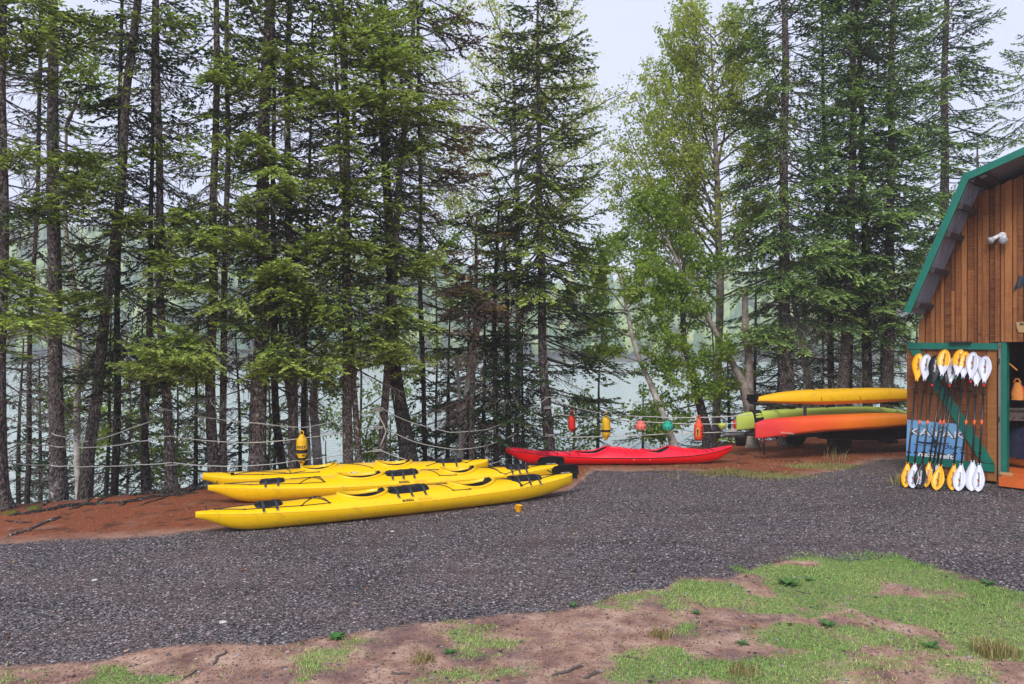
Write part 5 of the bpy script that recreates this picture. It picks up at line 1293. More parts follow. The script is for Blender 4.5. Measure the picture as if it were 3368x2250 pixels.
class Crown:
    def __init__(s, seed): s.r = np.random.default_rng(seed); s.W = []; s.T = []; s.DW = []; s.Li = []
    def put(s, tpl, origin, az, pitch, scale, live=True, dv=0.0, roll=0.0):
        ca, sa, cp, sp_ = math.cos(az), math.sin(az), math.cos(pitch), math.sin(pitch); cr_, sr_ = math.cos(roll), math.sin(roll)
        R = np.array([[ca, -sa, 0], [sa, ca, 0], [0, 0, 1]]) @ np.array([[cp, 0, -sp_], [0, 1, 0], [sp_, 0, cp]]) @ np.array([[1, 0, 0], [0, cr_, -sr_], [0, sr_, cr_]])
        a, b_, ra, rb = tpl['W']; o = np.asarray(origin)
        (s.W if live else s.DW).append((a @ R.T * scale + o, b_ @ R.T * scale + o, ra * max(scale, .8), rb * max(scale, .8)))
        if live and tpl['T'] is not None:
            p, d, ln, v = tpl['T']; s.T.append((p @ R.T * scale + o, d @ R.T, ln * (.5 + .5 * scale), v + dv))
        if len(tpl['lich']): s.Li.append(tpl['lich'] @ R.T * scale + o)
    def branch(s, origin, az, L, pitch=0.0, live=True, dv=0.0, coarse=False):
        lib = (COARSE if coarse else LIVE) if live else DEAD; k = min(SIZES, key=lambda q: abs(math.log(q / L))); t = lib[k][s.r.integers(len(lib[k]))]
        s.put(t, origin, az, pitch, L / k, live, dv, s.r.normal(0, .15))
    def bough(s, origin_fn, tip, dv=0.0, n=3, spread=.22):
        """a spray of branches reaching a chosen tip point"""
        tip = np.asarray(tip); L = 0
        for i in range(n):
            tp = tip + (s.r.normal(0, spread, 3) * np.array([1, 1, .45]) if i else 0)
            o = np.asarray(origin_fn(tp[2] + .1)); h = math.hypot(tp[0] - o[0], tp[1] - o[1]); k = min(SIZES, key=lambda q: abs(math.log(q / h))); t = LIVE[k][s.r.integers(5)]
            sc_ = h / k; z0 = tp[2] - t['tip'][2] * sc_; o = np.asarray(origin_fn(z0)); az = math.atan2(tp[1] - o[1], tp[0] - o[0])
            s.put(t, (o[0], o[1], z0), az, 0, sc_, True, dv)
    def build(s, parent, needles, mat_t, twid=.0165, deadmat=None, both=.38):
        if s.T:
            p, d, ln, v = (np.concatenate([t[i] for t in s.T]) for i in range(4)); n = len(p)
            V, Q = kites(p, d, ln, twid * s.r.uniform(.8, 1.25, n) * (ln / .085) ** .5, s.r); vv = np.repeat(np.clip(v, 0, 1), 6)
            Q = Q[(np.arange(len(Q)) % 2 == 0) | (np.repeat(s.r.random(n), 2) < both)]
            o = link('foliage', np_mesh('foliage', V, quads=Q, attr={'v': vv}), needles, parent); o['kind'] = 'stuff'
            CNT[0] += len(Q) * 2
        for W_, nm, mt in ((s.W, 'branches', mat_t), (s.DW, 'dead_branches', deadmat or M['twig'])):
            if not W_: continue
            V, Q = wood_mesh(W_, s.r)
            o = link(nm, np_mesh(nm, V, quads=Q), mt, parent); o['kind'] = 'stuff'; CNT[0] += len(Q) * 2
        if s.Li:
            L_ = np.concatenate(s.Li); n = len(L_); L_ = np.repeat(L_, 5, 0) + s.r.normal(0, .03, (n * 5, 3)); d = unit(np.tile([[0, 0, -1.]], (n * 5, 1)) + s.r.normal(0, .2, (n * 5, 3)))
            V, Q = kites(L_, d, s.r.uniform(.06, .2, n * 5), np.full(n * 5, .008), s.r); o = link('lichen', np_mesh('lichen', V, quads=Q), M['lichen'], parent); o['kind'] = 'stuff'; CNT[0] += len(Q) * 2
CNT = [0]

def trunk_path(pts, Y, base_z, top_z, lean_y=0.0):
    """pts (px, py, width px) from the foot up -> list of (x, y, z, r); continued above the picture"""
    out = []
    for px, py, w in pts:
        q = P(px, py, Y); out.append((q.x, Y, q.z, w / 2 / F * Y))
    x0, y0, z0, r0 = out[0]
    if z0 > base_z + .02: out.insert(0, (x0 + (x0 - out[1][0]) * .1, y0, base_z, r0 * 1.06))
    else: out[0] = (x0, y0, base_z, r0)
    xl, yl, zl, rl = out[-1]; xp, _, zp, _ = out[-2]
    if top_z > zl + .3:
        sl = max(-.06, min(.06, (xl - xp) / max(zl - zp, .3)))
        for k in range(1, 6):
            f = k / 5; out.append((xl + sl * (top_z - zl) * f, yl, zl + (top_z - zl) * f, rl * (1 - f) + .012 * f))
    return out
def make_trunk(path, mat, parent, seed=0, flare=True, n=14, rough=.05):
    r = np.random.default_rng(seed); z0, z1 = path[0][2], path[-1][2]; zs = [p[2] for p in path]
    m = max(10, int((z1 - z0) / .14)); Z = np.linspace(z0 - .12, z1, m); ph = r.uniform(0, 6, 6)
    V = np.zeros((m, n, 3))
    for i, z in enumerate(Z):
        x = np.interp(z, zs, [p[0] for p in path]); y = np.interp(z, zs, [p[1] for p in path]); rad = np.interp(z, zs, [p[3] for p in path])
        x += .012 * math.sin(z * 1.7 + ph[0]); y += .015 * math.sin(z * 1.3 + ph[1])
        h = max(0, z - z0); fl = 1 + (.55 * math.exp(-h / .13) if flare else 0)
        for k in range(n):
            a = 2 * PI * k / n; ra = rad * (1 + rough * math.sin(3 * a + ph[2] + z * .9) + rough * .7 * math.sin(5 * a + ph[3] - z * 2.3) + r.normal(0, rough * .35))
            ra *= 1 + (fl - 1) * (.6 + .8 * max(0, math.sin(2.5 * a + ph[4])))
            V[i, k] = (x + ra * math.cos(a), y + ra * math.sin(a), z)
    I = np.arange(m * n).reshape(m, n); Q = np.stack([I[:-1], np.roll(I, -1, 1)[:-1], np.roll(I, -1, 1)[1:], I[1:]], -1).reshape(-1, 4)
    CNT[0] += len(Q) * 2
    return link('trunk', np_mesh('trunk', V, quads=Q, smooth=True), mat, parent)
def axis_fn(path):
    zs = [p[2] for p in path]; xs = [p[0] for p in path]; ys = [p[1] for p in path]
    return lambda z: (float(np.interp(z, zs, xs)), float(np.interp(z, zs, ys)), z)

def spruce(label, pts, Y, top=13.0, live=(3.0, 9.2), ln=((0, 1.4), (9, .9)), dens=1.0, dead=(.9, 3.2), deadlen=.8, deaddens=1.0, mat='needle', bark='bark', boughs=(), dv=0.0,
           seed=1, group='spruces along the shore', liveprob=1.0, upper=True, deadmat=None, base_z=None, dirs=None, pitch0=-.10, azc=None, extra=(), cat='tree', name='spruce_tree', twid=.0165, step=.30):
    x0 = (pts[0][0] - CX) / F * Y; bz = gz1(x0, Y) if base_z is None else base_z
    path = trunk_path(pts, Y, bz, top); ox, oy = path[0][0], path[0][1]
    root = empty(name, (ox, oy, bz)); tag(root, label, cat, group)
    sh = [(x - ox, y - oy, z - bz, r_) for x, y, z, r_ in path]
    make_trunk(sh, M[bark], root, seed)
    for k, ex in enumerate(extra):
        ep = trunk_path(ex, Y + .05 * (k + 1), bz, top * .8); make_trunk([(x - ox, y - oy, z - bz, r_) for x, y, z, r_ in ep], M[bark], root, seed + 9 + k)
    af = axis_fn(sh); C = Crown(seed); r = C.r
    lz = [a for a, _ in ln]; ll = [b for _, b in ln]
    z = live[0]
    while z < live[1]:
        nb = int(round(r.integers(3, 6) * max(1, dens)))
        az0 = r.uniform(0, 2 * PI)
        for k in range(nb):
            if r.random() > dens * .8: continue
            az = az0 + 2 * PI * k / nb + r.normal(0, .3); L = float(np.interp(z, lz, ll)) * r.uniform(.65, 1.25); zz = z + r.uniform(-.12, .12)
            if azc is not None and math.cos(az - azc) < -.3 and r.random() < .7: continue
            f = (z - live[0]) / max(.1, live[1] - live[0]); pitch = pitch0 + .35 * f * f + r.normal(0, .20)
            C.branch((*af(zz - bz + 0)[:2], zz - bz), az, L, pitch, r.random() < liveprob, dv + r.normal(0, .15))
        z += step * r.uniform(.8, 1.25)
    z = dead[0]
    while z < dead[1]:
        for k in range(r.integers(2, 4)):
            if r.random() > deaddens * .75: continue
            C.branch((*af(z - bz)[:2], z - bz), r.uniform(0, 2 * PI), deadlen * r.uniform(.4, 1.3), r.uniform(-.45, .15), False)
        z += .22 * r.uniform(.7, 1.3)
    if upper and top > 9.5:
        z = max(live[1], 9.2)
        while z < top - .2:
            for k in range(4):
                L = max(.25, (top - z) * .28) * r.uniform(.8, 1.2); L = min(L, 1.6)
                C.branch((*af(z - bz)[:2], z - bz), r.uniform(0, 2 * PI), L, .05 + r.normal(0, .08), True, dv, coarse=True)
            z += .55
    for bq in boughs:
        px, py, Yb = bq[:3]; dvb = (bq[3] if len(bq) > 3 else .18) * 1.3; n = bq[4] if len(bq) > 4 else 3; spd = bq[5] if len(bq) > 5 else .22  # tint offset: how strongly a bough is lit, put into its colour
        t = P(px, py, Yb); C.bough(af, (t.x - ox, t.y - oy, t.z - bz), dvb, n, spd)
    C.build(root, M[mat], M['twig'] if bark != 'barkdark' else M['barkdark'], twid, deadmat)
    return root
SP = spruce
FG = 'spruces along the shore'
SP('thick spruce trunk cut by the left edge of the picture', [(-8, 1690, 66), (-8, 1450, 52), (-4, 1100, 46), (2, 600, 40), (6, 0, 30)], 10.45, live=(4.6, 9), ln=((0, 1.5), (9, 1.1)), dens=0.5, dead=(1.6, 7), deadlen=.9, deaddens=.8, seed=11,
   boughs=[(95, 1060, 9.6, .22), (190, 1075, 9.8, .25), (60, 920, 9.7, .15), (120, 1000, 9.7, .2), (30, 850, 9.6, .2), (130, 90, 9.7, .1), (60, 30, 9.7), (60, 480, 9.7), (150, 640, 9.9, .0)])
SP('straight spruce second from the left, moss at its foot', [(192, 1612, 53), (188, 1400, 45), (182, 1150, 42), (178, 700, 38), (170, 350, 32), (176, 0, 26)], 11.9, live=(4.2, 9), dens=0.36, dead=(1.3, 7.5), deadlen=1.0, deaddens=1.2, seed=12,
   boughs=[(365, 560, 11.2, .22), (300, 500, 11.1, .22), (270, 640, 11.0, .2), (350, 600, 11.3, .18), (250, 560, 11.0, .2), (140, 640, 11.1, .05), (250, 20, 11.2, .1), (330, 60, 11.4, .1)])
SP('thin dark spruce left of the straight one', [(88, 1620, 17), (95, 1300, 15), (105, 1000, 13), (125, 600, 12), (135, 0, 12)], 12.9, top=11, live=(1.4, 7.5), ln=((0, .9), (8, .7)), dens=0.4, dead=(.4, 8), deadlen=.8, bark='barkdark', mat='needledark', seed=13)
SP('spruce leaning to the right, moss at its foot', [(282, 1608, 46), (290, 1500, 38), (318, 1300, 34), (345, 1050, 32), (375, 800, 30), (402, 560, 28), (420, 300, 26), (448, 30, 24)], 12.1, live=(3.4, 9), ln=((0, 1.1), (9, .7)), dens=0.25, dead=(1.2, 8), deadlen=.8, deaddens=1.1, seed=14,
   boughs=[(200, 985, 11.3, .2), (255, 960, 11.2, .22), (285, 1010, 11.2, .15), (230, 1050, 11.2, .05), (345, 330, 12.3, -.25), (350, 380, 12.4, -.25), (470, 700, 11.3, .15), (420, 720, 11.3, .12)])
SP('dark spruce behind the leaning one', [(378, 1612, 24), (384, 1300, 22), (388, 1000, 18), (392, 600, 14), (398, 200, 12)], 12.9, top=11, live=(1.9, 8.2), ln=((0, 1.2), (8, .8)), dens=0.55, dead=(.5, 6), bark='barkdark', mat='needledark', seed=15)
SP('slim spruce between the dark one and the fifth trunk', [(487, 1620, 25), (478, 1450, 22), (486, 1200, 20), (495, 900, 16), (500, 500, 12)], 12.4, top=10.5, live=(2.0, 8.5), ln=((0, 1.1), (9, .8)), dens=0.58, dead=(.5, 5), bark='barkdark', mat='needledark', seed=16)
SP('tall spruce with a rope knotted round it, left of the twin trunks', [(566, 1616, 36), (552, 1400, 29), (536, 1200, 27), (530, 1000, 25), (522, 600, 22), (518, 200, 20), (515, 0, 18)], 12.2, live=(3.6, 9), ln=((0, 1.2), (9, .9)), dens=0.5, dead=(1.5, 8), deadlen=.9, deaddens=1.2, seed=17,
   boughs=[(640, 470, 11.6, .1), (450, 45, 11.7, .2), (560, 30, 11.6, .2), (600, 60, 11.6, .15), (480, 480, 11.8, -.1), (600, 800, 11.4, .15), (670, 850, 11.3, .15), (630, 770, 11.4, .1)])
SP('larger of the twin trunks right of the knotted rope', [(704, 1572, 37), (698, 1400, 33), (692, 1200, 31), (700, 900, 27), (708, 500, 22), (712, 60, 18)], 12.6, live=(2.7, 9), ln=((0, 1.35), (9, .9)), dens=0.72, dead=(1.0, 7), deadlen=1.0, deaddens=1.0, seed=18, extra=[[(736, 1572, 24), (733, 1350, 22), (738, 1000, 20), (748, 500, 16), (748, 0, 12)]],
   boughs=[(365, 1200, 11.2, .28, 5, .28), (440, 1160, 11.1, .3, 5, .28), (520, 1180, 11.1, .3, 4, .25), (600, 1150, 11.2, .3, 4, .25), (470, 1115, 11.4, .25, 4, .28), (560, 1100, 11.5, .25, 4, .25), (640, 1190, 11.4, .25, 3), (460, 950, 11.6, .2), (540, 930, 11.5, .25), (620, 940, 11.5, .25), (560, 720, 11.6, .2), (640, 700, 11.6, .15), (700, 240, 11.7, .2), (810, 215, 11.8, .3), (760, 190, 11.8, .3), (850, 240, 11.9, .2)])
SP('thickest trunk of the row, behind the bows of the yellow kayaks', [(846, 1572, 62), (848, 1450, 54), (853, 1300, 52), (860, 1150, 48), (868, 900, 44), (866, 600, 40), (864, 400, 38), (880, 150, 33), (893, 0, 30)], 12.6, live=(3.0, 9), ln=((0, 1.5), (9, 1.2)), dens=0.8, dead=(1.7, 6.5), deadlen=1.2, deaddens=1.1, seed=19,
   boughs=[(740, 745, 11.5, .22), (790, 770, 11.5, .25), (690, 770, 11.6, .2), (880, 620, 11.4, .3), (950, 600, 11.5, .25), (830, 640, 11.5, .25), (900, 850, 11.4, .25), (960, 880, 11.5, .2), (840, 1200, 11.5, .15), (880, 1160, 11.5, .25), (930, 1180, 11.6, .2), (990, 1150, 11.7, .15), (880, 480, 11.6, .15), (820, 450, 11.6, .1), (960, 320, 11.6, .2), (900, 150, 11.7, .15), (990, 160, 11.7, .2), (1060, 190, 11.8, .15)])
SP('dark trunk behind the big one, left of the yellow buoy', [(932, 1560, 28), (912, 1400, 25), (903, 1200, 22), (900, 1000, 20), (900, 700, 16)], 13.2, top=10, live=(2.5, 8.5), ln=((0, 1.2), (9, .9)), dens=0.55, dead=(.6, 4), bark='barkdark', mat='needledark', seed=20)
SP('spruce just left of the hanging yellow buoy', [(968, 1560, 34), (963, 1350, 31), (960, 1100, 29), (952, 800, 24), (945, 500, 20), (950, 60, 15)], 12.95, live=(2.6, 9), ln=((0, 1.4), (9, 1.0)), dens=0.72, dead=(.9, 7), deadlen=1.0, seed=21,
   boughs=[(1000, 930, 12, .15), (1040, 780, 12, .2), (1090, 1000, 12, .1), (1000, 1220, 12.1, .1), (1090, 1180, 12, .15), (1060, 1060, 12, .1)])
SP('thin dark spruce behind the yellow buoy', [(1003, 1560, 20), (1000, 1350, 18), (1002, 1100, 15), (1010, 800, 12)], 13.6, top=9, live=(3.0, 8), ln=((0, .9), (9, .7)), dens=0.5, dead=(.5, 5), bark='barkdark', mat='needledark', seed=22)
SP('bare lower trunk of a double spruce, left of the rope wound one', [(1148, 1560, 35), (1142, 1350, 32), (1140, 1100, 29), (1142, 740, 26), (1137, 490, 24), (1130, 150, 22), (1122, 0, 20)], 12.9, live=(2.9, 9.3), ln=((0, 1.5), (6, 1.5), (9, 1.3)), dens=1.25, dead=(2.0, 7), deadlen=1.2, deaddens=.8, seed=23, mat='needle', extra=[[(1180, 1560, 22), (1170, 1350, 20), (1160, 1150, 18), (1150, 1000, 14)]],
   boughs=[(1010, 770, 12.0, .2), (1080, 760, 12.0, .3), (1150, 790, 11.9, .25), (1200, 800, 12.0, .2), (1120, 860, 12, .1), (1110, 310, 11.9, .2), (1200, 290, 11.9, .25), (1290, 300, 12, .25), (1380, 310, 12.1, .25), (1430, 330, 12.2, .25), (1120, 130, 12, .15), (1220, 120, 11.9, .25), (1300, 150, 11.9, .25), (1360, 180, 12, .25), (1415, 190, 12.1, .2), (1240, 20, 12, .2), (1320, 40, 12, .2), (1060, 330, 12.1, .1), (1000, 320, 12.1, .1), (1180, 620, 12, .1), (1240, 640, 12, .15), (1060, 600, 12.1, .15)])
SP('slim rope wound spruce behind the farthest yellow kayak', [(1250, 1548, 29), (1262, 1400, 27), (1276, 1250, 25), (1290, 1000, 24), (1303, 750, 22), (1322, 500, 20), (1342, 350, 17), (1362, 60, 13)], 13.3, live=(3.2, 9.5), ln=((0, 1.3), (9, .9)), dens=0.58, dead=(2.4, 8), deadlen=.9, seed=24,
   boughs=[(1250, 850, 12.4, .2), (1330, 820, 12.4, .2), (1400, 850, 12.5, .25), (1450, 830, 12.6, .2), (1120, 1180, 12.2, .25), (1180, 1150, 12.2, .25), (1240, 1130, 12.2, .25), (1150, 1100, 12.3, .15), (1230, 1050, 12.3, .1)])
SP('dark leaning trunk right of the slim rope wound one', [(1348, 1560, 60), (1325, 1400, 50), (1308, 1280, 44), (1296, 1150, 38), (1288, 1000, 34), (1280, 750, 30), (1264, 450, 26), (1255, 150, 18)], 13.6, live=(2.8, 9.5), ln=((0, 1.5), (9, 1.1)), dens=0.7, dead=(2.3, 7), deadlen=1.1, bark='barkdark', seed=25,
   boughs=[(1370, 1190, 12.6, .3), (1330, 1160, 12.6, .3), (1290, 1130, 12.6, .25), (1260, 1180, 12.6, .2), (1350, 1010, 12.8, .1), (1380, 900, 12.8, .1), (1400, 450, 12.9, .1), (1420, 470, 12.8, .1)])
SP('thin dead topped spruce with reddish needles in the middle', [(1552, 1540, 18), (1553, 1350, 17), (1560, 1100, 15), (1566, 900, 12), (1568, 780, 9)], 14.4, top=4.9, live=(3.0, 4.8), ln=((3, 1.2), (5, .3)), dens=.5, dead=(.8, 3.4), deadlen=.9, mat='needledead', deadmat=M['twigred'], seed=26, upper=False,
   boughs=[(1440, 960, 13.8, .1), (1640, 1010, 13.8, .1), (1500, 900, 13.8, .0)])
SP('spruce with rust brown dying top left of the pointed one', [(1400, 1540, 16), (1392, 1300, 15), (1385, 1100, 14), (1382, 700, 13), (1380, 300, 12), (1370, 0, 10)], 14.6, top=13, live=(4.6, 10.5), ln=((0, 1.3), (10, 1.3)), dens=0.5, dead=(3, 10), deadlen=1.2, deaddens=1.2, mat='needledead', deadmat=M['twigred'], bark='barkdark', seed=27, azc=0.1,
   boughs=[(1560, 300, 14.2, .3), (1520, 480, 14.2, .2), (1500, 60, 14.2, .1), (1570, 120, 14.3, .0), (1640, 420, 14.2, .1), (1480, 560, 14.1, .1), (1600, 560, 14.2, .1)])
SP('dark spruce left of the pointed spruce, full low branches', [(1634, 1520, 18), (1628, 1350, 17), (1626, 1150, 16), (1628, 980, 14), (1634, 800, 10), (1640, 650, 6)], 15.1, top=5.6, live=(.6, 5.3), ln=((0, 1.6), (3, 1.3), (5.5, .25)), dens=.9, dead=(.3, 2), bark='barkdark', mat='needledark', seed=28, upper=False, step=.26)
SP('second dark low spruce beside the pointed one', [(1672, 1520, 21), (1671, 1350, 20), (1670, 1150, 18), (1668, 1000, 15), (1660, 850, 10)], 15.3, top=4.9, live=(1.0, 4.7), ln=((0, 1.4), (3, 1.2), (5, .25)), dens=.85, dead=(.3, 2), bark='barkdark', mat='needledark', seed=29, upper=False, step=.26)
SP('pointed spruce wound with pale rope, left of the hanging buoys', [(1806, 1500, 38), (1796, 1350, 33), (1788, 1200, 29), (1782, 1050, 27), (1778, 800, 23), (1773, 500, 17), (1768, 250, 12), (1770, 20, 7)], 15.2, top=10.2, live=(3.6, 10.0), ln=((0, 1.5), (4.2, 1.7), (6.5, 1.35), (8.5, 1.0), (10.1, .3)), dens=2.0, dead=(1.6, 3.8), deadlen=1.4, deaddens=1.3, seed=30, step=.24, dv=-.03, upper=False,
   boughs=[(2010, 1020, 14.6, -.3), (1960, 1180, 14.7, -.3), (2040, 1200, 14.5, -.3), (1930, 1080, 14.7, -.3), (2060, 1330, 14.9, -.2), (1560, 1130, 14.6, -.3)])
# right hand group beside the barn
SP('broad spruce with the scaly trunk behind the yellow racked kayak', [(2592, 1330, 52), (2585, 1200, 44), (2580, 1000, 36), (2578, 700, 28), (2580, 400, 24), (2583, 200, 22), (2583, 0, 18)], 17.4, base_z=.0, top=15, live=(3.1, 12.2), ln=((0, 1.5), (6, 1.7), (12, 1.0)), dens=1.5, dead=(1.2, 3.6), deadlen=1.3, deaddens=1.3, mat='needleblue', seed=31, step=0.3,
   boughs=[(2420, 1100, 16.6, .15), (2460, 1130, 16.5, .2), (2500, 1080, 16.5, .1), (2650, 900, 16.5, .2), (2700, 950, 16.5, .1), (2450, 950, 16.6, .0), (2380, 880, 16.7, .0)])
SP('spruce leaning slightly, second from the broad one beside the barn', [(2770, 1300, 36), (2782, 1150, 32), (2790, 1000, 29), (2798, 800, 26), (2805, 400, 22), (2808, 0, 16)], 17.9, base_z=.0, top=14.5, live=(3.2, 12.3), ln=((0, 1.4), (6, 1.3), (12, .8)), dens=1.5, dead=(1, 3.6), deadlen=1.1, mat='needleblue', seed=32, step=0.3,
   boughs=[(2750, 850, 16.9, .2), (2850, 620, 16.9, .25), (2790, 300, 17, .2), (2740, 350, 17, .2)])
SP('dark straight trunk behind, between two spruces by the barn', [(2735, 1300, 22), (2730, 1100, 20), (2727, 900, 18), (2715, 500, 14)], 18.6, base_z=.0, top=12, live=(3.4, 11), ln=((0, 1.1), (10, .8)), dens=0.9, dead=(.8, 4), bark='barkdark', mat='needledark', seed=33)
SP('spruce with a dark trunk, third from the broad one', [(2852, 1300, 32), (2852, 1150, 29), (2848, 950, 25), (2840, 600, 20), (2828, 250, 14)], 18.3, base_z=.0, top=13.4, live=(3.4, 12.5), ln=((0, 1.4), (6, 1.4), (12, .9)), dens=1.5, dead=(.8, 4), bark='barkdark', mat='needleblue', seed=34, step=0.3)
SP('spruce nearest the left corner of the barn', [(2918, 1300, 37), (2924, 1150, 34), (2926, 1000, 31), (2928, 750, 26), (2932, 400, 20), (2935, 0, 14)], 17.8, base_z=.0, top=14.2, live=(3.1, 12.3), ln=((0, 1.4), (7, 1.5), (12, 1.1)), dens=1.5, dead=(.9, 3.5), deadlen=1.2, mat='needleblue', seed=35, step=0.3,
   boughs=[(2880, 1010, 17.0, .25), (2960, 1000, 17.0, .25), (3000, 760, 17.0, .3), (3020, 720, 17.1, .25), (3010, 480, 17.1, .3), (2990, 420, 17.1, .3), (2940, 700, 17, .25), (2900, 400, 17, .2)])
SP('tall spruce rising behind the barn roof', [(3110, 1300, 34), (3108, 800, 28), (3106, 500, 24), (3110, 100, 18)], 19.4, base_z=.0, top=14.5, live=(3.5, 13.2), ln=((0, 1.6), (8, 1.6), (13, 1.0)), dens=1.5, dead=(1, 3), mat='needleblue', seed=36, step=0.3,
   boughs=[(3230, 200, 19, .2), (3240, 280, 19, .15), (3200, 380, 19, .2)])
SP('spruce top behind the barn roof at the right edge', [(3385, 1300, 30), (3385, 700, 24), (3385, 300, 12)], 24, base_z=.0, top=12.6, live=(6, 12.4), ln=((0, 2.0), (9, 1.8), (12.5, .4)), dens=1.3, dead=(3, 5), mat='needleblue', seed=37, upper=False, step=.45)
SP('low spruce behind the slope of the barn roof', [(3215, 1300, 26), (3215, 600, 10)], 22, base_z=.0, top=8.6, live=(4, 8.5), ln=((0, 1.9), (8.5, .3)), dens=.9, dead=(3, 4), mat='needledark', seed=38, upper=False, step=.4)

# understory spruces on the bank: one model of each size, copied
def under(label, px, py_base, Y, h, seed, lnf=.30, mat='needledark', dens=.55):
    zb = gz1((px - CX) / F * Y, Y)
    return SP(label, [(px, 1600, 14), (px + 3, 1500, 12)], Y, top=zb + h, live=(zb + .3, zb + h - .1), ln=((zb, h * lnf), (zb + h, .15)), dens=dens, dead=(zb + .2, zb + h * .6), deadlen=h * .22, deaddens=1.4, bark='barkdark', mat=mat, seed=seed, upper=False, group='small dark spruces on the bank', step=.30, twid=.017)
u1 = under('small dark spruce on the bank at the far left', 60, 1600, 14.2, 4.6, 51)
u2 = under('small dark spruce on the bank behind the leaning trunk', 350, 1600, 14.4, 5.2, 52)
u3 = under('low dark spruce on the bank behind the red kayak stern', 1960, 1600, 17.0, 3.0, 53, .40, 'needle')
def copy_tree(o, loc, rz, s, label):
    c = o.copy(); COL.objects.link(c); c.location = loc; c.rotation_euler = (0, 0, rz); c.scale = (s, s, s); c['label'] = label
    for ch in list(o.children):
        d = ch.copy(); COL.objects.link(d); d.parent = c
    return c
for (src, px, Y, rz, s, lab) in (
        (u1, 640, 14.6, 1.0, 1.05, 'small dark spruce on the bank behind the twin trunks'),
        (u2, 470, 15.2, 2.2, 1.1, 'dark spruce on the bank between the slim spruce and the knotted one'),
        (u1, 790, 15.0, 3.0, .95, 'small dark spruce on the bank left of the thickest trunk'),
        (u2, 215, 15.6, 4.1, 1.0, 'dark spruce on the bank behind the straight mossy trunk'),
        (u1, 1470, 16.2, .6, 1.05, 'small dark spruce on the bank behind the forked birch'),
        (u2, 1590, 16.8, 5.0, 1.1, 'dark spruce on the bank left of the pointed spruce'),
        (u1, 1330, 16.4, 2.6, .62, 'knee high dark spruce behind the dark leaning trunk'),
        (u2, 1720, 17.2, 1.7, .95, 'dark spruce on the bank behind the pointed spruce'),
        (u2, 2480, 19.5, .2, 1.1, 'dark spruce behind the pale birch near the trailer'),
        (u1, 2650, 20.0, 3.6, 1.25, 'dark spruce behind the broad spruce near the trailer'),
        (u2, 2800, 20.4, 4.4, 1.15, 'dark spruce behind the trailer, between dark trunks'),
        (u1, 2900, 20.8, 5.6, 1.2, 'dark spruce behind the trailer beside the barn corner'),
        (u3, 2400, 17.6, 2.0, .9, 'low spruce bush behind the tip of the red kayak'),
        (u1, 130, 15.4, 2.0, 1.1, 'dark spruce on the bank between the thin dark trunk and the straight one'),
        (u2, 560, 15.9, 3.3, 1.05, 'dark spruce on the bank directly behind the knotted trunk'),
        (u2, 900, 16.0, .9, .9, 'dark spruce on the bank between the thickest trunk and the buoy'),
        (u3, 1080, 15.6, 2.7, .75, 'low spruce bush right of the white birches'),
        (u1, 1400, 17.0, 4.0, 1.2, 'dark spruce on the bank behind the curved dark stem'),
        (u2, 1540, 17.6, 1.3, 1.25, 'tallest dark spruce on the bank, left of the pointed spruce'),
        (u3, 2110, 17.4, .4, .7, 'low spruce bush behind the pink and teal buoys'),
        (u1, 2350, 18.6, 2.4, .8, 'dark spruce behind the orange cylinder buoy'),
        (u2, 2560, 20.6, 5.1, 1.1, 'dark spruce far behind the broad scaly trunk'),
        (u1, 2730, 21.0, 1.9, 1.2, 'dark spruce far behind the two straight trunks by the trailer'),
        (u3, 1280, 15.2, 1.1, .7, 'low spruce bush between the rope wound and the dark leaning trunk')):
    x = (px - CX) / F * Y; copy_tree(src, (x, Y, gz1(x, Y)), rz, s, lab)

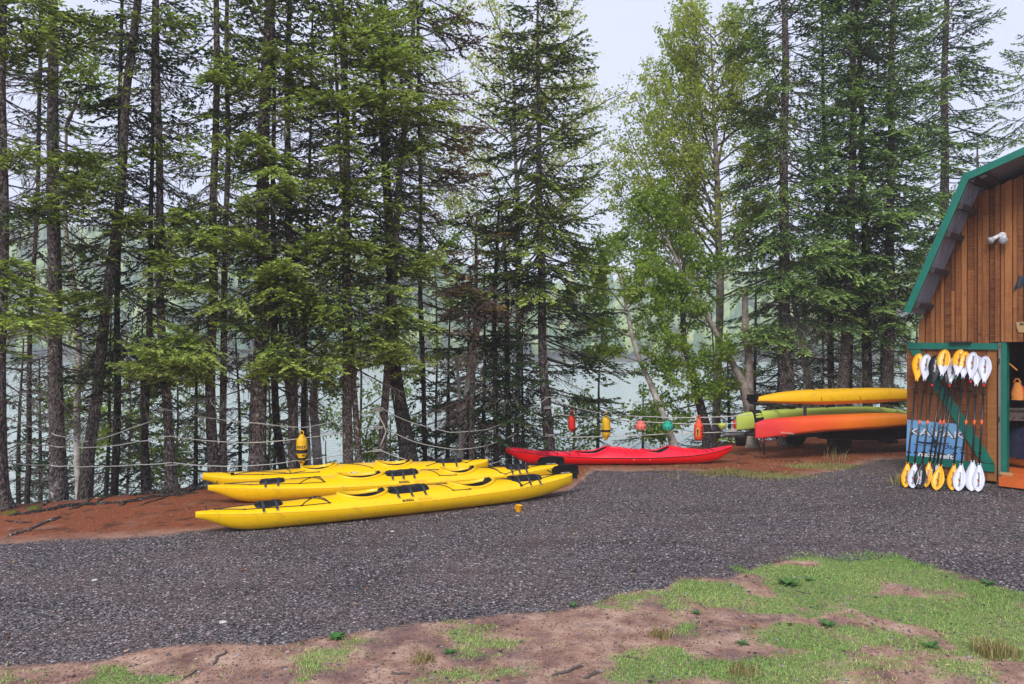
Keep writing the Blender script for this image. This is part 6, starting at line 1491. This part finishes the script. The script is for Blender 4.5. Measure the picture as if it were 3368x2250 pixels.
# ------------------------------------------------------------------ broad-leaved trees
def leafy(label, stems, Y, limbs, nleaf, size, mat='leaf', bark='birch', seed=1, base_z=None, name='birch_tree', group=None, spread=.30, dv=0.0, hang=.6, r0=.016):
    """stems: lists of (px, py, width); limbs: (px0, py0, px1, py1, dY) from a stem out to a leafy end"""
    r = np.random.default_rng(seed); x0 = (stems[0][0][0] - CX) / F * Y; bz = gz1(x0, Y) if base_z is None else base_z
    root = None
    for k, stq in enumerate(stems):
        z0 = zat(stq[0][1], Y); path = trunk_path(stq, Y + .03 * k, bz if k == 0 else z0, zat(stq[-1][1], Y))
        if root is None:
            ox, oy = path[0][0], path[0][1]; root = empty(name, (ox, oy, bz)); tag(root, label, 'tree', group)
        make_trunk([(x - ox, y - oy, z - bz, q) for x, y, z, q in path], M[bark], root, seed + k, flare=(k == 0), n=10, rough=.04)
    A, B, RA, RB = [], [], [], []; ends = []
    def seg(p, q, a, b_): A.append(p); B.append(q); RA.append(a); RB.append(b_)
    for (ax_, ay, bx, by, dy) in limbs:
        p = np.array(P(ax_, ay, Y)); q = np.array(P(bx, by, Y + dy)); L = np.linalg.norm(q - p); k = max(4, int(L / .22)); off = r.normal(0, .05, 3); prev = p
        for i in range(1, k + 1):
            f = i / k; c = p + (q - p) * f + off * math.sin(f * PI) * L + r.normal(0, .015, 3); ra = r0 * L ** .6 * (1 - .8 * (i - 1) / k) + .003
            seg(prev, c, ra, ra * .86)
            if f > .22:
                for _ in range(r.integers(2, 5)):
                    d = unit((q - p) / L * .5 + r.normal(0, .8, 3) + np.array([0, 0, .12])); l2 = r.uniform(.25, .62) * (1.15 - .35 * f) * (L / 1.5) ** .4; m_ = c + d * l2 * .5 + r.normal(0, .02, 3); e = c + d * l2 + np.array([0, 0, -.04])
                    seg(c, m_, .005, .0038); seg(m_, e, .0038, .0022); ends += [m_, e, (m_ + e) / 2]
                    for _ in range(2):
                        d2 = unit(d + r.normal(0, .9, 3)); e2 = m_ + d2 * r.uniform(.12, .3); seg(m_, e2, .003, .0018); ends += [e2, (m_ + e2) / 2]
            prev = c
        ends.append(prev)
    o = np.array([ox, oy, bz]); A = np.array(A) - o; B = np.array(B) - o
    V, Q = wood_mesh([(A, B, np.array(RA), np.array(RB))], r, .008); ob = link('limbs', np_mesh('limbs', V, quads=Q), M['twig'] if bark != 'birch' else M['birchgrey'], root); ob['kind'] = 'stuff'; CNT[0] += len(Q) * 2
    E = np.array(ends) - o; idx = r.integers(0, len(E), nleaf); c = E[idx] + r.normal(0, .055, (nleaf, 3)) * (spread / .3)
    cl = r.random(len(E))[idx]
    d = unit(r.normal(0, 1, (nleaf, 3)) * np.array([1, 1, .6]) + np.array([0, 0, -hang])); u = unit(np.cross(d, r.normal(0, 1, (nleaf, 3)))); nn = np.cross(d, u)
    ln = size * r.uniform(.7, 1.3, nleaf); w = ln * r.uniform(.32, .42, nleaf)
    V = np.stack([c, c + d * (ln * .4)[:, None] + u * w[:, None] + nn * (w * .25)[:, None], c + d * ln[:, None], c + d * (ln * .4)[:, None] - u * w[:, None] + nn * (w * .25)[:, None]], 1)
    T = (np.array([[0, 1, 2], [0, 2, 3]])[None] + (np.arange(nleaf) * 4)[:, None, None]).reshape(-1, 3)
    vv = np.repeat(np.clip(.25 + .3 * cl + r.uniform(-.15, .3, nleaf) + dv, 0, 1), 4)
    ob = link('leaves', np_mesh('leaves', V.reshape(-1, 3), tris=T, attr={'v': vv}), M[mat], root); ob['kind'] = 'stuff'; CNT[0] += len(T)
    return root
BG = 'birches on the bank'
def fan(px, py0, py1, n, spreadx, rise, seed, lean=0, rev=False, taper=True, dyr=1.0):
    """limbs leaving a stem at px between py0 (low) and py1 (high)"""
    r = random.Random(seed); out = []
    for i in range(n):
        f = i / max(1, n - 1); y = py0 + (py1 - py0) * f; x = px + lean * f; sgn = -1 if i % 2 else 1
        w = spreadx * ((1 - .65 * f) if taper else (.5 + .5 * math.sin(f * PI))) * r.uniform(.6, 1.1)
        out.append((x, y, x + sgn * w, y - rise * r.uniform(.6, 1.25), r.uniform(-dyr, dyr)))
    return out
leafy('tall yellow green birch with the big open crown in the middle', [[(2352, 1500, 30), (2362, 1250, 26), (2368, 900, 24), (2360, 650, 20), (2352, 450, 14), (2345, 250, 8), (2335, 100, 4)]], 18.2,
      fan(2362, 900, 150, 26, 250, 150, 1, taper=False) + fan(2362, 980, 350, 16, 340, 130, 2) + fan(2350, 420, 90, 12, 170, 90, 3, taper=False) + [(2360, 650, 2240, 130, .4), (2360, 600, 2290, 60, -.4), (2358, 560, 2420, 90, .3), (2362, 900, 2080, 520, .2), (2362, 940, 2060, 700, -.3), (2360, 800, 2110, 400, .5), (2365, 900, 2180, 300, .1), (2362, 820, 2060, 430, .5), (2360, 700, 2090, 330, -.4), (2360, 760, 2150, 250, .6), (2364, 1000, 2030, 640, .3), (2362, 950, 2010, 800, -.2), (2362, 860, 2030, 560, -.5)],
      42000, .07, bark='birchgrey', seed=61, group=BG, dv=.14)
leafy('pale birch leaning left out of the fork near the trailer', [[(2474, 1420, 36), (2462, 1330, 34), (2440, 1250, 30), (2400, 1180, 24), (2350, 1090, 20), (2300, 990, 17), (2240, 880, 13), (2190, 780, 8)], [(2470, 1340, 26), (2462, 1180, 26), (2450, 1060, 24), (2448, 950, 18)]], 16.9,
      [(2300, 990, 2130, 900, -.4), (2240, 880, 2050, 780, .2), (2350, 1090, 2200, 1010, -.6), (2300, 990, 2280, 830, .4), (2400, 1180, 2290, 1190, -.5), (2200, 790, 2100, 660, .1), (2240, 880, 2260, 700, .4), (2440, 1250, 2310, 1300, -.4), (2190, 790, 2180, 640, 0)],
      6500, .078, mat='leafbright', bark='birchgrey', seed=62, group=BG, dv=-.05)
leafy('birch leaning left above the teal buoy', [[(2222, 1500, 26), (2195, 1400, 24), (2165, 1320, 21), (2135, 1250, 19), (2105, 1190, 17), (2078, 1110, 14), (2060, 1020, 11), (2040, 900, 8)]], 16.4,
      [(2078, 1110, 1900, 980, -.4), (2060, 1020, 1960, 880, .3), (2078, 1110, 2200, 960, .2), (2105, 1190, 1930, 1140, -.5), (2060, 1020, 2150, 900, -.4), (2040, 920, 1990, 800, .2), (2045, 940, 2120, 820, .4), (2105, 1190, 2230, 1120, -.5), (2040, 900, 1920, 860, -.6), (2060, 1020, 1860, 1010, .5), (2135, 1250, 2250, 1220, -.4)],
      10500, .074, mat='leafbright', seed=63, group=BG)
leafy('dark leaning trunk with green leaves behind the orange buoy', [[(2336, 1500, 38), (2318, 1400, 35), (2290, 1290, 28), (2265, 1200, 22), (2250, 1120, 19), (2246, 1000, 16), (2250, 850, 10)]], 16.8,
      [(2290, 1290, 2110, 1330, -.5), (2300, 1330, 2160, 1420, -.6), (2265, 1200, 2400, 1150, -.4), (2250, 1120, 2130, 1060, .3), (2290, 1290, 2440, 1240, .3), (2310, 1380, 2120, 1400, -.4), (2250, 1120, 2330, 960, .4), (2250, 1050, 2200, 900, -.3), (2250, 950, 2360, 850, .3), (2265, 1200, 2180, 1180, -.6)],
      6500, .075, mat='leafbright', bark='barkdark', name='maple_tree', seed=64, dv=-.08)
leafy('birch behind the pointed spruce, thin yellowing leaves', [[(1700, 1500, 20), (1705, 1000, 17), (1700, 600, 13), (1690, 300, 8), (1680, 120, 4)]], 19.0,
      fan(1700, 900, 200, 20, 330, 200, 5, taper=False, dyr=1.2) + [(1700, 600, 1900, 60, .3), (1700, 500, 1640, 20, .2), (1700, 700, 1960, 300, .4), (1700, 900, 2000, 620, .4), (1700, 900, 1460, 620, 0), (1700, 800, 2060, 480, .5), (1700, 950, 2080, 760, .2), (1700, 800, 1500, 420, .4)],
      17000, .064, bark='birchgrey', seed=65, group=BG, dv=.12)
leafy('forked birch behind the stern of the farthest yellow kayak', [[(1512, 1540, 22), (1518, 1420, 20), (1526, 1340, 19), (1545, 1210, 16), (1588, 1030, 14), (1640, 860, 14), (1670, 750, 10)], [(1518, 1400, 14), (1512, 1300, 13), (1508, 1260, 11), (1500, 1150, 8)]], 15.2,
      [(1588, 1030, 1480, 960, .5), (1640, 860, 1540, 720, .5), (1640, 860, 1720, 700, .4), (1545, 1210, 1440, 1130, .5)], 1500, .065, seed=66, group=BG)
leafy('pair of white birches right of the yellow buoy', [[(1050, 1560, 32), (1040, 1420, 30), (1030, 1330, 28), (1034, 1250, 22), (1052, 1190, 16), (1075, 1130, 12)], [(1018, 1560, 20), (1010, 1420, 18), (1002, 1290, 16), (996, 1150, 13), (1000, 1000, 10)]], 14.3,
      [(1034, 1250, 1110, 1170, -.4), (1052, 1190, 1120, 1250, -.3), (1075, 1130, 1130, 1210, .2), (1000, 1100, 930, 1060, .2), (1075, 1130, 1020, 1040, .3), (1030, 1330, 1110, 1270, -.3)], 1500, .065, mat='leafbright', seed=67, group=BG, hang=1.2)
leafy('slender grey birch between the two dark trunks left of the buoy', [[(985, 1560, 16), (965, 1400, 15), (945, 1300, 14), (928, 1170, 12), (918, 1000, 10), (915, 850, 7)]], 14.0,
      [(928, 1170, 860, 1080, .3), (918, 1000, 960, 900, .3)], 500, .06, bark='birchgrey', seed=68, group=BG)
leafy('pale birch right behind the leaning left hand trunk', [[(262, 1600, 22), (252, 1450, 21), (250, 1330, 20), (258, 1200, 19), (262, 1080, 17), (240, 900, 14), (216, 760, 14), (212, 640, 12), (220, 400, 8)]], 13.2,
      [(258, 1200, 340, 1260, .5), (258, 1250, 200, 1330, .5), (252, 1400, 320, 1460, .5), (216, 650, 300, 560, .4), (220, 420, 290, 250, .4), (220, 420, 250, 120, .4), (220, 400, 330, 100, .6), (262, 1100, 340, 1180, .6), (255, 1330, 200, 1380, .4)], 3400, .07, mat='leafbright', seed=69, group=BG, dv=.1)
leafy('pale birch rising left out of the dark trunks near the trailer', [[(2665, 1350, 30), (2655, 1230, 24), (2640, 1120, 20), (2618, 1040, 17), (2600, 950, 12)]], 18.8,
      [(2618, 1040, 2690, 960, .3), (2640, 1120, 2720, 1080, .4)], 600, .07, bark='birchgrey', seed=70, group=BG, base_z=0)
# leafy saplings on the bank, backlit between the trunks
SG = 'leafy saplings on the bank'
for (px, y0, y1, Y, n, sx, sd, lab) in ((420, 1600, 1130, 15.5, 3000, 130, 71, 'bright leafy sapling behind the dark spruces, left of the twin trunks'), (580, 1600, 1180, 16, 2200, 110, 72, 'leafy sapling seen under the big hanging bough'),
        (880, 1600, 1180, 16, 1500, 90, 73, 'leafy sapling behind the thickest trunk'), (1200, 1560, 1430, 15, 700, 60, 74, 'low yellow green bush at the foot of the double spruce'), (1180, 1600, 860, 17.5, 3200, 170, 75, 'leafy sapling right of the double spruce'),
        (1430, 1600, 850, 17.5, 3800, 180, 76, 'tall leafy sapling behind the rust brown spruce'), (1880, 1560, 1330, 16.8, 1300, 90, 77, 'leafy bush behind the red buoy'), (3010, 1500, 930, 22, 2600, 110, 78, 'bright leafy sapling between the last spruce and the barn corner'),
        (2700, 1500, 900, 23, 2500, 190, 79, 'bright leafy sapling behind the spruces near the trailer'), (2990, 1400, 1080, 23, 2200, 90, 80, 'bright leafy bush behind the barn corner'), (550, 1620, 1500, 14.5, 500, 50, 81, 'low leafy bush at the water left of the kayaks')):
    leafy(lab, [[(px, y0, 9), (px + 8, (y0 + y1) / 2, 7), (px, y1, 4)]], Y, fan(px + 4, y0 - (y0 - y1) * .12, y1 + 10, 9, sx, 60, sd, taper=False, dyr=.6), n, .07, mat='leafbright', bark='birchgrey', seed=sd, group=SG, name='sapling', dv=.12)
print('foliage triangles', CNT[0])
# ------------------------------------------------------------------ ground detail
r = np.random.default_rng(21)
def inside_gravel(x, y): g, l, t = masks(x, y); return g, l, t
# loose stones of the gravel bed
def stones(n, xr, yr, size, mat, name, cond, zoff=0.0):
    x = r.uniform(*xr, n); y = yr[0] + (yr[1] - yr[0]) * r.random(n) ** 1.25; keep = cond(x, y) & (np.abs(x) < y * .74 + .3); x, y = x[keep], y[keep]; n = len(x)
    z = gz(x, y) + zoff; s = size * r.uniform(.55, 1.35, n)
    O = np.array([[1, 0, 0], [-.3, .9, .1], [-.8, -.6, 0], [.5, -.8, -.1], [0, .1, .75], [.1, 0, -.6]])
    V = O[None] * s[:, None, None] * (1 + r.normal(0, .22, (n, 6, 1))); a = r.uniform(0, 6.28, n); ca, sa = np.cos(a), np.sin(a); flat = r.uniform(.4, .8, n)
    X = V[..., 0] * ca[:, None] - V[..., 1] * sa[:, None]; Yv = V[..., 0] * sa[:, None] + V[..., 1] * ca[:, None]; Z = V[..., 2] * flat[:, None]
    V = np.stack([X + x[:, None], Yv + y[:, None], Z + z[:, None] + (s * .25)[:, None]], -1)
    f = np.array([[0, 1, 4], [1, 2, 4], [2, 3, 4], [3, 0, 4]]); T = (f[None] + (np.arange(n) * 6)[:, None, None]).reshape(-1, 3)
    o = link(name, np_mesh(name, V, tris=T, attr={'v': np.repeat(r.random(n), 6)}), mat); return o, n
m, nt, b = newmat('gravel_stone'); a = N(nt, "ShaderNodeAttribute"); a.attribute_name = 'v'
nt.links.new(ramp(nt, a.outputs['Fac'], [(0, (.02, .017, .019)), (.45, (.12, .105, .112)), (.8, (.26, .23, .25)), (.97, (.40, .36, .385)), (1, (.36, .18, .13))]), b.inputs['Base Color']); b.inputs['Roughness'].default_value = .7; M['stone'] = m
o, n1 = stones(90000, (-7.5, 9.5), (4.9, 14), .0125, M['stone'], 'gravel_stones', lambda x, y: masks(x, y)[0] > .02); tag(o, 'loose dark grey purple gravel spread over the yard', 'gravel', kind='stuff')
m, nt, b = newmat('soil_crumb'); a = N(nt, "ShaderNodeAttribute"); a.attribute_name = 'v'
nt.links.new(ramp(nt, a.outputs['Fac'], [(0, (.07, .04, .035)), (.4, (.20, .11, .085)), (.8, (.34, .21, .17)), (1, (.06, .05, .05))]), b.inputs['Base Color']); b.inputs['Roughness'].default_value = .9; M['crumb'] = m
o, n2 = stones(18000, (-4.8, 5), (4.9, 7.6), .008, M['crumb'], 'soil_crumbs', lambda x, y: masks(x, y)[0] < .05); tag(o, 'crumbs of red soil and stray gravel in the foreground', 'soil', kind='stuff')
# grass blades
def grass(n, xr, yr, cond, h, mat, name, label, wid=.0032, lean=1.5, cl=1):
    x = r.uniform(*xr, n); y = r.uniform(*yr, n)
    p = cond(x, y); k = r.random(n) < p; x, y = x[k], y[k]
    x = np.repeat(x, cl) + r.normal(0, .012, len(x) * cl); y = np.repeat(y, cl) + r.normal(0, .012, len(y) * cl); n = len(x); z = gz(x, y) - .003
    a = r.uniform(0, 6.28, n); hh = h * r.uniform(.45, 1.4, n) * (.6 + .8 * vnoise(x * 2.3, y * 2.3)); dx, dy = np.cos(a), np.sin(a); w = wid * r.uniform(.7, 1.5, n)
    l = lean * r.uniform(.2, 1.2, n) * hh
    B1 = np.stack([x - dy * w, y + dx * w, z], -1); B2 = np.stack([x + dy * w, y - dx * w, z], -1)
    Mi = np.stack([x + dx * l * .4, y + dy * l * .4, z + hh * .65], -1); Mj = Mi + np.stack([dy * w * .8, -dx * w * .8, 0 * w], -1); Tp = np.stack([x + dx * l, y + dy * l, z + hh], -1)
    V = np.stack([B1, B2, Mj, Mi, Tp], 1); f = np.array([[0, 1, 2], [0, 2, 3], [3, 2, 4]]); T = (f[None] + (np.arange(n) * 5)[:, None, None]).reshape(-1, 3)
    v = np.clip(.25 + .5 * vnoise(x * 1.1 + 3, y * 1.4) + r.normal(0, .2, n), 0, 1)
    o = link(name, np_mesh(name, V, tris=T, attr={'v': np.repeat(v, 5)}), mat); tag(o, label, 'grass', kind='stuff'); CNT[0] += len(T); return n
M['grass'] = leafmat('lawn_grass', [(0, (.10, .22, .05)), (.3, (.20, .40, .09)), (.55, (.38, .54, .15)), (.8, (.60, .62, .26)), (1, (.66, .55, .30))], .3, .5)
M['strawgrass'] = leafmat('straw_grass', [(0, (.20, .17, .06)), (.5, (.34, .28, .11)), (1, (.46, .40, .20))], .3, .6)
gcond = lambda x, y: np.clip((masks(x, y)[2] - .30) * 2.2, 0, 1)
n3 = grass(260000, (-3.8, 5.6), (4.85, 8.6), lambda x, y: gcond(x, y) * (np.abs(x) < y * .74) * (y < 8.5), .017, M['grass'], 'lawn', 'short patchy green grass in the right foreground', cl=1)
n4 = grass(46000, (1.5, 9), (12.4, 16.2), lambda x, y: np.clip(gcond(x, y) * (.3 + fbm(x, y, 1.5, 3)), 0, 1), .06, M['strawgrass'], 'dry_grass', 'dry yellow green grass strip in front of the boat trailer', .004)
n5 = grass(26000, (-4.6, 5.0), (4.85, 7.4), lambda x, y: np.clip((fbm(x + 2, y, 3.5, 3) - .50) * 6, 0, 1) * (masks(x, y)[0] < -.03) * (np.abs(x) < y * .74), .014, M['grass'], 'worn_turf', 'sparse worn tufts of grass in the bare foreground soil')
o, n6 = stones(700, (-4.8, 5), (4.9, 7.4), .016, M['stone'], 'stray_stones', lambda x, y: masks(x, y)[0] < .0); tag(o, 'stray dark stones kicked out of the gravel onto the soil', 'gravel', kind='stuff')
# dry tufts, countable: straw coloured clumps
def tuft(label, px, py, h, n, mat, name='grass_tuft', spread=.06, wid=.003, group='tufts and weeds'):
    c = G(px, py); zb = gz1(c.x, c.y); q = np.random.default_rng(int(px + py)); V = []; T = []
    for i in range(n):
        a = q.uniform(0, 6.28); rr = spread * q.random() ** .6; x, y = rr * math.cos(a), rr * math.sin(a); b_ = q.uniform(0, 6.28); hh = h * q.uniform(.5, 1.2); l = hh * q.uniform(.1, .8); w = wid * q.uniform(.7, 1.4); k = len(V)
        dx, dy = math.cos(b_), math.sin(b_)
        V += [(x - dy * w, y + dx * w, 0), (x + dy * w, y - dx * w, 0), (x + dx * l * .35 + dy * w, y + dy * l * .35 - dx * w, hh * .6), (x + dx * l * .35 - dy * w, y + dy * l * .35 + dx * w, hh * .6), (x + dx * l, y + dy * l, hh * .95)]
        T += [(k, k + 1, k + 2), (k, k + 2, k + 3), (k + 3, k + 2, k + 4)]
    o = link(name, np_mesh(name, V, tris=T, attr={'v': np.repeat(q.random(n), 5)}), mat); o.location = (c.x, c.y, zb - .004); tag(o, label, 'plant', group); return o
tuft('large reddish dry grass clump at the right edge of the lawn', 3270, 2150, .11, 260, M['strawgrass'], spread=.16)
tuft('straw coloured tuft at the left foot of the first paddle', 2962, 1590, .16, 160, M['strawgrass'], spread=.20, wid=.004)
tuft('tall pale grass clump in front of the trailer wheel', 2745, 1515, .30, 34, M['strawgrass'], spread=.22, wid=.0028)
tuft('brown dry tuft beside the red soil in the lower middle', 2170, 2095, .07, 140, M['strawgrass'], spread=.10)
tuft('dry tuft at the bottom edge right of the middle', 2440, 2215, .08, 110, M['strawgrass'], spread=.09)
tuft('dry tuft in the lower middle above the roots', 1390, 2175, .07, 110, M['strawgrass'], spread=.10)
tuft('pale tuft on the gravel edge left of the lawn', 2425, 1873, .04, 90, M['grass'], spread=.09)
# broad-leaved weeds
def weed(label, px, py, R_, n, mat=None):
    c = G(px, py); q = np.random.default_rng(int(px * 3 + py)); mb = MB()
    for i in range(n):
        a = 2 * PI * i / n + q.uniform(-.3, .3); L = R_ * q.uniform(.7, 1.2); up = q.uniform(.3, .9); pts = []
        for t in np.linspace(0, 1, 6):
            w = L * .19 * math.sin(PI * min(1, t * .92 + .08)) ** .8 * (1 if int(t * 5) % 2 else .75); x = L * t; z = L * up * t * (1 - .55 * t)
            for sg in (-1, 0, 1): pts.append((x * math.cos(a) - sg * w * math.sin(a), x * math.sin(a) + sg * w * math.cos(a), z + abs(sg) * w * .35 + .004))
        mb.grid(pts, 6, 3)
    o = mb.build('weed', mat or M['weed'], None, smooth=True); o.location = (c.x, c.y, gz1(c.x, c.y)); tag(o, label, 'plant', 'tufts and weeds')
M['weed'] = simple('weed_leaf', (.045, .14, .025), .5, var=.4, scale=30)
for a in (('dark rosette weed in the upper part of the lawn', 2590, 1925, .11, 11), ('low weed with broad leaves left of the red bare patch', 2440, 2118, .07, 9), ('weed rosette right of the red bare patch in the lawn', 2720, 2060, .08, 10), ('spiky weed at the upper right of the lawn', 3250, 1922, .09, 10), ('small weed at the left tip of the lawn', 1885, 1997, .06, 8),
          ('bright weed on the gravel edge in the lower middle', 1105, 2105, .09, 12), ('weed in the soil left of the brown tuft', 1480, 2150, .06, 9), ('rosette weed low in the lawn near the right dry clump', 3060, 2130, .08, 10), ('weed near the top middle of the lawn', 2660, 1910, .06, 8), ('small weed at the centre left of the lawn', 2290, 2018, .07, 9)): weed(*a)
# stray needles, leaves and twigs: too many to count
def litter(n, xr, yr, cond, size, cols, name, label, zl=.006):
    x = r.uniform(*xr, n); y = r.uniform(*yr, n); k = cond(x, y); x, y = x[k], y[k]; n = len(x); z = gz(x, y) + zl; a = r.uniform(0, 6.28, n); s = size * r.uniform(.5, 1.3, n)
    sh = np.array([[-1, 0, 0], [-.25, .6, .25], [.45, .5, .1], [1.15, 0, .3], [.3, -.55, .2], [-.4, -.5, .05]]); V = sh[None] * s[:, None, None] * (1 + r.normal(0, .15, (n, 6, 3))); ca, sa = np.cos(a)[:, None], np.sin(a)[:, None]
    V = np.stack([V[..., 0] * ca - V[..., 1] * sa + x[:, None], V[..., 0] * sa + V[..., 1] * ca + y[:, None], V[..., 2] + z[:, None]], -1)
    T = (np.array([[0, 4, 1], [0, 5, 4], [1, 4, 2], [2, 4, 3]])[None] + (np.arange(n) * 6)[:, None, None]).reshape(-1, 3)
    o = link(name, np_mesh(name, V, tris=T, attr={'v': np.repeat(r.random(n), 6)}), cols); tag(o, label, 'litter', kind='stuff')
M['deadleaf'] = leafmat('fallen_leaf', [(0, (.10, .045, .02)), (.3, (.30, .13, .06)), (.7, (.52, .30, .16)), (.93, (.62, .42, .26)), (1, (.35, .40, .12))], .15, .6)
litter(200, (-5.5, 8.5), (5, 13), lambda x, y: np.abs(x) < y * .73, .022, M['deadleaf'], 'fallen_leaves', 'small fallen tan leaves scattered over gravel and lawn', .014)
litter(9000, (-9, 1.5), (9, 14), lambda x, y: (masks(x, y)[0] < -.1), .010, M['deadleaf'], 'bank_litter', 'leaf litter on the red brown needle bed by the roots', .004)
litter(4500, (1, 8.5), (12.6, 16.4), lambda x, y: (masks(x, y)[0] < .0), .018, M['deadleaf'], 'trailer_litter', 'leaf litter around the red kayak and the trailer', .004)
# roots, sticks, moss, stones
def groundline(pts, rad, lift=.0, seed=0, jit=.012):
    q = random.Random(seed); out = []; W_ = [G(*p) for p in pts]
    for a, b_ in zip(W_[:-1], W_[1:]):
        for k in range(6):
            p = a.lerp(b_, k / 6); p.x += q.gauss(0, jit); p.y += q.gauss(0, jit); p.z = gz1(p.x, p.y) + lift; out.append(p)
    p = W_[-1]; p.z = gz1(p.x, p.y) - .01; out.append(p); out[0].z -= .01
    return out
for i, (lab, pts, rad) in enumerate((
        ('long dark root running right from the left edge trunk', [(30, 1698), (150, 1682), (210, 1668), (290, 1660), (400, 1655)], .035), ('dark root in front of the straight mossy trunk', [(95, 1640), (140, 1628), (200, 1620)], .05),
        ('thin root right of the leaning trunk', [(310, 1662), (340, 1640), (368, 1628)], .02), ('dark root reaching towards the yellow kayaks', [(395, 1656), (480, 1640), (560, 1630), (650, 1622)], .035), ('root branching below the straight trunk', [(140, 1668), (165, 1640), (172, 1625)], .022),
        ('thin dark root curling left of the broken branch', [(20, 1712), (70, 1722), (110, 1718)], .015), ('forked dark root below the leaning trunk', [(300, 1640), (285, 1655), (250, 1672), (225, 1678)], .022),
        ('thin root crossing the needle bed below the fifth trunk', [(560, 1622), (540, 1640), (500, 1650), (460, 1662)], .016), ('dark root right of the knotted trunk, by the kayak bow', [(600, 1618), (640, 1612), (690, 1606)], .03),
        ('short dark root stub in the needle bed', [(395, 1664), (415, 1652), (470, 1646)], .03), ('pale thin root on the red needle bed', [(180, 1636), (230, 1646), (290, 1648)], .012), ('dark root along the edge of the bank', [(430, 1630), (520, 1622), (620, 1616), (680, 1600)], .045))):
    p = groundline(pts, rad, rad * .25, i); mb = MB(); n = len(p); mb.tube(p, [rad * (.5 + .5 * math.sin(PI * (k + .5) / n)) * (1 + .2 * math.sin(k * 1.9)) for k in range(n)], 7)
    tag(mb.build('tree_root', M['barkdark'] if 'pale' not in lab else M['twig'], None, smooth=True), lab, 'root', 'exposed roots on the bank')
p = groundline([(25, 1765), (90, 1748), (130, 1728), (200, 1702)], .02, .012, 77, .006); mb = MB(); mb.tube(p, [.012 + .010 * math.sin(k * .7) ** 2 + .008 * k / len(p) for k in range(len(p))], 7)
tag(mb.build('broken_branch', M['bark'], None, smooth=True), 'grey broken branch on the red needle bed near the gravel', 'branch')
for i, (lab, pts, rad) in enumerate((('thin crooked stick on the dark gravel, left of the middle', [(380, 1993), (420, 1986), (475, 1974)], .006), ('dark twig at the gravel edge in the lower left', [(700, 2190), (720, 2165), (755, 2146)], .008), ('short twig lying in the lower middle soil', [(1290, 2218), (1350, 2216)], .008), ('thin pale stick in the lawn', [(2040, 2160), (2110, 2170)], .006), ('thin dark twig at the very bottom left', [(600, 2240), (650, 2205)], .006), ('dark root tip showing at the bottom of the soil, middle', [(1815, 2222), (1870, 2212), (1920, 2190)], .010), ('second dark root tip beside it at the bottom', [(1925, 2235), (1950, 2222), (1965, 2212)], .010), ('small dark twig under the gravel edge, lower middle', [(1560, 2172), (1600, 2168)], .006), ('short stick on the lawn beside the dark rosette', [(2620, 1945), (2665, 1958)], .006))):
    p = groundline(pts, rad, rad, i + 90, .006); mb = MB(); mb.tube(p, rad, 6); tag(mb.build('stick', M['twig'], None), lab, 'stick', 'sticks on the ground')
M['moss'] = simple('green_moss', (.10, .10, .012), .95, var=.5, scale=30, bmp=.03)
for i, (lab, px, py, s) in enumerate((('moss cushion at the foot of the straight trunk', 215, 1612, .13), ('moss cushion between the straight and leaning trunks', 260, 1612, .14), ('moss at the foot of the leaning trunk', 290, 1618, .12), ('moss cushion at the foot of the left edge trunk', 40, 1690, .11), ('moss lump on the long dark root', 115, 1675, .10))):
    c = G(px, py); q = np.random.default_rng(i); pts = []
    for a in range(9):
        for b_ in range(16):
            t = a / 8 * PI / 2; f = 2 * PI * b_ / 16; rr = s * (1 + .25 * math.sin(3 * f + i) + q.normal(0, .06)); pts.append((rr * math.cos(t) * math.cos(f), rr * .8 * math.cos(t) * math.sin(f), rr * .45 * math.sin(t) - .01))
    mb = MB(); mb.grid(pts, 9, 16, closed_v=True); o = mb.build('moss', M['moss'], None, smooth=True); o.location = (c.x, c.y, gz1(c.x, c.y)); tag(o, lab, 'moss', 'moss cushions')
for (lab, px, py, s, mt) in (('flat pale stone on the gravel in the lower left', 733, 2048, .027, 'whiteink'), ('small pale stone beside the orange cup', 1702, 1698, .02, 'whiteink'), ('tiny white stone on the left gravel', 312, 1910, .025, 'whiteink'), ('pale pebble on the gravel near the kayak middle', 1290, 1750, .022, 'whiteink')):
    c = G(px, py); mb = MB(); q = random.Random(px); mb.lathe([(.0, 0), (s, s * .1), (s * .9, s * .35), (s * .4, s * .5), (0, s * .5)], 9); mb.v = [(x * (1 + q.uniform(-.15, .15)) * 1.25, y * (1 + q.uniform(-.15, .15)), z) for x, y, z in mb.v]
    o = mb.build('stone', M['pale_stone'] if 'pale_stone' in M else simple('pale_stone', (.5, .5, .46), .8), None); M['pale_stone'] = o.data.materials[0]; o.location = (c.x, c.y, gz1(c.x, c.y) + .004); tag(o, lab, 'stone', 'pale stones on the gravel')
print('stones', n1, n2, 'grass', n3, n4, 'tris', CNT[0])
